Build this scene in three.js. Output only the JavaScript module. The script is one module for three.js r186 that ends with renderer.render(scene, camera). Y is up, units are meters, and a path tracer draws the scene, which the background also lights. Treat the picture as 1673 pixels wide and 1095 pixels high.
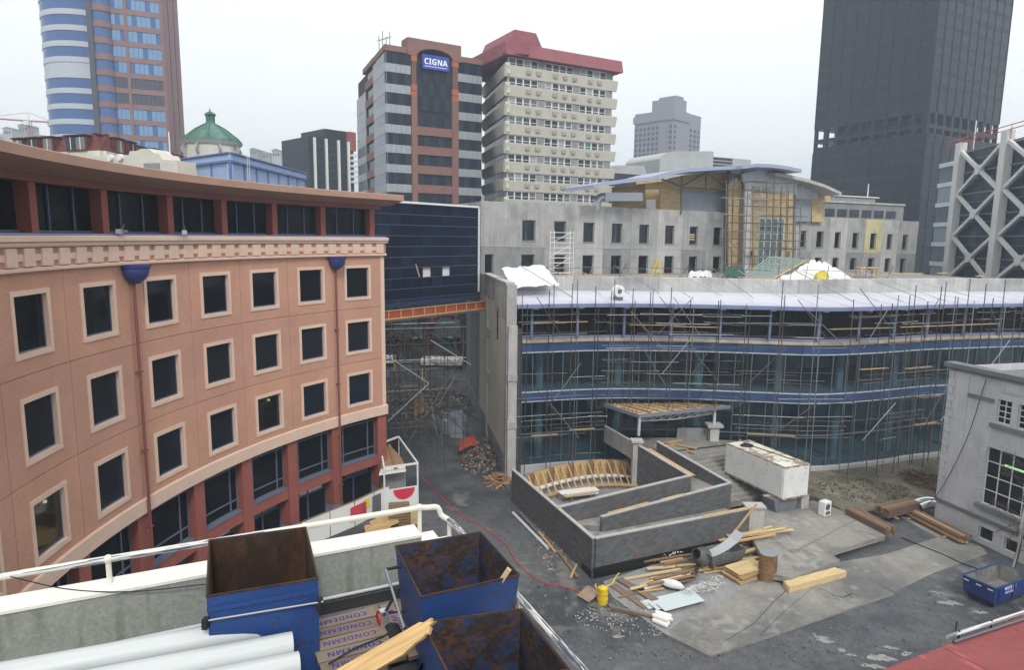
import * as THREE from 'three';
import { mergeGeometries } from 'three/addons/utils/BufferGeometryUtils.js';
import { RoundedBoxGeometry } from 'three/addons/geometries/RoundedBoxGeometry.js';

// ---------------------------------------------------------------- camera, sky, sun, exposure
const W = 1673, HH = 1095, F = 1090, PITCH = 8.35 * Math.PI / 180, ROLL = 0.7 * Math.PI / 180, EYE = 21;
const scene = new THREE.Scene();
const camera = new THREE.PerspectiveCamera(2 * Math.atan(HH / 2 / F) * 180 / Math.PI, W / HH, 0.1, 4000);
camera.position.set(0, EYE, 0);
camera.rotation.order = 'YXZ';
camera.rotation.set(-PITCH, 0, ROLL);
const renderer = new THREE.WebGLRenderer({ antialias: true });
renderer.setSize(1024, 671);
renderer.toneMapping = THREE.LinearToneMapping;
renderer.toneMappingExposure = 1.4;
renderer.shadowMap.enabled = true;
{ // overcast sky: pale, a little cooler towards the horizon
  const w = 256, h = 128, d = new Float32Array(w * h * 4);
  for (let j = 0; j < h; j++) for (let i = 0; i < w; i++) {
    const el = ((j + .5) / h - .5) * Math.PI, az = i / w * Math.PI * 2;
    const t = Math.max(0, Math.sin(el)), c = .012 * Math.sin(az * 3 + 4 * el) + .01 * Math.sin(az * 7 - 9 * el);
    const k = Math.pow(t, .7), o = (j * w + i) * 4, b = 1.1 + c;
    d[o] = b * (.735 + .125 * k); d[o + 1] = b * (.77 + .095 * k); d[o + 2] = b * (.79 + .045 * k); d[o + 3] = 1;
  }
  const sky = new THREE.DataTexture(d, w, h, THREE.RGBAFormat, THREE.FloatType);
  sky.mapping = THREE.EquirectangularReflectionMapping; sky.magFilter = THREE.LinearFilter; sky.minFilter = THREE.LinearFilter; sky.needsUpdate = true;
  scene.background = sky; scene.environment = sky;
}
const sun = new THREE.DirectionalLight(new THREE.Color(1, .97, .92), 1.45);
sun.position.set(35, 125, 70); sun.target.position.set(5, 0, -50); sun.castShadow = true; sun.shadow.radius = 26;
sun.shadow.mapSize.set(4096, 4096);
Object.assign(sun.shadow.camera, { left: -160, right: 160, top: 160, bottom: -160, near: 1, far: 500 });
scene.add(sun, sun.target);
scene.fog = new THREE.FogExp2(new THREE.Color(.66, .77, .91), .0009);

// ---------------------------------------------------------------- helpers
let seed = 12345;
const rnd = () => { seed = (seed * 1664525 + 1013904223) >>> 0; return seed / 4294967296; };
const rr = (a, b) => a + (b - a) * rnd();
const V = (x, y, z) => new THREE.Vector3(x, y, z);
const cr = Math.cos(ROLL), sr = Math.sin(ROLL), cp = Math.cos(PITCH), sp = Math.sin(PITCH);
function ray(px, py) { const x = (px - W / 2) / F, y = -(py - HH / 2) / F, x2 = x * cr - y * sr, y2 = x * sr + y * cr; return V(x2, y2 * cp - sp, -y2 * sp - cp); }
const eye = V(0, EYE, 0);
function onY(px, py, Y) { const d = ray(px, py); return d.multiplyScalar((Y - EYE) / d.y).add(eye); }        // a point at height Y
function atD(px, py, D) { const d = ray(px, py); return d.multiplyScalar(D / -d.z).add(eye); }              // a point D metres in front

const used = {};
const numbered = n => { const k = used[n] = (used[n] ?? -1) + 1; return k ? n + '_' + String(k).padStart(3, '0') : n; };
function tag(o, label, category, group, kind) { o.userData.label = label; if (category) o.userData.category = category; if (group) o.userData.group = group; if (kind) o.userData.kind = kind; return o; }
function thing(name, label, category, pos = V(0, 0, 0), ry = 0, group) { const o = new THREE.Group(); o.name = numbered(name); o.position.copy(pos); o.rotation.y = ry; scene.add(o); o.updateMatrixWorld(); return tag(o, label, category, group); }
function mesh(parent, name, geo, mat, pos, rot) {
  const m = new THREE.Mesh(geo, mat); m.name = parent === scene ? numbered(name) : name; m.castShadow = m.receiveShadow = true;
  if (pos) m.position.set(...(pos.isVector3 ? [pos.x, pos.y, pos.z] : pos)); if (rot) m.rotation.set(...rot); parent.add(m); return m;
}
// a closed body over a plan of world points, drawn in by k towards its middle
function bodyOf(T, name, pts, y0, y1, k, mat) { const P = pts.map(p => T.worldToLocal(p.clone())), m = P.reduce((s, p) => s.add(p), V(0, 0, 0)).multiplyScalar(1 / P.length), q = P.map(p => p.clone().sub(m).multiplyScalar(k).add(m)), g = new THREE.ExtrudeGeometry(new THREE.Shape(q.map(p => new THREE.Vector2(p.x, -p.z))), { depth: y1 - y0, bevelEnabled: false }); g.rotateX(-Math.PI / 2); return mesh(T, name, g, mat, [0, y0, 0]); }
// boxes with uv in metres; a few uv offsets so that alike pieces differ
const gc = new Map(); let bk = 0;
function boxGeo(w, h, d, v = (bk++) % 5) {
  const key = 'b' + w.toFixed(3) + '_' + h.toFixed(3) + '_' + d.toFixed(3) + '_' + v; if (gc.has(key)) return gc.get(key);
  const g = new THREE.BoxGeometry(w, h, d), uv = g.attributes.uv, D = [[d, h], [d, h], [w, d], [w, d], [w, h], [w, h]];
  for (let i = 0; i < 24; i++) { const s = D[i >> 2]; uv.setXY(i, uv.getX(i) * s[0] + v * 1.37 + (i >> 2) * .31, uv.getY(i) * s[1] + v * .73); }
  gc.set(key, g); return g;
}
const box = (p, name, mat, x0, x1, y0, y1, z0, z1, v) => mesh(p, name, boxGeo(Math.abs(x1 - x0), Math.abs(y1 - y0), Math.abs(z1 - z0), v), mat, [(x0 + x1) / 2, (y0 + y1) / 2, (z0 + z1) / 2]);
const rawBox = (x0, x1, y0, y1, z0, z1) => boxGeo(x1 - x0, y1 - y0, z1 - z0).clone().translate((x0 + x1) / 2, (y0 + y1) / 2, (z0 + z1) / 2);
function cyl(seg) { const k = 'c' + seg; if (!gc.has(k)) gc.set(k, new THREE.CylinderGeometry(1, 1, 1, seg, 1)); return gc.get(k); }
const UP = V(0, 1, 0), tv = V(0, 0, 0);
function bar(p, name, mat, a, b, r, seg = 6) {              // a round bar from a to b
  const m = mesh(p, name, cyl(seg), mat), L = a.distanceTo(b); m.scale.set(r, L, r);
  m.position.copy(a).add(b).multiplyScalar(.5); m.quaternion.setFromUnitVectors(UP, tv.copy(b).sub(a).normalize()); return m;
}
function beam(p, name, mat, a, b, w, h, twist = 0) {         // a square beam from a to b, h upwards
  const L = a.distanceTo(b), m = mesh(p, name, boxGeo(L, h, w), mat); const d = b.clone().sub(a);
  m.position.copy(a).add(b).multiplyScalar(.5); m.rotation.order = 'YZX'; m.rotation.set(twist, Math.atan2(-d.z, d.x), Math.atan2(d.y, Math.hypot(d.x, d.z))); return m;
}
function tube(p, name, mat, pts, r, seg = 6, n = 0) { const c = new THREE.CatmullRomCurve3(pts); return mesh(p, name, new THREE.TubeGeometry(c, n || pts.length * 6, r, seg), mat); }
// facade frames: local x runs along the wall from a to b, z points out towards the viewer
function frame(name, label, category, a, b, group) {
  const d = V(b.x - a.x, 0, b.z - a.z), L = d.length(); d.normalize();
  const o = thing(name, label, category, V(a.x, 0, a.z), Math.atan2(-d.z, d.x), group); o.L = L;
  Object.assign(o, looker(V(a.x, 0, a.z), d)); return o;
}
function looker(o, d) { const n = V(-d.z, 0, d.x); return { at: (px, py, z = 0) => { const r = ray(px, py), q = o.clone().addScaledVector(n, z).sub(eye), t = q.dot(n) / r.dot(n), w = r.multiplyScalar(t).add(eye); return { x: w.clone().sub(o).dot(d), y: w.y }; } }; }
function sub(p, name) { const g = new THREE.Group(); g.name = name; p.add(g); return g; }
// a flat wall (front face at z = 0) with rectangular holes [x0,x1,y0,y1]
function holed(p, name, mat, outline, holes, depth, z = 0) {
  const s = new THREE.Shape(outline.map(q => new THREE.Vector2(q[0], q[1])));
  for (const [a, b, c, d] of holes) s.holes.push(new THREE.Path([[a, c], [b, c], [b, d], [a, d]].map(q => new THREE.Vector2(q[0], q[1]))));
  return mesh(p, name, new THREE.ExtrudeGeometry(s, { depth, bevelEnabled: false }), mat, [0, 0, z - depth]);
}
function prism(p, name, mat, outline, depth, pos, rot) { return mesh(p, name, new THREE.ExtrudeGeometry(new THREE.Shape(outline.map(q => new THREE.Vector2(q[0], q[1]))), { depth, bevelEnabled: false }), mat, pos, rot); }
// a solid swept along a plan path: pts = [{x,z,nx,nz}], profile = [[out, y], ...] closed
function sweep(pts, prof) {
  const P = [], U = [], I = [], m = prof.length; let s = 0; const pl = [0]; for (let i = 0; i < m; i++) { const a = prof[i], b = prof[(i + 1) % m]; pl.push(pl[i] + Math.hypot(a[0] - b[0], a[1] - b[1])); }
  pts.forEach((q, i) => { if (i) s += Math.hypot(q.x - pts[i - 1].x, q.z - pts[i - 1].z); for (let k = 0; k < m; k++) for (const e of [0, 1]) { const c = prof[(k + e) % m]; P.push(q.x + q.nx * c[0], c[1], q.z + q.nz * c[0]); U.push(s, pl[k + e]); } });
  for (let i = 0; i + 1 < pts.length; i++) for (let k = 0; k < m; k++) { const a = (i * m + k) * 2, b = a + m * 2; I.push(a, b, a + 1, a + 1, b, b + 1); }
  const cap = THREE.ShapeUtils.triangulateShape(prof.map(c => new THREE.Vector2(...c)), []);
  for (const i of [0, pts.length - 1]) { const q = pts[i], o = P.length / 3; for (const c of prof) { P.push(q.x + q.nx * c[0], c[1], q.z + q.nz * c[0]); U.push(c[0], c[1]); } for (const t of cap) I.push(o + t[0], o + t[1], o + t[2]); }
  const g = new THREE.BufferGeometry(); g.setAttribute('position', new THREE.Float32BufferAttribute(P, 3)); g.setAttribute('uv', new THREE.Float32BufferAttribute(U, 2)); g.setIndex(I); g.computeVertexNormals(); return g;
}

// ---------------------------------------------------------------- procedural textures
const toS = c => Math.round(255 * Math.max(0, Math.min(1, c <= .0031308 ? c * 12.92 : 1.055 * Math.pow(c, 1 / 2.4) - .055)));
// fn(n, u, v) -> linear rgb; n(freqx, freqy, seed) is tileable noise at that many cells a tile
function tex(res, metres, fn, my = metres) {
  const cache = new Map(), d = new Uint8Array(res * res * 4);
  let U = 0, Vv = 0; const n = (fx, fy = fx, s = 1) => { const k = (fx * 1000 + fy) * 100 + s; let c = cache.get(k); if (!c) cache.set(k, c = vn(fx, fy, s)); return c(U * fx, Vv * fy); };
  function vn(fx, fy, s) { const N = Math.max(fx, fy), a = []; let q = (fx * 131 + fy * 977 + s * 7919) >>> 0; for (let i = 0; i < fx * fy; i++) { q = (q * 1664525 + 1013904223) >>> 0; q ^= q >>> 13; q >>>= 0; a.push(((q * 2654435761) >>> 0) / 4294967296); } return (x, y) => { const xi = Math.floor(x) % fx, yi = Math.floor(y) % fy, f1 = x - Math.floor(x), f2 = y - Math.floor(y), u = f1 * f1 * (3 - 2 * f1), v = f2 * f2 * (3 - 2 * f2), x1 = (xi + 1) % fx, y1 = (yi + 1) % fy; return (a[yi * fx + xi] * (1 - u) + a[yi * fx + x1] * u) * (1 - v) + (a[y1 * fx + xi] * (1 - u) + a[y1 * fx + x1] * u) * v; }; }
  for (let j = 0; j < res; j++) for (let i = 0; i < res; i++) { U = (i + .5) / res; Vv = (j + .5) / res; const c = fn(n, U, Vv), o = (j * res + i) * 4; d[o] = toS(c[0]); d[o + 1] = toS(c[1]); d[o + 2] = toS(c[2]); d[o + 3] = 255; }
  const t = new THREE.DataTexture(d, res, res); t.colorSpace = THREE.SRGBColorSpace; t.wrapS = t.wrapT = THREE.RepeatWrapping; t.magFilter = THREE.LinearFilter; t.minFilter = THREE.LinearMipmapLinearFilter; t.generateMipmaps = true; t.repeat.set(1 / metres, 1 / my); t.needsUpdate = true; return t;
}
const mul = (c, k) => [c[0] * k, c[1] * k, c[2] * k], mix = (a, b, t) => [a[0] + (b[0] - a[0]) * t, a[1] + (b[1] - a[1]) * t, a[2] + (b[2] - a[2]) * t], sst = (a, b, x) => { const t = Math.max(0, Math.min(1, (x - a) / (b - a))); return t * t * (3 - 2 * t); };
const std = (c, rough = .8, o = {}) => { const m = rough < .31 && !o.metalness ? new THREE.MeshPhysicalMaterial({ roughness: rough, ior: 1.32, specularIntensity: .6, ...o }) : new THREE.MeshStandardMaterial({ roughness: rough, ...o }); if (Array.isArray(c)) m.color.setRGB(...c); else { m.map = c; } return m; };
// mottled mineral surface: coarse patches, fine grain
const mottle = (c, amt = .18, metres = 6, res = 512, o = {}) => tex(res, metres, n => { const k = (n(4) - .5) * .8 + (n(11, 11, 2) - .5) * .6 + (n(37, 37, 3) - .5) * .4 + (n(160, 160, 4) - .5) * (o.fine ?? .5); return mul(c, 1 + amt * k * 1.6); });
const concreteT = (c, amt, metres, streak = .3) => tex(512, metres, n => { const k = (n(3) - .5) * .9 + (n(9, 9, 2) - .5) * .7 + (n(33, 33, 3) - .5) * .45 + (n(170, 170, 4) - .5) * .4 + (n(60, 3, 6) - .5) * streak * 2 + (n(24, 2, 7) - .5) * streak; return mul(c, 1 + amt * k); });
const woodT = (c, metres = 2) => tex(256, metres, n => { const k = (n(2, 40, 1) - .5) * .6 + (n(5, 100, 2) - .5) * .4 + (n(3, 6, 3) - .5) * .5; return mul(c, 1 + .5 * k); });
const M = {
  orange: std(mottle([.53, .285, .205], .07, 7, 512, { fine: 1.2 }), .9), trim: std(mottle([.72, .52, .415], .06, 5, 256, { fine: 1.1 }), .88), brickred: std(mottle([.3, .09, .07], .12, 4, 256), .75),
  soffit: std(mottle([.25, .1, .075], .1, 4, 256), .8), eave: std(mottle([.44, .265, .195], .07, 6, 256), .85), frieze: std(mottle([.45, .235, .17], .07, 5, 256), .9), joint: std([.12, .06, .045], .95), pipeRed: std([.22, .075, .06], .6),
  hopper: std([.035, .055, .22], .5), glassDark: std([.006, .008, .011], .06), blueFrame: std([.09, .115, .2], .5), greyFrame: std([.13, .155, .22], .45), lilac: std([.2, .235, .4], .5),
  concrete: std(concreteT([.34, .335, .335], .34, 7), .92), concreteL: std(concreteT([.44, .43, .42], .28, 7), .92), concreteD: std(concreteT([.245, .245, .25], .35, 6), .92),
  cream: std(concreteT([.62, .575, .49], .1, 5, .2), .9), yellowPrimer: std(concreteT([.55, .5, .28], .25, 5), .9),
  ply: std(woodT([.58, .43, .23], 2.4), .8), timber: std(woodT([.55, .37, .17], 1.6), .75), timberD: std(woodT([.27, .165, .085], 1.6), .85), timberOld: std(woodT([.2, .15, .115], 1.6), .9), pineNew: std(woodT([.66, .5, .27], 1.6), .7),
  steel: std([.17, .18, .19], .5, { metalness: .6 }), pole: std(tex(128, 1, n => mix([.16, .17, .175], [.11, .06, .035], sst(.55, .75, n(3, 6) * .6 + n(20, 40, 2) * .4))), .55, { metalness: .35 }), galv: std([.55, .57, .6], .35, { metalness: .7 }), black: std([.012, .012, .014], .7),
  white: std([.78, .78, .76], .6), rail: std([.62, .64, .68], .5), tarp: std(mottle([.7, .71, .7], .12, 2, 256), .7), orangeNet: std(mottle([.4, .075, .035], .25, 1.5, 256), .8), green: std([.03, .09, .07], .7),
};
function curtain(c, rough = .04) { const m = new THREE.MeshPhysicalMaterial({ roughness: rough, transmission: 1, thickness: 0, ior: 1.5 }); m.color.setRGB(...c); return m; }

// ---------------------------------------------------------------- ground
const asphaltT = tex(1024, 26, n => {
  const big = n(3) * .5 + n(7, 7, 2) * .3 + n(19, 19, 3) * .2, f = (n(90, 90, 4) - .5) * .5 + (n(256, 256, 5) - .5) * .6;
  let c = mix([.04, .046, .057], [.1, .104, .113], sst(.36, .68, big)); c = mul(c, 1 + .6 * f);
  const dust = sst(.6, .86, n(5, 5, 8) * .35 + n(17, 17, 9) * .3 + n(53, 53, 10) * .35); c = mix(c, [.22, .215, .2], dust * .7);
  return mix(c, [.045, .05, .06], sst(.56, .8, n(5, 5, 11) * .4 + n(23, 23, 12) * .3 + n(71, 71, 13) * .3) * .6);
});
M.asphalt = std(asphaltT, .78);
const floorT = tex(1024, 22, n => {
  const big = n(3, 3, 5) * .45 + n(8, 8, 2) * .35 + n(21, 21, 3) * .2, f = (n(80, 80, 4) - .5) * .35 + (n(256, 256, 5) - .5) * .45 + (n(40, 6, 7) - .5) * .25;
  let c = mix([.14, .14, .14], [.285, .275, .252], sst(.3, .7, big)); c = mul(c, 1 + .5 * f); c = mix(c, [.13, .13, .135], sst(.55, .8, n(6, 6, 15) * .35 + n(27, 27, 16) * .35 + n(90, 90, 17) * .3) * .6); return mix(c, [.5, .49, .46], sst(.68, .85, n(11, 11, 18) * .4 + n(47, 47, 19) * .6) * .3);
});
M.slab = std(floorT, .85);
function sheet(name, pts, y0, y1, mat, kind = 'structure', parent = scene) {   // a slab with outline pts (world x,z), from y0 to y1
  const s = new THREE.Shape(pts.map(p => new THREE.Vector2(p.x, -p.z))), g = new THREE.ExtrudeGeometry(s, { depth: y1 - y0, bevelEnabled: false }); g.rotateX(-Math.PI / 2);
  const m = mesh(parent, name, g, mat, [0, y0, 0]); if (kind) m.userData.kind = kind; return m;
}
{
  const g = new THREE.PlaneGeometry(2400, 2400); g.rotateX(-Math.PI / 2); const uv = g.attributes.uv; for (let i = 0; i < uv.count; i++) uv.setXY(i, uv.getX(i) * 2400, uv.getY(i) * 2400);
  mesh(scene, 'ground', g, M.asphalt, [0, 0, -300]).userData.kind = 'structure';
}

// ---------------------------------------------------------------- curved terracotta office building
{
  const CX = 15.79, CD = 28.7, R = 34.35, O = V(-17, 0, -36);
  const A = (s, n) => { const f = s / R, r = R - n; return V(CX - r * Math.cos(f), 0, -(CD + r * Math.sin(f))).sub(O); };
  const bend = g => { const p = g.attributes.position; for (let i = 0; i < p.count; i++) { const q = A(p.getX(i), p.getZ(i)); p.setXYZ(i, q.x, p.getY(i), q.z); } g.computeVertexNormals(); return g; };
  const ob = (s0, s1, y0, y1, n0, n1) => { const w = s1 - s0, g = new THREE.BoxGeometry(w, y1 - y0, n1 - n0, Math.max(1, Math.ceil(w / .8)), 1, 1); g.translate((s0 + s1) / 2, (y0 + y1) / 2, (n0 + n1) / 2); const p = g.attributes.position, nn = g.attributes.normal, uv = g.attributes.uv; for (let i = 0; i < p.count; i++) { const ax = Math.abs(nn.getX(i)) > .5, ay = Math.abs(nn.getY(i)) > .5; uv.setXY(i, ax ? p.getZ(i) : p.getX(i), ay ? p.getZ(i) : p.getY(i)); } return bend(g); };
  const arc = (s0, s1, n = 40) => Array.from({ length: n + 1 }, (_, i) => { const s = s0 + (s1 - s0) * i / n, q = A(s, 0), f = s / R; return { x: q.x, z: q.z, nx: Math.cos(f), nz: Math.sin(f) }; });
  const T = thing('terracotta_office_building', 'curved terracotta office building with pink framed square windows and dark top storey', 'building', O);
  const bays = [-14.4, -10, -5.6, -1.15, 3.3, 7.85, 11.95, 16.05, 20.2, 24.6], rows = [[16.43, 18.6, 15.6, 19.46], [12.37, 14.57, 11.55, 15.6], [8.35, 10.57, 7.75, 11.55]], S0 = bays[0], S1 = 24.95;
  // dark core behind the facade, end wall
  mesh(T, 'core', mergeGeometries([ob(S0, 24.3, 7, 20.2, -12, -.7), ob(S0, 24.3, 3.4, 6.9, -12, -1.6), ob(S0, 24.3, 20.9, 23.1, -12, -2.6)]), M.black);
  mesh(T, 'end_wall', ob(24.6, S1, 7.05, 20.6, -12, 0), M.trim);
  const tones = [1, .965, 1.03, .985].map(k => std(mottle([.53 * k, .285 * k, .205 * k * (2 - k)], .08, 6 + k, 256, { fine: 1.2 }), .9));
  const jg = .014, glassB = std([.009, .014, .024], .1), glassC = std([.014, .017, .022], .2), clearP = curtain([.45, .5, .52]);
  const lampAt = (q, y) => { const l = mesh(T, 'ceiling_lamp', new THREE.SphereGeometry(.075, 12, 8), std([.8, .7, .4], .5, { emissive: new THREE.Color(1, .85, .4), emissiveIntensity: 1.6 }), [q.x, y, q.z]); const p = new THREE.PointLight(new THREE.Color(1, .85, .5), .12); p.castShadow = true; l.add(p); };
  for (let b = 0; b + 1 < bays.length; b++) {
    const a0 = bays[b], a1 = bays[b + 1], c = (a0 + a1) / 2;
    rows.forEach(([y0, y1, p0, p1], ri) => {
      const w = 1.03, o = .2, s0 = c - w - o, s1 = c + w + o, q0 = y0 - o, q1 = y1 + o;
      mesh(T, 'wall_panel', mergeGeometries([ob(a0 + jg, s0, p0 + jg, p1 - jg, -.4, 0), ob(s1, a1 - jg, p0 + jg, p1 - jg, -.4, 0), ob(s0, s1, p0 + jg, q0, -.4, 0), ob(s0, s1, q1, p1 - jg, -.4, 0)]), tones[(b * 2 + ri * 3) % 4]);
      const wn = mesh(T, 'window', mergeGeometries([ob(s0, c - w, q0, q1, -.28, .05), ob(c + w, s1, q0, q1, -.28, .05), ob(c - w, c + w, q0, y0, -.28, .05), ob(c - w, c + w, y1, q1, -.28, .05)]), M.trim);
      const lit = (b === 2 && ri === 2) || (b === 6 && ri === 2); mesh(wn, 'pane', ob(c - w, c + w, y0, y1, -.2, -.17), lit ? clearP : [M.glassDark, glassB, M.glassDark, glassC, M.glassDark][(b * 5 + ri * 3) % 5]); if (lit) lampAt(A(c + .3, -.3), y1 - .35);
      mesh(wn, 'sash', mergeGeometries([ob(c - w, c + w, y0, y0 + .06, -.169, -.13), ob(c + w - .05, c + w, y0 + .06, y1, -.169, -.13)]), M.blueFrame);
    });
  }
  mesh(T, 'joint_backing', ob(S0, 24.6, 7.75, 19.46, -.46, -.405), M.joint);
  // lower band, frieze, cornice
  const end = S1 + .1;
  mesh(T, 'lower_band', sweep(arc(S0, end), [[-.5, 7], [.1, 7], [.1, 7.7], [.06, 7.76], [-.5, 7.76]]), M.trim);
  mesh(T, 'frieze', sweep(arc(S0, end), [[-.5, 19.46], [.1, 19.46], [.16, 19.5], [.16, 19.58], [.1, 19.6], [.1, 20.45], [-.5, 20.45]]), M.frieze);
  mesh(T, 'lower_moulding', sweep(arc(S0, end), [[.1, 19.44], [.22, 19.5], [.22, 19.6], [.1, 19.64]]), M.trim);
  mesh(T, 'cornice', sweep(arc(S0, end + .12), [[-.9, 20.4], [.2, 20.4], [.24, 20.46], [.24, 20.55], [.34, 20.62], [.34, 20.8], [.26, 20.84], [-.9, 20.84]]), M.trim);
  mesh(T, 'blue_flashing', sweep(arc(S0, end), [[-.6, 20.85], [.2, 20.85], [.2, 20.93], [-.6, 20.93]]), M.lilac);
  for (let s = 24.45, k = 0; s > S0; s -= 1.115, k++) {
    mesh(T, 'frieze_block', ob(s - .34, s + .34, 19.68, 20.36, .1, .2), M.trim);
    mesh(T, 'frieze_link', ob(s - .33 - .455 + .002, s - .332, 19.88, 20.14, .1, .145), M.trim);
  }
  // top storey
  mesh(T, 'terrace_floor', ob(S0, 24.6, 20.3, 20.5, -2.7, -.9), M.concreteD);
  mesh(T, 'roof', sweep(arc(S0 - 1, S1 + 1.3), [[-12, 23.3], [-.7, 23.3], [.75, 23.62], [.9, 23.64], [.9, 24.02], [.8, 24.06], [-12, 24.6]]), M.eave);
  mesh(T, 'roof_beam', sweep(arc(S0 - 1, S1 + .3), [[-1.7, 22.98], [-.75, 22.98], [-.75, 23.299], [-1.7, 23.299]]), M.soffit);
  for (let b = 0; b < bays.length; b++) {
    const s = bays[b]; mesh(T, 'upper_column', ob(s - .21, s + .21, 20.94, 22.98, -1.52, -.92), M.brickred);
    if (b + 1 < bays.length) {
      const e = bays[b + 1]; const f = mesh(T, 'upper_window', mergeGeometries([ob(s + .22, e - .22, 20.94, 21.05, -1.5, -1.42), ...[.36, .7].map(t => { const x = s + (e - s) * t; return ob(x - .035, x + .035, 21.05, 22.95, -1.5, -1.42); })]), M.blueFrame);
      mesh(f, 'pane', ob(s + .21, e - .21, 20.95, 22.97, -1.58, -1.53), M.glassDark);
    }
  }
  for (const s of [3.0, 7.6]) { const q = A(s, .12), fx = mesh(T, 'floodlight', boxGeo(.12, .12, 1.3, 0), M.galv, [q.x, 21.05, q.z], [0, s / R + .2, 0]); bar(fx, 'bracket', M.steel, V(0, .02, .2), V(0, .32, -.25), .03); box(fx, 'lamp_head', M.galv, -.12, .12, -.12, .1, .5, .8); }
  // rainwater hoppers and downpipes
  for (const s of [3.4, 20.25]) {
    const q = A(s, .3), f = s / R, h = mesh(T, 'rain_hopper', new THREE.LatheGeometry([[0, -.36], [.26, -.35], [.46, -.2], [.58, 0], [.62, .2], [.62, .3], [0, .3]].map(v => new THREE.Vector2(...v)), 8), M.hopper, [q.x, 19.0, q.z], [0, f + Math.PI / 8, 0]);
    mesh(h, 'hopper_rim', new THREE.CylinderGeometry(.7, .66, .18, 8), M.hopper, [0, .38, 0]); mesh(h, 'hopper_neck', new THREE.CylinderGeometry(.3, .2, .12, 8), M.hopper, [0, -.37, 0]);
    const p = A(s, .19); const d = bar(T, 'downpipe', M.pipeRed, V(p.x, .3, p.z), V(p.x, 18.7, p.z), .075, 10);
    for (const y of [14.2, 10.2, 6.2, 2.5]) mesh(T, 'pipe_bracket', ob(s - .14, s + .14, y, y + .08, .05, .28), M.pipeRed);
  }
  // first floor and ground floor
  bays.forEach((s, b) => {
    mesh(T, 'column', ob(s - .42, s + .42, .98, 6.99, -1.1, -.12), M.brickred);
    mesh(T, 'column_base', ob(s - .44, s + .44, 0, .97, -1.12, -.1), M.lilac);
    if (b + 1 >= bays.length) return; const a = s + .42, e = bays[b + 1] - .42, w = e - a;
    mesh(T, 'floor_beam', ob(a + .002, e - .002, 2.95, 3.68, -.8, -.2), M.brickred);
    const xs = [a, a + w * .16, a + w * .82, e], ys = [3.75, 4.4, 6.55, 6.98], bars = [];
    xs.forEach((x, i) => bars.push(ob(Math.max(a, x - .035), Math.min(e, x + .035), 3.75, 6.98, -.66, -.58))); ys.forEach(y => bars.push(ob(a, e, y - .035, Math.min(y + .035, 6.98), -.655, -.585)));
    const f = mesh(T, 'window_frame', mergeGeometries(bars), M.greyFrame);
    mesh(f, 'pane', ob(a, e, 3.7, 6.98, -.7, -.68), M.glassDark); mesh(f, 'sill', ob(a, e, 3.685, 3.72, -.8, -.15), M.greyFrame);
    const sx = [a, a + w * .5, e], sb = sx.map(x => ob(Math.max(a, x - .04), Math.min(e, x + .04), 0, 2.94, -1.08, -.98)); sb.push(ob(a, e, 2.2, 2.28, -1.075, -.985));
    const g = mesh(T, 'shopfront', mergeGeometries(sb), M.blueFrame); mesh(g, 'pane', ob(a, e, 0, 2.94, -1.14, -1.12), M.glassDark);
    mesh(g, 'sign_panel', ob(a + w * .3, e - .3, 2.3, 2.85, -1.1, -1.07), b % 2 ? M.white : M.greyFrame);
  });
}

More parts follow.
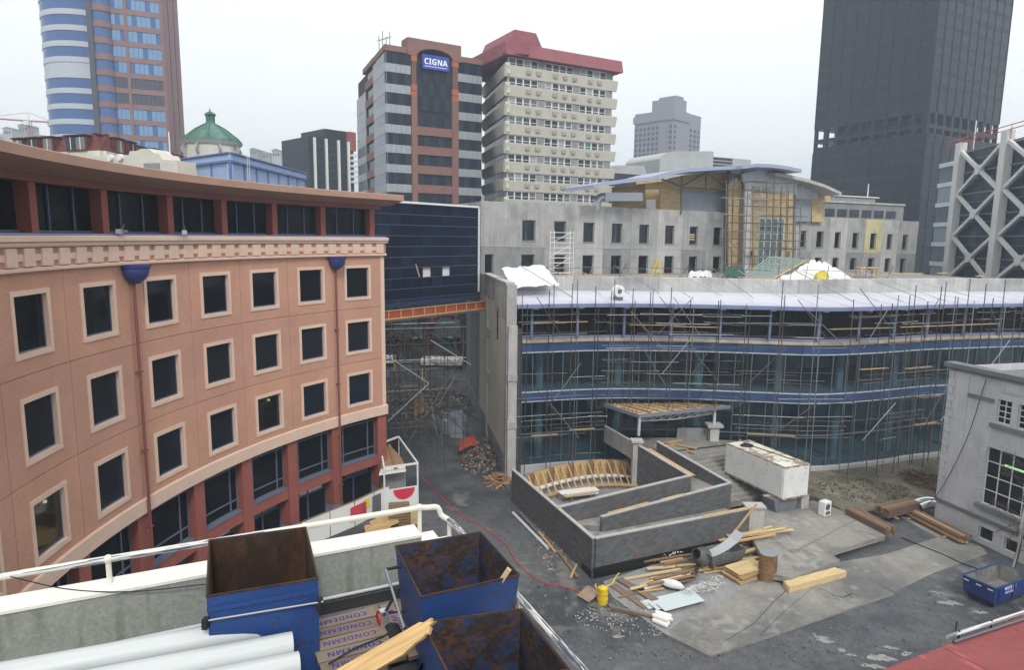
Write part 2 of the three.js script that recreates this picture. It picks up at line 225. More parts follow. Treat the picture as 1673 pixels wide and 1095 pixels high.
// ---------------------------------------------------------------- curved glass building
const GP = new THREE.CatmullRomCurve3([[-1.5, 56.6], [.45, 57.2], [8, 59.2], [15, 59.4], [21.5, 58.7], [27, 58.1], [32.3, 59.4], [39, 62], [42.5, 62.9], [50, 64.6], [58, 65.2], [66, 65]].map(p => V(p[0], 0, -p[1])), false, 'centripetal');
GP.arcLengthDivisions = 800;
const GL = GP.getLength(), gAt = s => { const u = s / GL, p = GP.getPointAt(u), t = GP.getTangentAt(u); return { x: p.x, z: p.z, nx: -t.z, nz: t.x, tx: t.x, tz: t.z }; };
const gRange = (s0, s1, step = 1) => { const n = Math.max(1, Math.ceil((s1 - s0) / step)); return Array.from({ length: n + 1 }, (_, i) => gAt(s0 + (s1 - s0) * i / n)); };
const G0 = 2.05, G1 = GL - 6;
{
  const base = V(20, 0, -60), T = thing('curved_glass_building', 'long curved glass fronted building with blue spandrels and pale lilac metal roof', 'building', base);
  const rel = pts => pts.map(p => ({ ...p, x: p.x - base.x, z: p.z - base.z })), sw = (name, s0, s1, prof, mat, p = T, step = 1) => mesh(p, name, sweep(rel(gRange(s0, s1, step)), prof), mat);
  const glass = curtain([.6, .71, .77]), spand = std([.045, .085, .19], .3), spand2 = std([.055, .1, .21], .3), mull = std([.14, .17, .2], .4), inner = std(concreteT([.4, .42, .42], .35, 6), .9), colm = std([.55, .56, .55], .8), lilacRoof = std(mottle([.62, .62, .72], .06, 6, 256), .42), sand = std(mottle([.5, .41, .28], .2, 3, 256), .9), deep = std([.012, .014, .018], .08);
  const step = 1.42, nb = Math.floor((G1 - G0) / step), rail = M.rail;
  for (let i = 0; i < nb; i++) {
    const a = G0 + i * step, b = a + step, A = rel([gAt(a)])[0], m = [];
    for (const [y0, y1] of [[.8, 3.62], [3.72, 6.6], [7.5, 10.98]]) sw('glass_pane', a + .03, b - .03, [[-.03, y0 + .04], [0, y0 + .04], [0, y1 - .04], [-.03, y1 - .04]], glass, T, 2);
    for (const [y0, y1] of [[6.64, 7.42], [11.06, 11.86]]) sw('spandrel_panel', a + .015, b - .015, [[-.12, y0], [.03, y0], [.03, y1], [-.12, y1]], i % 3 ? spand : spand2, T, 2);
    const ry = Math.atan2(-A.tz, A.tx);
    for (const [y0, y1] of [[.8, 6.6], [7.5, 10.98]]) mesh(T, 'mullion', boxGeo(.06, y1 - y0, .16, 0), mull, [A.x, (y0 + y1) / 2, A.z], [0, ry, 0]);
    sw('upper_pane', a + .02, b - .02, [[-1.5, 12.2], [-1.46, 12.2], [-1.46, 14.98], [-1.5, 14.98]], deep, T, 2);
    if (i % 3 === 1) { const c = gAt(a), q = rel([{ ...c, x: c.x + c.nx * -.35, z: c.z + c.nz * -.35 }])[0]; bar(T, 'upper_post', M.lilac, V(q.x, 12.1, q.z), V(q.x, 15.0, q.z), .13, 8); mesh(T, 'post_cap', boxGeo(.4, .2, .5, 0), M.white, [q.x + c.nx * .9, 15.0, q.z + c.nz * .9], [0, ry, 0]); }
    if (i % 5 === 2) { const c = gAt(a), q = rel([{ ...c, x: c.x - c.nx * 2.2, z: c.z - c.nz * 2.2 }])[0]; bar(T, 'interior_column', colm, V(q.x, 0, q.z), V(q.x, 11, q.z), .36, 14); }
  }
  const e = G0 + nb * step;
  for (const [y0, y1] of [[6.58, 6.64], [7.42, 7.5], [10.98, 11.06], [3.62, 3.72], [.72, .8]]) sw('glazing_rail', G0, e, [[-.1, y0 + .001], [.07, y0 + .001], [.07, y1 - .001], [-.1, y1 - .001]], y0 === 3.62 ? mull : rail);
  sw('plinth', G0, e, [[-.4, 0], [.15, 0], [.15, .71], [-.4, .71]], M.concreteL);
  sw('ledge', G0, e, [[-1.6, 11.87], [.12, 11.87], [.12, 11.97], [-.25, 12.08], [-1.6, 12.12]], sand); sw('ledge_upstand', G0, e, [[-.62, 12.1], [-.5, 12.1], [-.5, 12.32], [-.62, 12.32]], M.lilac);
  sw('floor_slab', G0, e, [[-11, 6.5], [-.15, 6.5], [-.15, 7.3], [-11, 7.3]], inner); sw('floor_slab', G0, e, [[-11, 11], [-.15, 11], [-.15, 11.8], [-11, 11.8]], inner); sw('ground_floor', G0, e, [[-11, 0], [-.42, 0], [-.42, .6], [-11, .6]], inner);
  sw('rear_wall', G0, e, [[-11.3, 0], [-11.01, 0], [-11.01, 15], [-11.3, 15]], inner);
  sw('gutter', G0 - .3, e, [[-.2, 15.02], [.85, 14.98], [1.0, 15.02], [1.0, 15.3], [.92, 15.34], [-.2, 15.3]], M.lilac);
  sw('roof_sheet', G0 - .3, e, [[-5.6, 15.85], [.95, 15.345], [.95, 15.385], [-5.6, 15.95]], lilacRoof);
  for (let s = G0 + .4; s < e; s += 2.6) { const p = gAt(s), f = k => V(p.x + p.nx * k - base.x, 15.39 + .565 * (0.95 - k) / 6.55, p.z + p.nz * k - base.z); beam(T, 'roof_seam', lilacRoof, f(.94), f(-5.5), .045, .05); }
  for (const k of [.45, -.1]) sw('roof_step', G0 - .3, e, [[k - .02, 15.3], [k + .02, 15.3], [k + .02, 15.47 - (k) * .085], [k - .02, 15.47 - k * .085]], M.lilac);
  sw('roof_underside', G0, e, [[-11.3, 15], [-.25, 15.005], [-.25, 15.2], [-11.3, 15.2]], M.concreteD);
  for (let i = 0; i * 7.1 + G0 < e; i++) sw('upstand_panel', G0 - .3 + i * 7.1, Math.min(e, G0 - .32 + (i + 1) * 7.1), [[-6.1, 15.2], [-5.62, 15.2], [-5.62, 17.25], [-5.75, 17.32], [-6.1, 17.3]], [M.concreteL, M.concrete, M.concreteL][i % 3]);
  sheet('roof_deck', [...gRange(G0 - .3, e, 3).map(p => V(p.x - p.nx * 6.1 - base.x, 0, p.z - p.nz * 6.1 - base.z)), V(52 - base.x, 0, -99 - base.z), V(-3 - base.x, 0, -74.2 - base.z)], 15.6, 16.75, M.concreteD, null, T);
  // end wall along the lane
  const a = V(-6.2, 0, -90), b = V(-.35, 0, -55.6), d = b.clone().sub(a), L = d.length(); d.normalize();
  const E = sub(T, 'lane_wall'); E.position.copy(a).sub(base); E.rotation.y = Math.atan2(-d.z, d.x);
  box(E, 'cream_panel', M.cream, L - 9.2, L - 1.15, 1.9, 13.9, -.5, 0); box(E, 'cream_panel', M.cream, L - 20, L - 9.24, 1.9, 14.9, -.5, -.02); box(E, 'base_course', M.concreteD, 0, L - 1.15, 0, 1.88, -.55, .04);
  box(E, 'top_panel', M.concreteL, L - 8.2, L - 1.15, 13.92, 17.0, -.5, .02); box(E, 'top_panel', M.concrete, L - 20, L - 9.24, 14.92, 17.0, -.5, .02); box(E, 'coping', M.concreteL, L - 15.5, L - .3, 17.01, 17.22, -.6, .12);
  box(E, 'pier', M.concrete, L - 1.12, L - .3, 0, 17.0, -.8, .06); box(E, 'rear_panel', M.concreteD, 0, L - 20.04, 1.9, 14.9, -.5, 0);
  box(E, 'slot_window', M.glassDark, L - 6.3, L - 5.5, 11.6, 14.6, -.3, .03); box(E, 'corner_strip', M.concreteL, L - .24, L + .16, 0, 13.6, -.8, -.05); box(E, 'corner_bracket', M.concrete, L - .28, L + .25, 8.9, 9.5, -.82, .0); box(E, 'corner_bracket', M.concrete, L - .28, L + .25, 4.7, 5.3, -.82, 0);
  bar(T, 'downpipe', std([.07, .075, .085], .6), V(.55 - base.x, .5, -56.5 - base.z), V(.55 - base.x, 13.3, -56.5 - base.z), .3, 12);
}
// ---------------------------------------------------------------- dark glass bridge over the lane
{
  const T = frame('glass_bridge', 'dark blue glass clad bridge spanning the lane beside the terracotta building', 'bridge', V(-13, 0, -59.8), V(-3.75, 0, -72)), pane = std([.008, .012, .03], .07), pane2 = std([.012, .02, .045], .07), rail = std([.06, .09, .17], .35), nx = 11, ny = 9, w = T.L / nx, y0 = 15.0, h = 9.0 / ny;
  box(T, 'body', M.black, 0, T.L, 14.6, 24, -22, -.35);  // body extended back out of view to shade the lane below
  for (let i = 0; i < nx; i++) for (let j = 0; j < ny; j++) { const op = j === 2 && (i === 5 || i === 7 || i === 4); if (op && i !== 4) box(T, 'bright_opening_panel', M.tarp, i * w + .2, i * w + w - .1, y0 + j * h + .02, y0 + j * h + h + .25, -.3, -.2); else box(T, 'glass_pane', (i * 7 + j * 3) % 5 ? pane : pane2, i * w + .02, i * w + w - .02, y0 + j * h + .03, y0 + j * h + h - .03, -.12, 0); }  // white panels paint the brightness seen through the open panes
  for (let j = 0; j <= ny; j++) box(T, 'glazing_rail', rail, 0, T.L, y0 + j * h - .028, y0 + j * h + .028, -.14, .06);
  for (let i = 1; i < nx; i++) box(T, 'mullion', std([.02, .026, .05], .3), i * w - .018, i * w + .018, y0, y0 + ny * h, -.15, .02);
  beam(T, 'prop', M.pineNew, V(4.6 * w, 17.1, .12), V(4.25 * w, 18.3, .12), .09, .09);
  box(T, 'edge_flashing', M.white, 0, T.L, 24.01, 24.2, -.6, .15); box(T, 'end_post', M.tarp, T.L + .03, T.L + .3, 15.1, 24, -.3, 0); box(T, 'underside_beam', std([.03, .045, .11], .4), 0, T.L, 14.3, 14.97, -1, -.1);
  const B = frame('safety_barrier', 'timber barrier with orange netting along the underside of the glass bridge', 'barrier', V(-12.1, 0, -58.6), V(-2.9, 0, -70.2));
  const n = 10, bw = B.L / n; for (let i = 0; i <= n; i++) box(B, 'post', M.timber, i * bw - .05, i * bw + .05, 13.4, 14.35, 0, .1);
  for (let i = 0; i < n; i++) box(B, 'net_panel', M.orangeNet, i * bw + .06, i * bw + bw - .06, 13.55, 14.22, .03, .05);
  box(B, 'top_rail', M.timber, 0, B.L, 14.24, 14.33, .101, .15); box(B, 'toe_rail', M.timber, 0, B.L, 13.45, 13.6, .101, .15); for (let k = 0; k < 5; k++) box(B, 'platform_plank', M.timberOld, -.2 + k * .02, B.L, 13.28, 13.34, -.12 - k * .27, .14 - k * .27);
}
// ---------------------------------------------------------------- concrete office block behind
const CF = looker(V(-3.6, 0, -74), V(65.6, 0, -30).normalize());
{
  const T = frame('concrete_office_block', 'unfinished grey concrete office block with two rows of dark window openings', 'building', V(-3.6, 0, -74), V(62, 0, -104));
  const up = [[864, 22], [915, 20], [962, 19], [1008, 18], [1052, 17], [1094, 16.5], [1133, 15], [1172, 14.5], [1312, 11], [1339, 13], [1368, 12], [1397, 12], [1426, 12], [1453, 11.5], [1478, 11]];
  const yl = (c, x) => [360 + (x - 864) * .0385, 393 + (x - 864) * .0229, 416 + (x - 864) * .0105, 450 - (x - 864) * .0065][c];
  const clear = curtain([.72, .78, .82]), room = std(concreteT([.3, .3, .3], .2, 5), .9), topY = px => T.at(px, 328 + (px - 785) * .0478).y, midY = px => T.at(px, 404.5 + (px - 864) * .0165).y, cuts = [785, ...up.slice(0, -1).map((u, i) => (u[0] + up[i + 1][0]) / 2), 1497]; cuts[8] = 1190; cuts.splice(9, 0, 1303);
  const holes = up.map(([c, w], i) => ({ c, w, px: c }));
  const mats = [M.concrete, M.concreteL, M.concrete, M.concreteD, M.concreteL, M.concrete];
  for (let i = 0; i + 1 < cuts.length; i++) {
    const a = cuts[i], b = cuts[i + 1], xa = T.at(a, 400).x + .01, xb = T.at(b, 400).x - .01, atr = a === 1190;
    for (const lo of [0, 1]) {
      const ta = lo ? midY(a) - .012 : topY(a), tb = lo ? midY(b) - .012 : topY(b), ba = lo ? 15 : midY(a) + .012, bb = lo ? 15 : midY(b) + .012, hs = [];
      const list = atr ? [] : holes.filter(h => h.px > a && h.px < b).map(h => lo ? { ...h, px: h.px - (h.px > 1200 ? 4 : 1.5) } : h); if (lo && i === 0) list.push({ px: 799, w: 14 });
      for (const h of list) { const q0 = T.at(h.px - h.w / 2, yl(lo ? 3 : 1, h.px)), q1 = T.at(h.px + h.w / 2, yl(lo ? 2 : 0, h.px)); hs.push([q0.x, q1.x, q0.y, q1.y]); }
      holed(T, 'wall_panel', a > 1400 && a < 1430 && !lo ? M.yellowPrimer : mats[(i * 2 + lo * 3) % 6], [[xa, ba], [xb, bb], [xb, tb], [xa, ta]], hs, .4);
      hs.forEach(([x0, x1, y0, y1], k) => { const w = mesh(T, 'window', mergeGeometries([rawBox(x0 + .002, x0 + .08, y0 + .002, y1 - .002, -.3, -.22), rawBox(x1 - .08, x1 - .002, y0 + .002, y1 - .002, -.3, -.22), rawBox(x0 + .08, x1 - .08, y1 - .08, y1 - .002, -.3, -.22), rawBox(x0 - .08, x1 + .08, y0 - .12, y0 - .003, -.1, .08)]), M.concreteD); box(w, 'pane', clear, x0 + .003, x1 - .003, y0 + .003, y1 - .003, -.37, -.31); });
    }
  }
  const xe = T.at(1497, 400).x; box(T, 'rear_wall', room, .2, xe - .1, 14, 23.6, -10.3, -10); box(T, 'floor_slab', room, .2, xe - .1, 15, 15.9, -10, -.41); box(T, 'floor_slab', room, .2, xe - .1, 19.3, 19.75, -10, -.41); box(T, 'roof_slab', room, .2, xe - .1, 23.3, 23.6, -10, -.41); for (let k = 1; k < 12; k++) box(T, 'cross_wall', room, k * xe / 12, k * xe / 12 + .2, 15.9, 23.3, -10, -1.2); box(T, 'gable_wall', M.concreteL, xe - .45, xe - .1, 14, 23.6, -10, -.41); box(T, 'end_wall', M.concrete, -.02, .18, 15, 24.8, -14, -.41);
  // lintel repairs, boards in one opening
  const q = T.at(1126, 391); for (let k = 0; k < 3; k++) box(T, 'timber_board', M.pineNew, q.x - .1, q.x + .95, q.y - .1 + k * .3, q.y + .05 + k * .3, -.2, -.15);
}
// ---------------------------------------------------------------- rooftop pavilion with the winged roof
{
  const o = V(-3.6, 0, -74), d = V(65.6, 0, -30).normalize(), T = thing('winged_roof_pavilion', 'plywood clad rooftop pavilion with curved lilac edged roof above the concrete block', 'building', o, Math.atan2(30, 65.6));
  const at = CF.at, poly = (name, mat, pts, z, dep = .12) => prism(T, name, mat, pts.map(p => { const q = at(p[0], p[1], z); return [q.x, q.y]; }), dep, [0, 0, z - dep]);
  const P = (px, py, z) => { const q = at(px, py, z); return V(q.x, q.y, z); };
  const roofL = std([.34, .38, .52], .45), grey = std(mottle([.3, .33, .37], .1, 3, 256), .6), whiteB = std(mottle([.66, .67, .72], .08, 3, 256), .7);
  const strip = (name, mat, pts, th, z0, z1) => { const a = pts.map(p => { const q = at(p[0], p[1], z1); return [q.x, q.y]; }); prism(T, name, mat, [...a, ...a.slice().reverse().map(q => [q[0], q[1] + th])], z1 - z0, [0, 0, z0]); };
  const w1 = [[970, 308], [985, 304], [1020, 299], [1062, 295], [1095, 286], [1125, 281], [1160, 278.5], [1195, 277], [1230, 274.5]], w2 = [[1212, 276], [1235, 273], [1262, 274], [1285, 277], [1309, 282]], w3 = [[1266, 287], [1290, 291], [1320, 298], [1348, 307], [1374, 319]];
  strip('curved_roof', roofL, w1, .42, -3, 3.6); strip('curved_roof', roofL, w2, .42, -4, 4.6); strip('curved_roof', M.concreteL, w3, .4, -4, 3.2);
  poly('plywood_wall', M.ply, [[1078, 351], [1078, 298], [1095, 291], [1125, 285], [1160, 282], [1191, 281], [1191, 352]], -1, .15); poly('plywood_wall', M.ply, [[1000, 348], [1000, 306], [1054, 300], [1054, 348]], -2.5, .15); poly('plywood_wall', M.ply, [[1054, 310], [1054, 300], [1078, 297], [1078, 310]], -1, .15);
  poly('inner_wall', M.ply, [[1040, 350], [1040, 296], [1092, 292], [1092, 350]], -5.5, .15); poly('door_sheet', M.white, [[1056, 348], [1056, 326], [1071, 326], [1071, 348]], -1.05, .06);
  poly('roller_panel', grey, [[1113, 353], [1113, 311], [1184, 314], [1184, 353]], -.85, .1);
  // atrium
  poly('plywood_wall', M.ply, [[1190, 448], [1190, 300], [1203, 290], [1219, 311], [1216, 448]], 1.1, .2); poly('white_frame', whiteB, [[1215, 448], [1218, 300], [1227, 300], [1223, 448]], 2.2, .3); poly('white_fascia', whiteB, [[1219, 312], [1212, 285], [1236, 278], [1275, 279], [1302, 286], [1302, 318]], 1.6, .25);
  holed(T, 'plywood_wall', M.ply, [[1222, 448], [1225, 314], [1298, 318], [1294, 448]].map(p => { const q = at(p[0], p[1], 1.8); return [q.x, q.y]; }), [(() => { const a = at(1234, 448, 1.8), b = at(1281, 358, 1.8); return [a.x, b.x, a.y + .3, b.y]; })(), ...[[1225, 1231], [1284, 1290]].map(([u, v]) => { const a = at(u, 421, 1.8), b = at(v, 411, 1.8); return [a.x, b.x, a.y, b.y]; })], .2, 1.8);
  { const a = at(1234, 448, 1.8), b = at(1281, 358, 1.8), x0 = a.x, x1 = b.x, y0 = a.y + .3, y1 = b.y, g = std([.16, .23, .23], .12), fr = []; for (let i = 0; i <= 4; i++) fr.push(rawBox(x0 + (x1 - x0) * i / 4 - .05, x0 + (x1 - x0) * i / 4 + .05, y0, y1, 1.7, 1.85)); for (let j = 0; j <= 7; j++) fr.push(rawBox(x0, x1, y0 + (y1 - y0) * j / 7 - .04, y0 + (y1 - y0) * j / 7 + .04, 1.71, 1.84)); const f = mesh(T, 'atrium_window', mergeGeometries(fr), M.white); for (let i = 0; i < 4; i++) for (let j = 0; j < 7; j++) box(f, 'pane', g, x0 + (x1 - x0) * i / 4 + .05, x0 + (x1 - x0) * (i + 1) / 4 - .05, y0 + (y1 - y0) * j / 7 + .04, y0 + (y1 - y0) * (j + 1) / 7 - .04, 1.74, 1.77); }
  poly('atrium_rear_wall', M.concreteD, [[1191, 448], [1191, 284], [1300, 286], [1300, 448]], .6, .1);
  poly('white_wall', whiteB, [[1292, 340], [1292, 293], [1320, 301], [1342, 309], [1342, 327], [1300, 340]], .3, .2); poly('roller_panel', grey, [[1299, 362], [1299, 325], [1324, 326], [1324, 362]], .5, .1); poly('plywood_wall', M.ply, [[1326, 363], [1326, 326], [1345, 327], [1345, 363]], .5, .12); poly('plywood_wall', M.ply, [[1338, 327], [1338, 309], [1356, 314], [1356, 328]], .45, .1);
  for (const [a, b, c, e] of [[1081, 293, 1112, 305], [1112, 305, 1153, 282], [1155, 282, 1189, 310], [1113, 287, 1113, 350], [1153, 282, 1153, 307], [1112, 306, 1189, 311], [1189, 310, 1215, 279], [1191, 280, 1205, 294], [1189, 279, 1189, 350], [1303, 305, 1324, 322], [1324, 322, 1338, 312], [1325.8, 297, 1325.8, 362]]) bar(T, 'truss_member', M.steel, P(a, b, .2), P(c, e, .2), .11, 6);
  const dz = -.4, q0 = P(985, 322, dz), q1 = P(1046, 322, dz); beam(T, 'air_duct', M.galv, q0, q1, 1, 1.0); tube(T, 'duct_elbow', M.galv, [V(q0.x + .2, q0.y, dz), V(q0.x - .5, q0.y - .15, dz), V(q0.x - .8, q0.y - .7, dz), V(q0.x - .85, q0.y - 1.6, dz)], .48, 12, 16);
}
// ---------------------------------------------------------------- skylight frame, tarps and clutter on the roof deck
function cloth(name, label, cat, corners, amp, mat, group, n = 14) {      // corners a,b,c,d of a crumpled sheet with thickness
  const [a, b, c, d] = corners, P = [], I = [], U = [], top = []; for (let j = 0; j <= n; j++) for (let i = 0; i <= n; i++) { const u = i / n, v = j / n, p = a.clone().lerp(b, u).lerp(d.clone().lerp(c, u), v); p.y += amp * (Math.sin(u * 17 + v * 9) * .3 + Math.sin(u * 7 - v * 23 + 2) * .3 + rr(-.5, .5)); p.x += amp * rr(-.3, .3); top.push(p); P.push(p.x, p.y, p.z); U.push(u * 3, v * 3); }
  const N = n + 1; for (const p of top) { P.push(p.x, p.y - .05, p.z - .02); U.push(0, 0); }
  for (let j = 0; j < n; j++) for (let i = 0; i < n; i++) { const k = j * N + i; I.push(k, k + 1, k + N, k + 1, k + N + 1, k + N, k + N * N, k + N + N * N, k + 1 + N * N, k + 1 + N * N, k + N + N * N, k + N + 1 + N * N); }
  const g = new THREE.BufferGeometry(); const o = top[0].clone(); for (let i = 0; i < P.length; i += 3) { P[i] -= o.x; P[i + 1] -= o.y; P[i + 2] -= o.z; } g.setAttribute('position', new THREE.Float32BufferAttribute(P, 3)); g.setAttribute('uv', new THREE.Float32BufferAttribute(U, 2)); g.setIndex(I); g.computeVertexNormals(); return tag(mesh(scene, name, g, mat, o), label, cat, group);
}
{
  cloth('white_tarpaulin', 'white tarpaulin stretched up over the roof end above the lane wall', 'tarpaulin', [atD(820, 438, 62), atD(888, 433, 64.5), atD(914, 466, 61), atD(836, 470, 59.5)], .14, M.tarp);
  cloth('white_tarpaulin', 'crumpled white tarpaulin beside the skylight frame with a yellow drum', 'tarpaulin', [atD(1328, 426, 74), atD(1352, 430, 74), atD(1402, 460, 71), atD(1268, 458, 69.5)], .24, M.tarp);
  cloth('white_sheeting', 'small heap of pale sheeting against the concrete block on the deck', 'sheeting', [atD(1128, 444, 77), atD(1160, 444, 78), atD(1164, 452, 76), atD(1124, 453, 75)], .3, M.tarp);
  const T = thing('skylight_frame', 'sloping skylight frame of pale green rafters on the roof deck', 'skylight', atD(1220, 450, 70)), o = T.position, p = (x, y, D) => atD(x, y, D).sub(o), gr = std([.3, .38, .36], .6);
  for (let i = 0; i <= 11; i++) { const t = i / 11; beam(T, 'rafter', gr, p(1219 + 46 * t, 448 + 8 * t, 69.5), p(1256 + 70 * t, 421 + 4 * t, 75 + t), .1, .12); }
  beam(T, 'ridge_beam', gr, p(1254, 420, 75), p(1330, 426, 76), .15, .15); beam(T, 'eaves_beam', gr, p(1217, 448, 69.4), p(1267, 457, 69.4), .15, .15); beam(T, 'timber_plank', M.timber, p(1262, 456, 69), p(1314, 427, 74.6), .25, .06);
  const c = atD(1341, 455, 69.5), y = thing('yellow_drum', 'round yellow drum lying on the white tarpaulin of the roof deck', 'drum', c); mesh(y, 'barrel', new THREE.CylinderGeometry(.62, .62, .7, 20), std([.75, .6, .04], .6), [0, .1, 0], [Math.PI / 2 - .2, 0, 0]); mesh(y, 'rim', new THREE.TorusGeometry(.61, .04, 6, 24), std([.65, .52, .04], .6), [0, .17, .36], [-.2, 0, 0]);
  const cc = atD(1010, 470, 60), sp = thing('roof_fan', 'round white fan unit standing on the pale roof edge', 'fan', V(cc.x, 15.55, cc.z)); mesh(sp, 'drum', new THREE.CylinderGeometry(.55, .55, .5, 20), M.white, [0, .75, 0], [Math.PI / 2, 0, -.5]); mesh(sp, 'hub', new THREE.CylinderGeometry(.2, .25, .55, 12), M.steel, [0, .75, .05], [Math.PI / 2, 0, -.5]); box(sp, 'foot', M.steel, -.4, .4, 0, .25, -.3, .3);
}

// ---------------------------------------------------------------- striped office tower with the sign
{
  const c = V(-23.25, 0, -125), T = frame('striped_office_tower', 'office tower banded in dark glass and grey panels with brown central bay and sign', 'building', c, V(-6.37, 0, -135));
  const dark = std([.018, .024, .04], .12), dark2 = std([.03, .04, .06], .12), lite = std(mottle([.36, .38, .41], .08, 3, 128), .4), brown = std(mottle([.25, .125, .105], .1, 4, 128), .8), brownD = std([.18, .09, .075], .85), rust = std([.42, .13, .06], .8);
  const X = px => T.at(px, 200).x, Y = py => T.at(629, py).y, x1 = X(672), x2 = X(681), x3 = X(738), x4 = X(748), L = T.L, top = Y(82), st = 3.53, ytop = Y(77);
  const fa = V(-34.66, 0, -152); bodyOf(T, 'body', [c, V(-6.37, 0, -135), V(-17.8, 0, -162), fa], 0, top - .1, .965, M.black); box(T, 'wall_backing', M.black, .1, L - .1, 0, top - .1, -.6, -.25);
  const zone = (a, b, n, y, h, m, name, z = 0) => { for (let i = 0; i < n; i++) box(T, name, Array.isArray(m) ? m[(i * 3 + Math.round(y)) % 2] : m, a + (b - a) * i / n + .02, a + (b - a) * (i + 1) / n - .02, y, y + h, -.24, z); };
  for (let k = 0; k < 9; k++) { const y = top - k * st; for (const [a, b] of [[0, x1], [x4, L]]) { zone(a, b, 4, y - 2.05, 2.04, [dark, dark2], 'window_pane', -.04); zone(a, b, 5, y - st, 1.46, lite, 'grey_panel'); } if (k >= 3) { zone(x2, x3, 5, y - 1.95, 1.9, [dark, dark2], 'bay_pane', -.12); box(T, 'bay_beam', brown, x1 + .6, x4 - .6, y - st + .02, y - 1.97, -.24, .25); } }
  for (let k = 0; k < 3; k++) zone(x2, x3, 6, top - 1.2 - (k + 1) * 2.7 - .3, 2.65, [dark, dark2], 'bay_pane', -.12);
  box(T, 'bay_pier', brown, x1, x2, 0, top - 7.6, -.3, .4); box(T, 'bay_pier', brown, x3, x4, 0, top - 7.6, -.3, .4);
  for (const [a, b] of [[x1, x2], [x3, x4]]) for (const y of [top - .1, top - 5.2, top - 6.4]) box(T, 'rust_block', rust, a, b, y - 1.1, y, -.3, .35);
  for (const [a, b] of [[x1, x2], [x3, x4]]) { box(T, 'bay_pier', brownD, a + .1, b - .1, top - 7.58, top - 6.55, -.3, .3); box(T, 'bay_pier', brownD, a + .1, b - .1, top - 5.15, top - 1.25, -.3, .3); }
  box(T, 'parapet', brown, -.1, x1 - .5, top, ytop + .5, -.5, .15); box(T, 'parapet', brown, x4 + .5, L, top, ytop + .5, -.5, .15);
  const hx = (x1 + x4) / 2, s = new THREE.Shape(); const xa = X(666), xb = X(752), yt = Y(55), yb = top - .2; s.moveTo(xa, yb); s.lineTo(xa, yt); s.lineTo(xb, yt); s.lineTo(xb, yb); s.lineTo(x3 + .1, yb); s.absellipse(hx, yb + .1, x3 + .1 - hx, 1.5, 0, Math.PI, false, 0); s.lineTo(xa, yb);
  mesh(T, 'arched_gable', new THREE.ExtrudeGeometry(s, { depth: 3, bevelEnabled: false, curveSegments: 16 }), brown, [0, 0, -2.6]); box(T, 'gable_recess', M.black, xa + .2, xb - .2, yb, yt - .3, -2.9, -2.65);
  const cv = document.createElement('canvas'); cv.width = 512; cv.height = 256; const g = cv.getContext('2d'); g.fillStyle = '#2447a8'; g.fillRect(0, 0, 512, 256); g.fillStyle = '#fff'; g.font = 'bold 150px sans-serif'; g.textAlign = 'center'; g.textBaseline = 'middle'; g.fillText('CIGNA', 256, 118, 460); g.fillRect(36, 205, 440, 10); const ct = new THREE.CanvasTexture(cv); ct.colorSpace = THREE.SRGBColorSpace;
  const sx0 = X(689), sx1 = X(731), sy0 = Y(103.5), sy1 = Y(80), sg = box(T, 'sign_board', std([.03, .06, .35], .5), sx0 - .05, sx1 + .05, sy0 - .05, sy1 + .05, .45, .7); mesh(sg, 'sign_lettering', new THREE.PlaneGeometry(sx1 - sx0, sy1 - sy0), std(ct, .5), [0, 0, .13]);
  // left face
  const S = sub(T, 'side_facade'), d2 = c.clone().sub(fa), L2 = d2.length(); S.position.copy(T.worldToLocal(fa.clone())); S.rotation.y = Math.atan2(-d2.z, d2.x) - T.rotation.y;
  for (let k = 0; k < 9; k++) { const y = top - k * st; for (const [a, b, o] of [[0, L2 * .36, 5], [L2 * .62, L2, 0]]) { const n = 3; for (let i = 0; i < n; i++) { if (y - o > y - 6 && !(o && k < 1)) { box(S, 'window_pane', std([.12, .14, .17], .08), a + (b - a) * i / n + .03, a + (b - a) * (i + 1) / n - .03, y - 2.05, y - .02, -.3, -.04); box(S, 'grey_panel', lite, a + (b - a) * i / n + .03, a + (b - a) * (i + 1) / n - .03, y - st, y - 2.07, -.3, 0); } } } box(S, 'bay_pane', dark, L2 * .4, L2 * .6, y - 2.1, y, -.6, -.3); box(S, 'bay_beam', brown, L2 * .36, L2 * .62, y - st, y - 2.12, -.6, .1); }
  box(S, 'gable', brown, L2 * .3, L2 * .68, top + .02, yt - 1.8, -3, .2); box(S, 'parapet', brown, L2 * .685, L2 - .2, top, ytop + .5, -.5, .1);
  const m0 = V(X(640), ytop + .5, -6); for (let k = 0; k < 4; k++) { bar(T, 'antenna', M.steel, V(m0.x + k * .7, m0.y, m0.z), V(m0.x + k * .7, m0.y + 3 + (k % 2), m0.z), .07); bar(T, 'antenna_arm', M.steel, V(m0.x + k * .7 - .6, m0.y + 2 + k * .3, m0.z), V(m0.x + k * .7 + .5, m0.y + 2.3 + k * .3, m0.z), .05); }
}
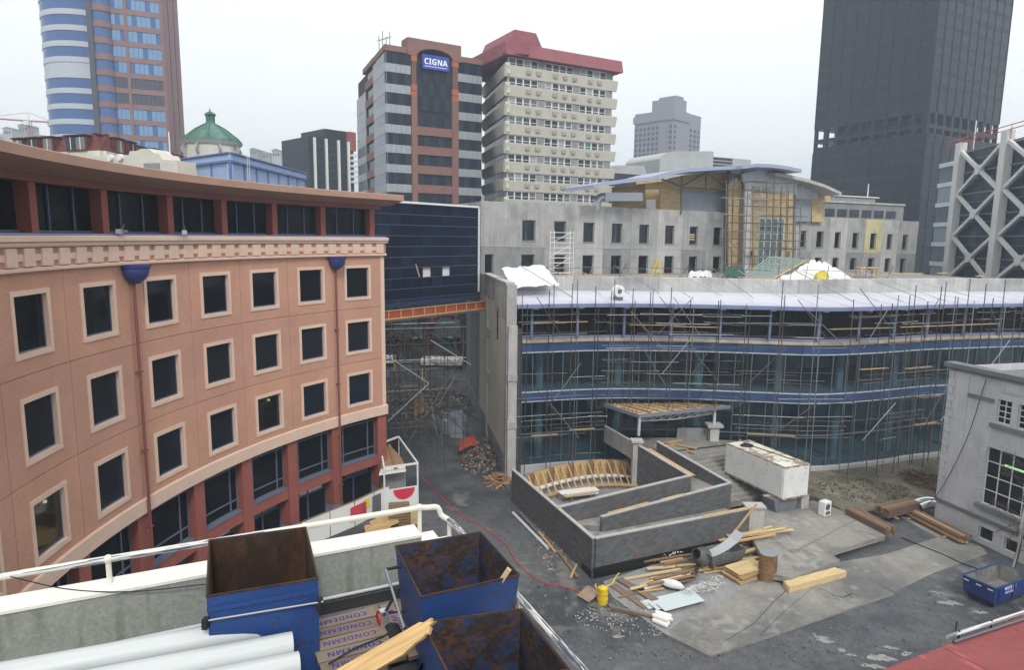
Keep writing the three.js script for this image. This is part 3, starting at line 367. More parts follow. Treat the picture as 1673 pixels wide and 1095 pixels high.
// ---------------------------------------------------------------- cream tower with red roof
{
  const c = V(-1.46, 0, -128), T = frame('cream_office_tower', 'cream concrete office tower with flared storeys and dark red roof', 'building', c, V(20.02, 0, -140));
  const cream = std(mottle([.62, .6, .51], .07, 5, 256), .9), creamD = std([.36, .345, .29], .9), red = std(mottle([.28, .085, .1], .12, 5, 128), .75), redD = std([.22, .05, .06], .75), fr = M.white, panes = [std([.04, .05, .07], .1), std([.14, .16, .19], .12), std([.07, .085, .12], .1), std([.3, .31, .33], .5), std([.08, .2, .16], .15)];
  const Y = py => T.at(829, py).y, L = T.L, y0 = Y(92), st = 3.44, win = 1.5;
  const fa = V(-6.94, 0, -150), d2 = c.clone().sub(fa), L2 = d2.length(), S = sub(T, 'side_facade'); S.position.copy(T.worldToLocal(fa.clone())); S.rotation.y = Math.atan2(-d2.z, d2.x) - T.rotation.y;
  bodyOf(T, 'body', [c, V(20.02, 0, -140), V(14.5, 0, -162), fa], 0, y0 + .4, .965, creamD); box(T, 'wall_backing', creamD, .3, L - .3, 0, y0, -.75, -.5);
  for (let k = 0; k < 11; k++) {
    const y = y0 - k * st, n = 15;
    for (let i = 0; i < n; i++) { const a = .4 + (L - .8) * i / n, b = .4 + (L - .8) * (i + 1) / n, pier = i % 5 === 4; if (pier) { box(T, 'window_pier', M.concreteD, a, b, y - win, y, -.45, -.2); continue; } const f = mesh(T, 'window', mergeGeometries([rawBox(a + .03, a + .13, y - win + .02, y - .02, -.42, -.24), rawBox(b - .13, b - .03, y - win + .02, y - .02, -.42, -.24), rawBox(a + .13, b - .13, y - .14, y - .02, -.42, -.24), rawBox(a + .13, b - .13, y - win + .5, y - win + .58, -.42, -.24)]), fr); box(f, 'pane', panes[Math.floor(rnd() * rnd() * 5)], a + .13, b - .13, y - win + .02, y - .15, -.44, -.36); }
    const pr = [[-.5, y - st + .02], [-.05, y - st + .02], [.4, y - win - .1], [.4, y - win], [-.5, y - win]]; const m = prism(T, 'spandrel', cream, pr.map(p => [p[0], p[1]]), L + .9, [L + .55, 0, 0], [0, -Math.PI / 2, 0]);
    for (const t of [.18, .27, .42, .51, .6, .75, .84]) prism(m, 'recess_shade_boss', creamD, [[-.45, -.3], [.45, -.3], [.62, .35], [-.62, .35]], .22, [.14, y - win - .85, L + .55 - L * t], [0, Math.PI / 2, 0, 'XYZ']);  // proud bosses in place of recesses, recess shade put into their darker colour
    for (let i = 0; i < 8; i++) { const a = .3 + (L2 - .6) * i / 8, b = a + (L2 - .6) / 8; box(S, 'side_pane', panes[i % 3], a + .06, b - .06, y - win + .02 + .4, y + .4, -.44, -.36); } prism(S, 'side_spandrel', cream, pr.map(p => [p[0], p[1] + .4]), L2 + .3, [L2 + .2, 0, 0], [0, -Math.PI / 2, 0]);
  }
  // roof: flared fascia and raised mansard
  const yr = y0 + .1; prism(T, 'roof_fascia', red, [[-20, yr], [1.1, yr], [.5, yr + 2.3], [-20, yr + 2.3]], L + 2, [L + 1.2, 0, 0], [0, -Math.PI / 2, 0]); prism(S, 'roof_fascia', red, [[-4, yr + .3], [1, yr + .3], [.4, yr + 2.35], [-4, yr + 2.35]], L2 + 1.5, [L2 + .8, 0, 0], [0, -Math.PI / 2, 0]);
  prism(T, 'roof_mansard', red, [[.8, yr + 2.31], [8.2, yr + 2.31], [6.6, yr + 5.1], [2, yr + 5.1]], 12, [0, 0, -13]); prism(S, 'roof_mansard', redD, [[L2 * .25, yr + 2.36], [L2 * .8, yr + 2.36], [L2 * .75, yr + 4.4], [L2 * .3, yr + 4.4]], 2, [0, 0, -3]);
  bar(T, 'antenna', M.steel, V(L * .42, yr + 2.3, -8), V(L * .42, yr + 5, -8), .06);
}
// ---------------------------------------------------------------- blue and brown tower, upper left
{
  const a = atD(158, 220, 165), b = atD(276, 220, 171), T = frame('brown_glass_tower', 'tall brown tower with blue window bands and rounded white banded corner', 'building', a, b);
  const blue = std([.09, .16, .34], .12), blueL = std([.2, .34, .54], .14), whiteB = std(mottle([.5, .54, .6], .05, 4, 128), .5), brown = std(mottle([.26, .155, .15], .1, 4, 128), .8), brownS = std(mottle([.3, .175, .19], .08, 4, 128), .8), slate = std([.1, .1, .13], .3);
  const X = px => T.at(px, 120).x, L = T.L, y0 = T.at(160, 217).y, st = 3.62; 
  bodyOf(T, 'body', [a, b, atD(303, 220, 192), atD(150, 220, 190)], 0, y0 + 15 * st, .95, brown);
  const ctr = T.worldToLocal(V(atD(160, 220, 178).x, 0, -178)), N = 19, lv = k => y0 + (k - 4) * st;
  const ring = (name, mat, r, y, h, t0, tl, p = T, cx = ctr.x, cz = ctr.z) => mesh(p, name, new THREE.CylinderGeometry(r, r, h, 28, 1, false, t0, tl), mat, [cx, y + h / 2, cz]);
  for (let k = 0; k < N; k++) {
    const y = lv(k), solid = k === 8; ring('curved_window_band', solid ? whiteB : blue, 10.2, y, 2.35, Math.PI * .95, Math.PI * 1.1); ring('white_band', whiteB, 10.32, y + 2.35, st - 2.35, Math.PI * .95, Math.PI * 1.1);
    const mech = k === 7 || k === 6;
    for (const [p0, p1, n] of [[188, 209, 3], [214, 267, 7]]) { const x0 = X(p0), x1 = X(p1); for (let i = 0; i < n; i++) box(T, 'window_pane', mech ? slate : (k + i) % 4 ? blueL : blue, x0 + (x1 - x0) * i / n + .03, x0 + (x1 - x0) * (i + 1) / n - .03, y, y + 2.4, -.2, -.02); box(T, 'spandrel', brown, x0 - .3, x1 + .1, y + 2.42, y + st - .02, -.5, .1); }
    ring('bay_window', blue, 2.1, y, 2.2, 0, Math.PI * 2, T, X(172), -.4); ring('bay_band', brown, 2.25, y + 2.2, st - 2.2, 0, Math.PI * 2, T, X(172), -.4);
  }
  box(T, 'corner_pier', slate, X(150), X(159), 0, lv(N), -1, 1.4); box(T, 'pier', brown, X(209), X(214), 0, lv(N), -.5, .25); box(T, 'pier', brown, X(267), L, 0, lv(N), -.5, .25);
  const fe = atD(303, 220, 192), fd = fe.clone().sub(b), S = sub(T, 'side_facade'); S.position.set(L, 0, 0); S.rotation.y = Math.atan2(-fd.z, fd.x) - T.rotation.y; for (let i = 0; i < 6; i++) box(S, 'side_rib', i % 2 ? brownS : brown, i * 3.5, i * 3.5 + 3.48, 0, lv(N), -.5, i % 2 ? .05 : .3);
}
// ---------------------------------------------------------------- black tower, upper right
{
  const c = V(107.23, 0, -180), l = V(92.5, 0, -213), r = V(139.2, 0, -199), skin = std(mottle([.012, .017, .029], .25, 9, 256), .28), fin = std([.019, .025, .038], .3), glz = std([.009, .013, .022], .2);
  const T = frame('black_tower', 'tall black glass tower with one open colonnade storey', 'building', l, c), Y = py => T.at(1512, py).y, o1 = Y(226), o2 = Y(183), top = 118, S = sub(T, 'right_facade');
  const d2 = r.clone().sub(c), L2 = d2.length(), L = T.L; S.position.set(L, 0, 0); S.rotation.y = Math.atan2(-d2.z, d2.x) - T.rotation.y;
  const back = l.clone().add(d2), P = [l, c, r, back].map(p => T.worldToLocal(p.clone())), solid = (name, y0, y1, k, mat) => { const m = P.reduce((s, p) => s.add(p), V(0, 0, 0)).multiplyScalar(.25), q = P.map(p => p.clone().sub(m).multiplyScalar(k).add(m)); const g = new THREE.ExtrudeGeometry(new THREE.Shape(q.map(p => new THREE.Vector2(p.x, -p.z))), { depth: y1 - y0, bevelEnabled: false }); g.rotateX(-Math.PI / 2); mesh(T, name, g, mat, [0, y0, 0]); };
  solid('lower_shaft', 0, o1, 1, skin); solid('upper_shaft', o2, top, 1, skin); solid('open_storey_core', o1, o2, .74, M.black); solid('open_storey_slab', (o1 + o2) / 2 - .5, (o1 + o2) / 2 + .5, .997, skin);
  for (const [g, len] of [[T, L], [S, L2]]) { const n = 9; for (let i = 0; i <= n; i++) { const x = len * i / n; box(g, 'colonnade_pier', skin, Math.max(0, x - .55), Math.min(len, x + .55), o1, o2, -1.2, -.02); box(g, 'fin', fin, Math.max(0, x - .12), Math.min(len, x + .12), 0, o1 - .2, .002, .22); box(g, 'fin', fin, Math.max(0, x - .12), Math.min(len, x + .12), o2 + .2, top, .002, .22); } for (let y = 2; y < top; y += 3.7) if (y < o1 - 1 || y > o2 + 1) { box(g, 'floor_ledge', fin, 0, len, y - .09, y + .09, .002, .13); if (y > 14) for (let i = 0; i < n; i++) box(g, 'window_pane', glz, len * i / n + .5, len * (i + 1) / n - .5, y + .5, y + 2.9, .001, .05); } }
}
// ---------------------------------------------------------------- cross braced office block, right edge
{
  const p1 = atD(1566, 300, 112), p2 = atD(1640, 300, 99), T = frame('cross_braced_block', 'office block with white concrete cross bracing over dark glass', 'building', p1, p2), cn = std(concreteT([.6, .6, .6], .15, 6), .9), glz = std([.02, .032, .055], .1), glL = std([.24, .3, .37], .12), mul = std([.1, .12, .17], .4);
  const L = T.L, Y = py => T.at(1610, py).y, ytop = Y(240), st = 6.75, n = 3, yb = ytop - 3 * st - 6.5;
  for (let i = -1; i < n; i++) {
    const x = i * L; if (i >= 0) { box(T, 'pier', cn, x - .75, x + .75, 0, ytop + 1.5, -.3, .8); }
    if (i < 0) continue;
    for (let k = 0; k < 5; k++) { const y1 = ytop - k * st, y0 = y1 - st, ym = (y0 + y1) / 2; for (const [ya, yb2] of [[y1, y0], [y0, y1]]) { beam(T, 'brace', cn, V(x + .6, ya, .35), V(x + L / 2, ym, .35), .45, .5); beam(T, 'brace', cn, V(x + L / 2, ym, .352), V(x + L - .6, yb2, .352), .45, .5); } mesh(T, 'brace_node', new THREE.CylinderGeometry(.75, .75, .7, 14), cn, [x + L / 2, ym, .35], [Math.PI / 2, 0, 0]);
      for (const y of [y1, ym]) box(T, 'floor_beam', mul, x + .75, x + L - .75, y - .12, y + .12, -.35, -.15); for (let j = 0; j < 4; j++) for (const y of [y0, ym]) box(T, 'window_pane', glz, x + .75 + (L - 1.5) * j / 4 + .05, x + .75 + (L - 1.5) * (j + 1) / 4 - .05, y + .13, y + st / 2 - .13, -.5, -.4);
      for (const y of [y0 + st * .33, y0 + st * .8]) box(T, 'glazing_rail', mul, x + .75, x + L - .75, y - .05, y + .05, -.4, -.3); }
  }
  box(T, 'body', M.black, -.5, n * L, 0, ytop - .2, -16, -.55);
  for (let k = 0; k < 10; k++) { const y = ytop - 1 - k * st / 2, h = st / 2 - .7, m = k % 2 ? glL : std([.12, .16, .2], .12); for (let i = 0; i < 3; i++) box(T, 'corner_pane', m, -7.6 + i * 2.3, -5.35 + i * 2.3, y - .72 - h, y - .72, -.6, -.4); mesh(T, 'corner_glass_band', new THREE.CylinderGeometry(2, 2, h, 16, 1, false, Math.PI, Math.PI), m, [-7.6, y - .72 - h / 2, -2.4]); box(T, 'corner_slab', cn, -7.6, -.76, y - .7, y, -.6, -.2); mesh(T, 'corner_slab', new THREE.CylinderGeometry(2.2, 2.2, .7, 16, 1, false, Math.PI, Math.PI), cn, [-7.6, y - .35, -2.4]); } box(T, 'corner_core', M.black, -7.6, -.76, 0, ytop - 1, -4.3, -.62);
  for (const y of [ytop + 1.6, ytop + 2.2]) bar(T, 'roof_railing', std([.5, .07, .05], .6), V(-4, y, .3), V(n * L, y, .3), .07); for (let i = 0; i < 10; i++) bar(T, 'railing_post', std([.5, .07, .05], .6), V(-4 + i * 3.6, ytop - .2, .3), V(-4 + i * 3.6, ytop + 2.2, .3), .05); bar(T, 'flag_pole', M.white, V(-3, ytop, -3), V(-3, ytop + 5.5, -3), .09);
}
// ---------------------------------------------------------------- hazy grey tower
{
  const a = atD(1035, 250, 440), b = atD(1097, 250, 420), c = atD(1142, 250, 445), T = frame('hazy_grey_tower', 'distant grey concrete tower with small square windows standing in the haze', 'building', a, b), g = std([.24, .23, .27], .9), w = std([.05, .05, .08], .3), S = sub(T, 'side_facade'), d = c.clone().sub(b), L2 = d.length(), L = T.L, Y = py => T.at(1095, py).y; S.position.set(L, 0, 0); S.rotation.y = Math.atan2(-d.z, d.x) - T.rotation.y;
  const y1 = Y(179), st = (Y(190) - Y(285)) / 11; box(T, 'shaft', g, 0, L, 0, y1, -18, 0); box(S, 'side_shaft', g, 0, L2, 0, y1 - .05, -10, 0); box(T, 'crown', g, -.8, L + .8, y1 - 6, y1 - 2, -18.5, .8); box(T, 'penthouse', g, L * .4, L - 1, y1, y1 + 7, -16, -2); box(T, 'penthouse', g, L * .5, L - 2, y1 + 7, y1 + 9, -14, -5);
  for (let k = 0; k < 16; k++) { const y = y1 - 9 - k * st; for (let i = 0; i < 9; i++) box(T, 'window_pane', w, L * (i + .25) / 9, L * (i + .8) / 9, y - st * .6, y, .001, .15); for (let i = 0; i < 7; i++) box(S, 'window_pane', w, L2 * (i + .25) / 7, L2 * (i + .8) / 7, y - st * .6, y, .001, .15); }
}
// ---------------------------------------------------------------- smaller blocks behind the roofs
{
  const pale = std(mottle([.46, .47, .48], .1, 6, 128), .85), dk = std([.05, .055, .07], .3);
  let T = frame('pale_curved_block', 'pale grey block with arched top and louvred wing behind the winged roof', 'building', atD(1078, 260, 170), atD(1235, 260, 185)); const X = px => T.at(px, 262).x, Y = py => T.at(1120, py).y;
  const s = new THREE.Shape(); s.moveTo(X(1078), 0); s.lineTo(X(1078), Y(263)); s.quadraticCurveTo(X(1082), Y(250), X(1110), Y(248)); s.lineTo(X(1165), Y(243)); s.lineTo(X(1165), 0); mesh(T, 'wall', new THREE.ExtrudeGeometry(s, { depth: 14, bevelEnabled: false }), pale, [0, 0, -14]); box(T, 'louvred_wing', pale, X(1166), X(1236), 0, Y(250), -14, -2); for (let k = 0; k < 5; k++) box(T, 'louvre', dk, X(1168), X(1205), Y(254 + k * 6), Y(251 + k * 6), -2, -1.8);
  T = frame('low_grey_building', 'low grey metal roofed building between the cream tower and pale block', 'building', atD(1000, 290, 150), atD(1058, 290, 155)); box(T, 'wall', dk, 0, T.L, 0, T.at(1020, 284).y, -12, 0); prism(T, 'roof', pale, [[-.3, T.at(1020, 284).y], [T.L, T.at(1020, 284).y], [T.L - 1, T.at(1020, 268).y], [1.5, T.at(1020, 271).y]], 12, [0, 0, -12.2]);
  T = frame('rooftop_block', 'low grey rooftop block with parapets and flagpole beside the winged roof', 'building', atD(1346, 345, 125), atD(1476, 345, 135)); { const x = px => T.at(px, 340).x, y = py => T.at(1400, py).y; box(T, 'lower_tier', M.concreteD, x(1346), x(1476), 0, y(333), -10, 0); box(T, 'parapet', M.concreteL, x(1345), x(1477), y(333), y(330), -10, .2); box(T, 'upper_tier', M.concreteD, x(1352), x(1440), y(330), y(321), -9, -1.5); box(T, 'coping', M.white, x(1356), x(1444), y(321), y(319.5), -9, -1.2); bar(T, 'flag_pole', M.white, V(x(1438), y(321), -3), V(x(1438), y(296), -3), .1); for (let i = 0; i < 6; i++) box(T, 'window_pane', dk, x(1348 + i * 20), x(1363 + i * 20), y(355), y(343), .001, .1); }
  T = frame('black_striped_block', 'small black office block with white vertical ribs behind the blue building', 'building', atD(505, 260, 185), atD(578, 260, 195)); { const x = px => T.at(px, 260).x, y = py => T.at(515, py).y, bl = std([.02, .024, .035], .2); box(T, 'body', bl, 0, T.L, 0, y(224), -15, 0); box(T, 'upper_block', bl, x(535), x(578), y(224), y(207), -14, -1); for (const p of [514, 533, 553, 569]) box(T, 'rib', M.white, x(p - 1.6), x(p + 1.6), 0, y(225), .001, .6); for (let k = 0; k < 6; k++) box(T, 'floor_line', std([.05, .055, .07], .3), 0, T.L, y(238 + k * 13), y(237 + k * 13), .001, .1); const rd = std([.3, .07, .06], .8); box(T, 'red_wing', rd, x(569), x(581), y(240), y(208), -6, .5); for (let k = 0; k < 6; k++) { box(T, 'balcony', M.white, x(572), x(581), y(250 + k * 9), y(246 + k * 9), .2, 1.4); } }
  // light blue building
  const a = atD(292, 280, 74), b = atD(377, 280, 67), c = atD(498, 280, 88); const lb = std(mottle([.36, .47, .7], .06, 3, 128), .8), mb = std([.13, .2, .44], .7);
  T = frame('light_blue_building', 'light blue panelled building with darker blue cornice and corner pilasters', 'building', a, b); { const y = py => T.at(377, py).y, S = sub(T, 'long_facade'), d = c.clone().sub(b), L2 = d.length(); S.position.set(T.L, 0, 0); S.rotation.y = Math.atan2(-d.z, d.x) - T.rotation.y; for (const [g, L, n] of [[T, T.L, 3], [S, L2, 7]]) { box(g, 'wall', lb, 0, L, 0, y(251.2), -.3, 0); box(g, 'cornice', mb, -.15, L + .15, y(251), y(248.5), -.5, .3); box(g, 'cornice_band', lb, -.1, L + .1, y(261), y(252), .001, .15); box(g, 'string_course', mb, -.1, L + .1, y(265), y(261.5), .001, .25); for (let i = 0; i <= n; i++) box(g, 'pilaster', mb, L * i / n - .1, L * i / n + .1, 10, y(265), .001, .12); } bodyOf(T, 'body', [a, b, c, atD(400, 280, 95)], 0, y(251.5), .97, lb); for (const x of [3, 3.5]) bar(S, 'ladder_rail', M.white, V(x, y(290), .4), V(x, y(246), .4), .03); for (let k = 0; k < 9; k++) bar(S, 'ladder_rung', M.white, V(3, y(288 - k * 4.6), .4), V(3.5, y(288 - k * 4.6), .4), .02); }
  // red mansard building
  const rd = std(mottle([.14, .045, .04], .2, 3, 128), .8), crm = std(mottle([.62, .6, .53], .08, 4, 128), .9), a1 = atD(18, 240, 66), b1 = atD(168, 240, 62), c1 = atD(312, 260, 82);
  T = frame('red_mansard_building', 'cream building with dark red mansard roof and dormer windows', 'building', a1, b1); { const y = py => T.at(160, py).y, S = sub(T, 'side_range'), d = c1.clone().sub(b1), L2 = d.length(); S.position.set(T.L, 0, 0); S.rotation.y = Math.atan2(-d.z, d.x) - T.rotation.y; const yr = y(220), ye = y(247);
    for (const [g, L, dm] of [[T, T.L, [.14, .3, .47, .72, .82]], [S, L2, [.12, .24, .5, .66, .78, .9]]]) { prism(g, 'mansard_roof', rd, [[.3, ye], [-.6, yr], [-.8, yr], [-.8, ye]], L, [L, 0, 0], [0, -Math.PI / 2, 0]); box(g, 'ridge', std([.1, .03, .03], .8), 0, L, yr, yr + .12, -.8, -.5); box(g, 'wall', crm, 0, L, 0, ye, -.3, .32); for (const t of dm) { const x = L * t, w = .55, h = ye + (yr - ye) * .86, dmr = box(g, 'dormer', rd, x - w - .12, x + w + .12, ye, h + .1, -.8, .42); box(dmr, 'dormer_pane', dm.indexOf(t) % 2 ? dk : std([.2, .2, .19], .15), -w, w, -(h - ye) / 2 + .1, (h - ye) / 2 - .05, .611, .64); box(dmr, 'dormer_hood', std([.06, .02, .02], .8), -w - .22, w + .22, (h - ye) / 2 + .05, (h - ye) / 2 + .17, -.6, .75); box(dmr, 'dormer_mullion', M.white, -.04, .04, -(h - ye) / 2 + .1, (h - ye) / 2 - .05, .642, .67); } }
    bodyOf(T, 'body', [a1, b1, c1, atD(60, 240, 90)], 0, yr - .05, .95, rd); const q = px => T.at(px, 270, 2.5).x, u = py => T.at(240, py, 2.5).y; prism(T, 'stepped_gable', crm, [[q(120), u(330)], [q(120), u(252)], [q(212), u(252)], [q(214), u(246)], [q(226), u(246)], [q(232), u(243)], [q(246), u(243)], [q(252), u(250)], [q(262), u(252)], [q(266), u(262)], [q(290), u(264)], [q(290), u(330)]], 2, [0, 0, .5]); for (const p of [184, 200]) mesh(T, 'roof_fan', new THREE.CylinderGeometry(.28, .28, .3, 14), M.white, [q(p), u(256), 2.6], [Math.PI / 2, 0, 0]); box(T, 'grey_panel', M.concreteD, q(236), q(262), u(282), u(267), 2.5, 2.56); bar(T, 'flag_pole', M.white, V(q(240), u(246), 0), V(q(240), u(208), 0), .05); }
  // green copper dome
  const dc = atD(347, 250, 100); T = thing('copper_dome', 'green copper dome with lantern on a cream octagonal drum', 'dome', V(dc.x, 0, dc.z)); { const yy = py => atD(347, py, 100).y, cop = std(tex(256, 1, n => mix([.05, .15, .11], mix([.02, .06, .05], [.16, .29, .24], n(9, 3, 5)), sst(.3, .7, n(24, 6) * .6 + n(50, 30, 2) * .4))), .75), r = 4, prof = [[r, yy(236)], [r * 1.03, yy(233)], [r * .9, yy(226)], [r * .68, yy(218)], [r * .52, yy(212)], [r * .3, yy(206)], [.75, yy(203)], [.62, yy(200)], [.62, yy(190)], [.78, yy(189)], [.8, yy(187)], [.5, yy(184)], [.12, yy(182)], [.05, yy(177)], [0, yy(176)]].map(p => new THREE.Vector2(...p)); mesh(T, 'dome_shell', new THREE.LatheGeometry(prof, 8), cop, null, [0, .3, 0]); for (let i = 0; i < 8; i++) { const a = i * Math.PI / 4 + .3; tube(T, 'dome_rib', cop, prof.slice(1, 7).map(p => V(Math.sin(a) * (p.x + .03), p.y + .02, Math.cos(a) * (p.x + .03))), .09, 5); } mesh(T, 'drum', new THREE.CylinderGeometry(r * .95, r * .95, yy(236) - 10, 8), crm, [0, (yy(236) + 10) / 2, 0], [0, .3, 0]); mesh(T, 'drum_cornice', new THREE.CylinderGeometry(r * 1.08, r, .45, 8), crm, [0, yy(236.5), 0], [0, .3, 0]); for (let i = 0; i < 8; i++) { const a = i * Math.PI / 4 + .3 + Math.PI / 8; mesh(T, 'arched_window', new THREE.CylinderGeometry(.75, .75, .2, 16, 1, false, 0, Math.PI), M.concrete, [Math.sin(a) * r * .87, yy(247), Math.cos(a) * r * .87], [Math.PI / 2, 0, -a + Math.PI / 2, 'YXZ']); } }
  // hazy hill, crane
  const hs = []; const P = [], I = [], U = [], n = 60; for (let i = 0; i <= n; i++) { const x = -900 + 1700 * i / n, h = 62 + 34 * Math.sin(i * .19 + 1) + 12 * Math.sin(i * .8) + 5 * Math.sin(i * 2.3), hh = Math.max(20, h * (x < 200 ? 1.02 : .6)); for (let j = 0; j <= 4; j++) { P.push(x, hh * Math.sin(j / 4 * Math.PI / 2) + (j && j < 4 ? rr(-3, 3) : 0) - (j ? 0 : 1), -620 - j * 60); U.push(x, j * 60); } } for (let i = 0; i < n; i++) for (let j = 0; j < 4; j++) { const k = i * 5 + j; I.push(k, k + 5, k + 1, k + 1, k + 5, k + 6); }
  const hg = new THREE.BufferGeometry(); hg.setAttribute('position', new THREE.Float32BufferAttribute(P, 3)); hg.setAttribute('uv', new THREE.Float32BufferAttribute(U, 2)); hg.setIndex(I); hg.computeVertexNormals(); mesh(scene, 'hill', hg, std(mottle([.1, .11, .09], .5, 90, 256), .95)).userData.kind = 'structure';
  const far = [std([.42, .43, .45], .9), std([.3, .31, .33], .9), std([.36, .3, .29], .9)]; [[14, 226, 14, 210], [40, 220, 16, 205], [8, 238, 30, 224], [60, 232, 18, 222], [415, 252, 12, 244], [432, 256, 18, 250], [452, 258, 14, 246], [488, 262, 12, 252]].forEach(([px, pb, w, pt], i) => { const D = 420 + (i % 3) * 40, a = atD(px, pb, D), t = atD(px, pt, D), ww = w * D / F, T = thing('hillside_house', ['wide', 'tall', 'low', 'narrow', 'small', 'flat', 'pointed', 'square'][i] + ' pale hazy building on the hillside ' + (i < 4 ? 'below the crane' : 'behind the light blue building'), 'house', V(a.x, 0, a.z), 0, 'hazy hillside houses'); box(T, 'wall', far[i % 3], -ww / 2, ww / 2, 0, t.y, -10, 0); prism(T, 'roof', far[(i + 1) % 3], [[-ww / 2 - .5, t.y], [ww / 2 + .5, t.y], [0, t.y + ww * .2]], 11, [0, 0, -10.5]); for (let k = 0; k < 3; k++) box(T, 'window_pane', dk, -ww * .35 + k * ww * .27, -ww * .2 + k * ww * .27, t.y - 3.2, t.y - 1.6, .01, .1); });
  const cD = 380, cm = atD(52, 240, cD), ct = atD(52, 184, cD), cj = atD(52, 198, cD).y, cran = std([.45, .12, .1], .7); T = thing('tower_crane', 'distant red and white tower crane above the hazy hillside', 'crane', V(cm.x, 0, cm.z)); const xm = px => atD(px, 198, cD).x - cm.x; for (const [dx, dz] of [[-.8, -.8], [.8, -.8], [-.8, .8], [.8, .8]]) bar(T, 'mast_leg', cran, V(dx, 0, dz), V(dx, cj, dz), .22, 4); for (let k = 0; k < 14; k++) { const y = cj - 2 - k * 2.6; bar(T, 'mast_brace', cran, V(-.8, y, .8), V(.8, y + 2.4, .8), .15, 4); } bar(T, 'jib', cran, V(0, cj, 0), V(xm(-25), cj + 1.5, 0), .5, 5); bar(T, 'counter_jib', cran, V(0, cj, 0), V(xm(88), cj - .5, 0), .5, 5); bar(T, 'apex', M.white, V(0, cj, 0), V(0, ct.y, 0), .4, 5); bar(T, 'tie', cran, V(0, ct.y, 0), V(xm(-20), cj + 1.6, 0), .12, 4); bar(T, 'tie', cran, V(0, ct.y, 0), V(xm(84), cj, 0), .12, 4); box(T, 'counterweight', cran, xm(80), xm(88), cj - 2.5, cj, -1, 1); box(T, 'cab', M.white, -1.2, 1.2, cj - 2.4, cj - .2, .8, 2.6);
}
// ---------------------------------------------------------------- end of the lane: dark shopfronts beyond the scaffold
{
  const T = frame('street_end_shops', 'dark shop building with green lit windows seen under the glass bridge', 'building', V(-30, 0, -108), V(12, 0, -108)), X = px => T.at(px, 560).x, Y = py => T.at(700, py).y, lit = std([.1, .12, .1], .5, { emissive: new THREE.Color(.42, .8, .55), emissiveIntensity: .8 });
  box(T, 'wall', M.black, 0, T.L, 0, 17, -8, 0); prism(T, 'metal_roof', std([.11, .13, .15], .4, { metalness: .5 }), [[X(636), Y(548)], [X(696), Y(548)], [X(682), Y(520)], [X(660), Y(520)]], 2, [0, 0, .01]); prism(T, 'metal_roof', std([.11, .13, .15], .4, { metalness: .5 }), [[X(708), Y(548)], [X(755), Y(548)], [X(752), Y(522)], [X(716), Y(522)]], 2, [0, 0, .01]);
  for (const [a, b, c, d] of [[673, 690, 553, 546], [716, 730, 551, 548], [732, 740, 551, 549]]) box(T, 'lit_window', lit, X(a), X(b), Y(c), Y(d), .02, .2); for (const [a, b, c, d] of [[672, 692, 575, 556], [716, 742, 574, 554]]) { const w = box(T, 'shop_window', std([.05, .1, .09], .1), X(a), X(b), Y(c), Y(d), .02, .15); }
  box(T, 'canopy', M.white, X(692), X(757), Y(590), Y(581), .5, 3.5); box(T, 'canopy', M.tarp, X(622), X(648), Y(588), Y(580), .5, 3); for (const p of [640, 655, 700, 712, 745]) box(T, 'pier', std([.09, .05, .045], .8), X(p - 2), X(p + 2), 0, Y(500), .01, .6); for (const [p, q] of [[655, 520], [700, 518], [735, 505]]) box(T, 'red_panel', std([.28, .06, .03], .8), X(p), X(p + 14), Y(q + 10), Y(q), .02, .3);
}

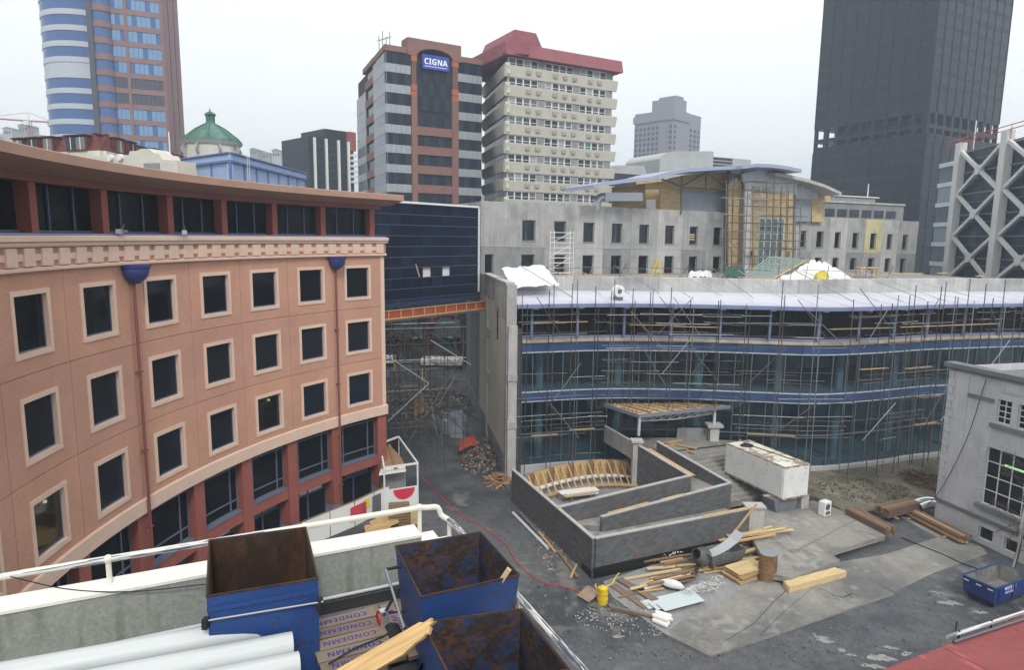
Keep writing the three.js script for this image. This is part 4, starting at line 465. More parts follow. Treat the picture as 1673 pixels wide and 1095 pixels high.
// ---------------------------------------------------------------- ramp of concrete blockwork, entrance platform, steps, slabs
const U2 = V(.914, 0, -.407), N2 = V(.407, 0, .914);           // along the ramp front, and towards the viewer
const blockMat = std(tex(128, 1, n => mul([.115, .117, .122], 1 + .5 * (n(20) - .5) + .4 * (n(60, 60, 2) - .5))), .95, { vertexColors: true });
{
  const O = V(10, 0, -46), T = thing('block_ramp', 'zigzag ramp of grey concrete blockwork with pale copings', 'ramp', O), mort = std([.13, .13, .13], .95), cop = std(concreteT([.42, .41, .4], .25, 4), .9), th = .2;
  function wall(a, b, ta, tb, y0 = 0) {
    a = a.clone().sub(O); b = b.clone().sub(O); a.y = b.y = 0; const L = a.distanceTo(b), d = b.clone().sub(a), ry = Math.atan2(-d.z, d.x), geos = [], W = sub(T, 'block_wall'); W.position.copy(a); W.rotation.y = ry; const top = x => ta + (tb - ta) * x / L;
    prism(W, 'mortar_core', mort, [[.01, y0], [L - .01, y0], [L - .01, tb - .02], [.01, ta - .02]], th - .02, [0, 0, -th / 2 + .01]);
    for (let r = 0, y = y0; y < Math.max(ta, tb); r++, y += .2) for (let x = r % 2 ? -.2 : 0; x < L; x += .4) { const x0 = Math.max(0, x) + .006, x1 = Math.min(L, x + .4) - .006, h = Math.min(.188, top((x0 + x1) / 2) - y - .012); if (h < .03 || x1 - x0 < .05) continue; const g = new THREE.BoxGeometry(x1 - x0, h, th); g.translate((x0 + x1) / 2, y + h / 2 + .006, rr(-.002, .002)); const k = rr(.82, 1.18), c = new Float32Array(72); for (let i = 0; i < 72; i++) c[i] = k * (i % 3 === 2 ? 1.02 : 1); g.setAttribute('color', new THREE.BufferAttribute(c, 3)); geos.push(g); }
    mesh(W, 'blocks', mergeGeometries(geos), blockMat).userData.kind = 'stuff';
    beam(W, 'coping', cop, V(-.02, ta + .03, 0), V(L + .02, tb + .03, 0), th + .06, .08); W.L = L; return W;
  }
  const A = V(5.2, 0, -39), B = V(.2, 0, -51.2), C = V(16.6, 0, -44.1), w1 = wall(B, A.clone().addScaledVector(U2, .0), 2.6, 2.6), w2 = wall(A.clone().addScaledVector(U2, .11), C, 2.6, 2.55);
  const w3a = onY(982, 845, 2.2), w3b = onY(1192, 790, 3.0), w4a = onY(921, 832, 2.6), w4b = onY(1125, 778, 3.35), w5b = onY(1043, 728, 3.9), w6b = onY(1074, 722, 3.9); w4a.copy(B).lerp(A, .62); for (const v of [w3a, w3b, w4b, w5b, w6b]) v.y = 0;
  const w3 = wall(w3a, w3b, 2.2, 3.0), w4 = wall(w4a, w4b, 2.65, 3.35), w5 = wall(w5b, w4b.clone().add(V(.1, 0, .1)), 3.9, 3.35), w6 = wall(w6b, w3b.clone().add(V(.05, 0, .08)), 3.9, 3.0);
  const tar = std([.008, .009, .01], .35); box(w2, 'tar_coat', tar, -.1, w2.L, 0, .72, .1005, .125); box(w1, 'tar_coat', tar, w1.L - 1.2, w1.L + .05, 0, .5, .1005, .12); for (let k = 0; k < 26; k++) { const x = 4.4 + rnd() * 2.3, y = .16 + rnd() * .42; box(w2, 'paint_mark', M.white, x, x + rr(.05, .16), y, y + rr(.02, .12), .1255, .128); }
  const redP = std([.6, .03, .05], .7); for (const [w, x, y] of [[w1, 4, 1.6], [w1, 8, 1.2], [w1, 10.5, 1.9], [w1, 12, .9], [w2, 3.2, .95], [w3, 1.9, .9], [w3, 4.2, .8], [w3, 8.9, .6], [w4, 2, 1.9], [w4, 5, 2], [w4, 7, 2.2], [w6, 2, 2.9], [w6, 6, 2.4], [w2, 9.4, .9]]) for (let k = 0; k < 5; k++) { const a = x + rr(-.12, .12), b = y + rr(-.12, .12); box(w, 'paint_mark', redP, a, a + rr(.05, .14), b, b + rr(.03, .1), .1035, .106); }
  // ramp floors
  const fl = (pts, y0, y1, mat = M.slab) => sheet('ramp_floor', pts.map(p => p.clone().sub(O)), y0, y1, mat, null, T), ip = (a, b, t) => a.clone().lerp(b, t);
  fl([A.clone().add(V(.1, 0, -.2)), ip(A, C, .95), w3b.clone().add(V(-.2, 0, .2)), w3a, w4a.clone().add(V(.1, 0, 0))], .02, 1.15); fl([w3a.clone().addScaledVector(N2, -.2), w3b.clone().addScaledVector(N2, -.2), w4b.clone().addScaledVector(N2, .15), w4a.clone().addScaledVector(N2, .15)], .02, 1.5); fl([w4b.clone().add(V(.2, 0, .1)), w3b.clone().add(V(-.2, 0, -.2)), w6b.clone().add(V(-.2, 0, 0)), w5b.clone().add(V(.2, 0, 0))], .02, 2.3);
  fl([w4a.clone().addScaledVector(N2, -.2), w4b.clone().addScaledVector(N2, -.2), w5b.clone().add(V(-.2, 0, 0)), V(8.8, 0, -58.8), V(.6, 0, -56.9), B.clone().add(V(.2, 0, 0))], .004, .12, M.concreteD);
  // timber shutter left on the ramp edges
  const rel = p => p.clone().sub(O); for (let k = 0; k < 3; k++) beam(T, 'shutter_plank', M.timber, rel(ip(w5b, w4b, .1)).add(V(.25 + k * .14, 3.82, 0)), rel(ip(w5b, w4b, .98)).add(V(.25 + k * .14, 3.36, 0)), .13, .05); for (const t of [.2, .45, .7, .95]) beam(T, 'shutter_brace', M.timberD, rel(ip(w5b, w4b, t)).add(V(.3, 3.7 - t * .5, 0)), rel(ip(w5b, w4b, t)).add(V(.45, 2.3, 0)), .1, .08);
  beam(T, 'top_plate', M.timber, rel(ip(A, C, .68)).add(V(0, 2.66, 0)), rel(C).add(V(0, 2.63, 0)), .22, .05); beam(T, 'top_plate', M.timber, rel(ip(w3a, w3b, .05)).add(V(0, 2.33, -.15)), rel(ip(w3a, w3b, .35)).add(V(0, 2.58, -.15)), .15, .06); beam(T, 'top_plate', M.timber, rel(ip(w3a, w3b, .45)).add(V(0, 2.6, -.15)), rel(ip(w3a, w3b, .62)).add(V(0, 2.72, -.15)), .15, .1);
  beam(T, 'prop', M.timber, rel(C).add(V(-1.9, .8, 1.4)), rel(C).add(V(.3, 3.1, .5)), .12, .1);
  const pc = C.clone().addScaledVector(U2, .5).sub(O); box(T, 'end_pier', M.concreteL, pc.x - .45, pc.x + .75, .4, 2.4, pc.z - .9, pc.z - .1); box(T, 'end_pier_cap', M.concreteL, pc.x - .55, pc.x + .85, 2.41, 2.55, pc.z - 1, pc.z);
  // entrance platform, its wall and piers, steps
  const P1 = w5b.clone(), P0 = V(8.6, 0, -59.0), st = w6b.clone().addScaledVector(U2, .15), se = st.clone().addScaledVector(U2, 8.6);
  sheet('entrance_platform', [P1.clone().add(V(0, 0, -.3)), st, se, V(22, 0, -58.3), V(15, 0, -59.1), P0].map(rel), 2.6, 3.0, M.slab, null, T); beam(T, 'platform_wall', M.concrete, rel(P0).add(V(0, 3.35, 0)), rel(P1).add(V(-.2, 3.35, 0)), .25, 1.5); box(T, 'pier', M.concreteL, P1.x - .45 - O.x, P1.x + .25 - O.x, 0, 4.15, P1.z - .6 - O.z, P1.z + .1 - O.z); box(T, 'pier_cap', M.concreteL, P1.x - .6 - O.x, P1.x + .4 - O.x, 4.16, 4.32, P1.z - .75 - O.z, P1.z + .25 - O.z);
  const p2 = onY(1166, 695, 4.4); p2.y = 0; const q2 = rel(p2); box(T, 'pier', M.concreteL, q2.x - .4, q2.x + .4, 0, 4.3, q2.z - .4, q2.z + .4); box(T, 'pier_cap', M.concreteL, q2.x - .7, q2.x + .7, 4.31, 4.55, q2.z - .6, q2.z + .6); box(T, 'balustrade', M.concreteD, q2.x - 3.2, q2.x - .42, 3, 4.0, q2.z - .55, q2.z - .35);
  const n = 13, run = .52; for (let i = 0; i < n; i++) { const y = 3 - (i + 1) * .169, a = st.clone().addScaledVector(N2, i * run), b = se.clone().addScaledVector(N2, i * run), m = beam(T, 'step', M.slab, rel(a.addScaledVector(N2, run / 2)).add(V(0, y - .25, 0)), rel(b.addScaledVector(N2, run / 2)).add(V(0, y - .25, 0)), run - .004, .5); }
  beam(T, 'step_flank', M.concrete, rel(se).add(V(.1, 2.6, 0)), rel(se.clone().addScaledVector(N2, n * run)).add(V(.1, .6, 0)), .25, 1.2);
}
// canopy
{
  const y = 6.25, a = V(8.4, y, -58.6), b = V(10.8, y, -54.9), c = V(19.7, y, -58.5), d = V(15.8, y, -59.1), O = b.clone().setY(0), T = thing('entrance_canopy', 'unfinished entrance canopy with ply decking on a grey steel frame', 'canopy', O), r = p => p.clone().sub(O), pl = std([.2, .22, .27], .5);
  sheet('ply_deck', [a, b, c, d].map(r), y - .05, y, M.ply, null, T); for (const [p, q] of [[a, b], [b, c]]) beam(T, 'edge_channel', pl, r(p).setY(y - .12), r(q).setY(y - .12), .12, .3);
  for (let i = 1; i < 9; i++) { const p = a.clone().lerp(b, i / 9), q = d.clone().lerp(c, i / 9); for (let k = 0; k < 9; k++) if (rnd() > .25) beam(T, 'batten', M.timberD, r(p.clone().lerp(q, k / 9 + .01)).setY(y + .05), r(p.clone().lerp(q, k / 9 + .07)).setY(y + .05), .12, .09); }
  for (let i = 1; i < 8; i++) { const p = b.clone().lerp(c, i / 8).lerp(a.clone().lerp(d, i / 8), 0), q = a.clone().lerp(d, i / 8); beam(T, 'joist', M.timberD, r(p).setY(y + .04), r(q).setY(y + .04), .07, .07); }
  const t = []; for (let i = 0; i <= 8; i++) t.push(b.clone().lerp(c, .06 + i * .1)); const lo = i => r(t[i]).setY(y - .95 + Math.abs(i - 4) * .04).add(V(-.3, 0, -.6)); for (let i = 0; i < 8; i++) { bar(T, 'truss_chord', M.rail, lo(i), lo(i + 1), .07); bar(T, 'truss_web', M.rail, r(t[i]).setY(y - .2), lo(i), .045); bar(T, 'truss_web', M.rail, lo(i), r(t[i + 1]).setY(y - .2), .045); }
  const k = onY(1043, 730, 4.2); bar(T, 'post', M.rail, V(.15, 4.3, -.5), V(.1, y - .2, -.15), .13, 10); const e = onY(1166, 695, 4.4).sub(O); bar(T, 'post', M.rail, V(e.x, 4.5, e.z), V(e.x, y - .2, e.z), .13, 10);
}
// slabs
{
  const g = (y, ...l) => l.map(p => onY(p[0], p[1], y).setY(0)), K = 'structure';
  sheet('plaza_slab', g(.7, [1262, 938], [1292, 944], [1372, 915], [1352, 903], [1446, 875], [1385, 838], [1330, 818], [1232, 832], [1221, 868]), .35, .7, M.slab, K); sheet('slab_bed', g(.3, [1285, 925], [1365, 905], [1345, 895], [1430, 868], [1385, 838], [1325, 820], [1240, 840], [1232, 868]), 0, .33, M.concreteD, K);
  sheet('lower_slab', g(.14, [1085, 1035], [1160, 1072], [1460, 969], [1375, 918], [1292, 948], [1240, 950], [1130, 1003]), .004, .14, M.slab, K); sheet('pit_floor', g(.06, [1000, 975], [1085, 1035], [1130, 1003], [1240, 950], [1262, 930], [1220, 885], [1120, 905], [985, 950]), .004, .06, M.concreteD, K);
  sheet('yard_slab', g(.05, [1372, 918], [1460, 967], [1530, 934], [1612, 905], [1605, 895], [1556, 875], [1500, 838], [1470, 845], [1530, 878], [1450, 905]), .004, .05, M.slab, K);
  sheet('terrace_ground', [...gRange(20, G1 - 4, 3).map(p => V(p.x + p.nx * .3, 0, p.z + p.nz * .3)), ...g(.4, [1500, 830], [1385, 838], [1330, 812])], .004, .42, std(mottle([.16, .145, .11], .5, 7, 512), .95), K);
}
// ---------------------------------------------------------------- freight container
{
  const near = onY(1282, 764, 4.35), rt = onY(1326, 757, 4.35), d = rt.clone().sub(near).setY(0).normalize(), back = V(d.z, 0, -d.x); if (back.z > 0) back.negate();
  const O = near.clone().setY(0), T = thing('freight_container', 'white corrugated freight container with rusty roof propped over the steps', 'container', O, Math.atan2(-d.z, d.x)), w = 2.44, L = 6.4, y0 = 1.75, y1 = 4.35;
  const paint = std(tex(512, 2.6, n => { const r = sst(.76, .88, n(9, 9, 3) * .4 + n(40, 40, 4) * .6); return mix(mul([.76, .77, .77], 1 + .12 * (n(5) - .5) + .1 * (n(60, 8, 2) - .5)), [.22, .13, .06], r * .8); }), .6), roofP = std(tex(512, 6, n => { const r = sst(.5, .68, n(5, 5, 3) * .5 + n(22, 22, 4) * .3 + n(70, 70, 6) * .2); return mix(mul([.72, .7, .63], 1 + .2 * (n(9) - .5)), [.2, .15, .1], r * .85); }), .75), rust = std(tex(128, 1, n => mix([.5, .47, .42], [.25, .13, .05], sst(.45, .6, n(8, 8) * .6 + n(30, 30, 2) * .4))), .8);
  const corr = (len, h) => { const s = [], p = .26, dp = .04; let x = 0; const pts = [[0, 0]]; while (x + p < len) { pts.push([x + p * .3, 0], [x + p * .45, -dp], [x + p * .8, -dp], [x + p * .95, 0]); x += p; } pts.push([len, 0], [len, -.06], [0, -.06]); const g = new THREE.ExtrudeGeometry(new THREE.Shape(pts.map(q => new THREE.Vector2(...q))), { depth: h, bevelEnabled: false }); g.rotateX(-Math.PI / 2); return g; };
  mesh(T, 'end_panel', corr(w - .24, y1 - y0 - .3), paint, [.12, y0 + .17, -.02]); const L1 = mesh(T, 'side_panel', corr(L - .24, y1 - y0 - .3), paint, [.02, y0 + .17, -L + .12], [0, -Math.PI / 2, 0]); mesh(T, 'side_panel', corr(L - .24, y1 - y0 - .3), paint, [w - .02, y0 + .17, -.12], [0, Math.PI / 2, 0]); mesh(T, 'door_panel', corr(w - .24, y1 - y0 - .3), paint, [w - .12, y0 + .17, -L + .02], [0, Math.PI, 0]);
  for (const x of [0, w - .12]) for (const z of [-.12, -L]) { box(T, 'corner_post', paint, x, x + .12, y0, y1, z, z + .12); for (const y of [y0 - .003, y1 - .115]) box(T, 'corner_casting', rust, x - .008, x + .128, y, y + .12, z - .008, z + .128); }
  for (const y of [y0, y1 - .13]) { box(T, 'end_rail', rust, .12, w - .12, y, y + .13, -.1, -.004); box(T, 'end_rail', rust, .12, w - .12, y, y + .13, -L + .004, -L + .1); box(T, 'side_rail', rust, .004, .1, y, y + .13, -L + .12, -.12); box(T, 'side_rail', rust, w - .1, w - .004, y, y + .13, -L + .12, -.12); }
  box(T, 'roof_panel', roofP, .1, w - .1, y1 - .05, y1 - .01, -L + .1, -.1); box(T, 'floor', M.timberD, .1, w - .1, y0 + .05, y0 + .16, -L + .1, -.1);
  const hp = T.localToWorld(V(1.0, y1, -L + 1.3)), hs = thing('dark_sack_heap', 'heap of dark sacking lying on the white container roof', 'sack', hp); const sg = new THREE.SphereGeometry(.5, 18, 12), ps = sg.attributes.position; for (let i = 0; i < ps.count; i++) { const k = 1 + .22 * Math.sin(ps.getX(i) * 13) * Math.cos(ps.getZ(i) * 15); ps.setXYZ(i, ps.getX(i) * 1.1 * k, Math.max(0, ps.getY(i) * .42 * k), ps.getZ(i) * .8 * k); } sg.computeVertexNormals(); mesh(hs, 'sacking', sg, M.black); 
  const wl = (x, y, z) => T.localToWorld(V(x, y, z)); tag(beam(scene, 'rusty_angle', M.timberD, wl(1.3, y1 + .04, -L + 1), wl(1.9, y1 + .04, -.9), .09, .07), 'long rusty steel angle lying along the container roof', 'steel angle'); scene.children.at(-1).name = 'rusty_angle';
  const tr = thing('steel_trough', 'grey sheet steel trough holding up the container end on the slab', 'trough', wl(.5, .7, -.9), T.rotation.y); prism(tr, 'trough_body', std(mottle([.2, .22, .26], .2, 1, 128), .5, { metalness: .3 }), [[-.7, 0], [1.2, 0], [1.35, 1.02], [-1.0, 1.02]], 1.3, [0, 0, -.7]); box(tr, 'bearer', M.timber, -1.1, 1.4, 1.021, 1.045, -.5, -.2);
  const bl = thing('concrete_pier', 'concrete block pier under the corner of the white container', 'pier', wl(w - .1, .7, -.5), T.rotation.y); box(bl, 'block', M.concreteL, -.2, .55, 0, 1.04, -.5, .3); box(bl, 'cap', M.concreteD, -.25, .6, 1.041, 1.048, -.55, .35); const bl2 = thing('timber_crib', 'timber crib under the far end of the white container', 'crib', wl(w / 2, 0, -L + .8), T.rotation.y); for (let k = 0; k < 9; k++) box(bl2, 'crib_timber', M.timberD, k % 2 ? -1 : -.9, k % 2 ? 1 : .9, k * .193, k * .193 + .19, k % 2 ? -.3 : -.35, k % 2 ? .3 : .35);
  const ac = thing('cooling_unit', 'white boxy cooling unit standing on the slab beside the container', 'cooling unit', onY(1346, 842, .7), .5); mesh(ac, 'casing', new RoundedBoxGeometry(.75, 1.1, .55, 2, .04), M.white, [0, .58, 0]); mesh(ac, 'grille', new THREE.CylinderGeometry(.24, .24, .03, 20), M.steel, [-.05, .75, .28], [Math.PI / 2, 0, 0]); box(ac, 'vent', M.steel, -.25, .25, .15, .4, .27, .285); box(ac, 'foot', M.steel, -.3, .3, 0, .05, -.2, .2);
}
// ---------------------------------------------------------------- grey rendered building at the right edge
{
  const T = frame('grey_rendered_building', 'pale grey rendered building with quoined corner and white gridded windows', 'building', V(32.2, 0, -48.2), V(35.4, 0, -36.2)), rend = std(concreteT([.5, .5, .525], .2, 5, .2), .9), dk = std(mottle([.16, .175, .19], .2, 3, 128), .85), glz = std([.014, .017, .02], .08), lamp = std([.2, .3, .15], .5, { emissive: new THREE.Color(.35, .9, .3), emissiveIntensity: .7 });
  const X = (px, py) => T.at(px, py).x, Yt = T.at(1560, 600).y, L = T.L, bw0 = T.at(1612, 733), bw1 = T.at(1662, 815), bx0 = bw0.x, bx1 = bx0 + 3.6, by1 = T.at(1614, 730).y, by0 = T.at(1604, 822).y, sx0 = X(1629, 660), sx1 = X(1652, 665), sy1 = T.at(1630, 652).y, sy0 = T.at(1627, 690).y, w = sx1 - sx0, gap = X(1664, 662) - sx0, e0 = X(1597, 868), e1 = X(1621, 875), ey1 = T.at(1598, 858).y, ey0 = T.at(1597, 878).y;
  const holes = [[bx0, bx1, by0, by1], ...[0, 1, 2].map(k => [sx0 + k * gap, sx0 + k * gap + w, sy0, sy1]), ...[0, 1, 2].map(k => [e0 + k * 1.9, e0 + k * 1.9 + (e1 - e0), ey0, ey1])];
  holed(T, 'wall', rend, [[0, 0], [L, 0], [L, Yt], [0, Yt]], holes, .45); box(T, 'core', M.black, .1, L, 0, Yt - .6, -14, -.47); box(T, 'rear_wall', rend, -.0, .09, 0, Yt, -14, -.46); box(T, 'roof', dk, .1, L, Yt - .58, Yt - .5, -14, -.46);
  box(T, 'cornice', dk, -.25, L, Yt, Yt + .32, -.6, .35); box(T, 'cornice_bed', dk, -.12, L, Yt - .18, Yt - .002, .001, .2);
  const win = (h, nx, ny) => { const [a, b, c, d] = h, f = []; for (let i = 0; i <= nx; i++) { const x = a + (b - a) * i / nx, t = i % nx ? .025 : .04; f.push(rawBox(Math.max(a, x - t), Math.min(b, x + t), c, d, -.24, -.14)); } for (let j = 0; j <= ny; j++) { const y = c + (d - c) * j / ny, t = j % ny ? .025 : .04; f.push(rawBox(a, b, Math.max(c, y - t), Math.min(d, y + t), -.235, -.145)); } const m = mesh(T, 'window', mergeGeometries(f), M.white); for (let i = 0; i < nx; i++) for (let j = 0; j < ny; j++) box(m, 'pane', glz, a + (b - a) * i / nx + .03, a + (b - a) * (i + 1) / nx - .03, c + (d - c) * j / ny + .03, c + (d - c) * (j + 1) / ny - .03, -.22, -.2); return m; };
  win(holes[0], 4, 4); for (const h of holes.slice(1, 4)) win(h, 2, 4); for (const h of holes.slice(4)) win(h, 1, 1);
  box(T, 'sill', dk, sx0 - .3, L, sy0 - .38, sy0 - .1, .001, .2); box(T, 'sill', dk, bx0 - .25, bx1 + .3, by0 - .35, by0 - .05, .001, .3); box(T, 'string_course', dk, X(1581, 655), sx0 - .25, sy1 - .3, sy1 - .08, .001, .14); box(T, 'plinth_band', dk, 0, L, ey1 + .45, ey1 + .7, .001, .12); box(T, 'panel_frame', rend, sx0 + .2, L, sy1 + .55, sy1 + 1.35, .001, .05); box(T, 'panel_field', rend, sx0 + .35, L, sy1 + .68, sy1 + 1.22, .051, .06);
  box(T, 'pilaster', rend, .62, X(1580, 655), ey1 + .72, Yt - .2, .001, .05); for (let k = 0; k < 17; k++) { const y = ey1 + .75 + k * (Yt - ey1 - 1) / 17; box(T, 'quoin', rend, .01, k % 2 ? .6 : .42, y, y + (Yt - ey1 - 1) / 17 - .03, .001, .07); } for (let k = 0; k < 13; k++) box(T, 'jamb_block', rend, bx0 - (k % 2 ? .55 : .4), bx0 - .03, by0 + k * .3, by0 + k * .3 + .27, .001, .06);
  box(T, 'ceiling_lamp', lamp, bx0 + 1.2, bx1 - .6, by1 - 1.0, by1 - .9, -.199, -.18); tube(T, 'stay_cable', M.black, [V(X(1612, 620), T.at(1612, 620).y, .1), V(X(1580, 720), T.at(1580, 720).y, .16), V(.3, ey1 + 1, .3), V(-.4, ey1 - .6, .9)], .025, 5);
  const og = std([.55, .12, .03], .7), q = T.at(1662, 600); const tq = T.localToWorld(V(q.x + .4, Yt - .48, -2)); cloth('orange_tarpaulin', 'orange tarpaulin bundled on the grey building roof behind the parapet', 'tarpaulin', [tq.clone().add(V(-.6, 1.0, -.5)), tq.clone().add(V(1.4, 1.0, -.4)), tq.clone().add(V(1.6, .1, .9)), tq.clone().add(V(-.8, .1, .8))], .3, og);
}
// bare birch
{
  const T = thing('bare_birch_tree', 'slender bare birch tree in front of the grey rendered building', 'tree', V(32.6, 0, -40.6)), bark = std(tex(128, 1, n => mix([.45, .42, .38], [.05, .04, .04], sst(.5, .62, n(5, 14)))), .9), tw = std([.06, .045, .045], .9); const tr = [V(0, 0, 0), V(.15, 1.6, .05), V(.1, 3.2, .1), V(.35, 5, 0), V(.3, 7, .1)]; tube(T, 'trunk', bark, tr, .11, 8, 24);
  const gs = []; const br = (p, d, l, r, k) => { const e = p.clone().addScaledVector(d, l), m = p.clone().lerp(e, .5).add(V(0, .1 * l, 0)); gs.push(new THREE.TubeGeometry(new THREE.CatmullRomCurve3([p, m, e]), 4, r, 4)); if (k) for (let i = 0; i < 4; i++) br(p.clone().lerp(e, rr(.3, 1)), d.clone().add(V(rr(-.8, .8), rr(-.5, .5), rr(-.8, .8))).normalize(), l * rr(.45, .7), r * .6, k - 1); }; const cv = new THREE.CatmullRomCurve3(tr); for (let i = 0; i < 15; i++) { const a = rr(0, 6.28); br(cv.getPoint(.2 + i * .052), V(Math.cos(a), rr(.1, .7), Math.sin(a)).normalize(), rr(1, 2), .025, 2); } mesh(T, 'crown', mergeGeometries(gs), tw);
}
// ---------------------------------------------------------------- blue rubbish skip
function hexa(p) { // 8 points: bottom 0-3, top 4-7 (same order)
  const g = new THREE.BufferGeometry(), f = [[3, 2, 1, 0], [4, 5, 6, 7], [0, 1, 5, 4], [1, 2, 6, 5], [2, 3, 7, 6], [3, 0, 4, 7]], P = [], U = []; for (const q of f) { const [a, b, c, d] = q.map(i => p[i]), w = a.distanceTo(b), h = b.distanceTo(c); for (const [v, u, t] of [[a, 0, 0], [b, w, 0], [c, w, h], [a, 0, 0], [c, w, h], [d, 0, h]]) { P.push(v.x, v.y, v.z); U.push(u, t); } } g.setAttribute('position', new THREE.Float32BufferAttribute(P, 3)); g.setAttribute('uv', new THREE.Float32BufferAttribute(U, 2)); g.computeVertexNormals(); return g;
}
function hopper(T, top, bot, outer, inner, t = .015) { // open box: top and bottom corner loops in local space
  const ct = top.reduce((s, p) => s.add(p), V(0, 0, 0)).multiplyScalar(.25), ins = (p, c, k) => { const d = c.clone().sub(p); d.y = 0; return p.clone().addScaledVector(d.normalize(), k); }, cb = bot.reduce((s, p) => s.add(p), V(0, 0, 0)).multiplyScalar(.25);
  const t1 = top.map(p => ins(p, ct, t * 1.5)), b1 = bot.map(p => ins(p, cb, t * 1.5)), t2 = top.map(p => ins(p, ct, t * 3)), b2 = bot.map(p => ins(p, cb, t * 3).add(V(0, .03, 0))), lo = V(0, .002, 0);
  for (let i = 0; i < 4; i++) { const j = (i + 1) % 4; mesh(T, 'side_plate', hexa([bot[i], bot[j], b1[j], b1[i], top[i], top[j], t1[j], t1[i]]), outer); mesh(T, 'inner_lining', hexa([b1[i], b1[j], b2[j], b2[i], t1[i].clone().sub(lo), t1[j].clone().sub(lo), t2[j].clone().sub(lo), t2[i].clone().sub(lo)]), inner); }
  mesh(T, 'floor_plate', hexa([...bot.map(p => p.clone().add(V(0, .001, 0))), ...b2]), inner);
}
{
  const y1 = 1.42, c = [[1572, 939], [1626, 962], [1690, 946], [1631.6, 919.5]].map(p => onY(p[0], p[1], y1)); c[2] = c[1].clone().add(c[3]).sub(c[0]); const O = c[0].clone().lerp(c[2], .5).setY(0), T = thing('blue_rubbish_skip', 'blue rubbish skip with white and yellow lettering in the yard', 'skip', O), top = c.map(p => p.clone().sub(O)), ex = top[1].clone().sub(top[0]), ey = top[3].clone().sub(top[0]);
  const bl = std(mottle([.014, .04, .19], .3, 2, 256), .5), inn = std(concreteT([.17, .165, .15], .6, 2), .9), rimM = std([.03, .06, .22], .5); const bot = top.map((p, i) => p.clone().multiplyScalar(.93).setY(.45)), foot = top.map(p => p.clone().multiplyScalar(.74).setY(.02)); hopper(T, top, bot, bl, inn, .02); mesh(T, 'tapered_base', hexa([...foot, ...bot.map(p => p.clone().sub(V(0, .004, 0)))]), std(mottle([.03, .045, .09], .4, 2, 128), .7)); for (let i = 0; i < 4; i++) beam(T, 'rim', rimM, top[i], top[(i + 1) % 4], .08, .07);
  const cv = document.createElement('canvas'); cv.width = 512; cv.height = 256; const g = cv.getContext('2d'); g.fillStyle = '#14307e'; g.fillRect(0, 0, 512, 256); g.fillStyle = '#e8ebf4'; g.font = 'bold 120px sans-serif'; g.textBaseline = 'middle'; g.fillText('WASTE', 8, 74, 290); g.fillStyle = '#e0c020'; g.fillText('UE', 320, 74, 170); g.fillStyle = '#d5dbe6'; g.font = 'bold 90px sans-serif'; g.fillText('463-5729', 30, 190, 380); const t = new THREE.CanvasTexture(cv); t.colorSpace = THREE.SRGBColorSpace;
  const a = top[1].clone().lerp(top[2], .42), b = bot[1].clone().lerp(bot[2], .42), m = a.clone().lerp(b, .36), dir = top[2].clone().sub(top[1]).normalize(), nrm = V(-dir.z, 0, dir.x), pm = mesh(T, 'lettering', new THREE.PlaneGeometry(1.3, .55), std(t, .6), m.clone().addScaledVector(nrm, .03), [-.05, Math.atan2(-dir.z, dir.x), 0]); pm.rotation.order = 'YXZ';
  for (const k of [.12, .5, .85]) { const p = top[0].clone().lerp(top[1], k), q = bot[0].clone().lerp(bot[1], k), mm = p.clone().lerp(q, .22), dd = top[1].clone().sub(top[0]).normalize(), nn = V(-dd.z, 0, dd.x); beam(T, 'white_mark', M.white, mm.clone().addScaledVector(nn, .02).addScaledVector(dd, -.14), mm.clone().addScaledVector(nn, .02).addScaledVector(dd, .14), .012, .07); }
  for (const k of [.1, .5, .9]) { const p = top[1].clone().lerp(top[2], k), q = bot[1].clone().lerp(bot[2], k); beam(T, 'rib', bl, q.clone().addScaledVector(nrm, .04), p.clone().addScaledVector(nrm, .04).setY(y1 - .05), .07, .08); }
}

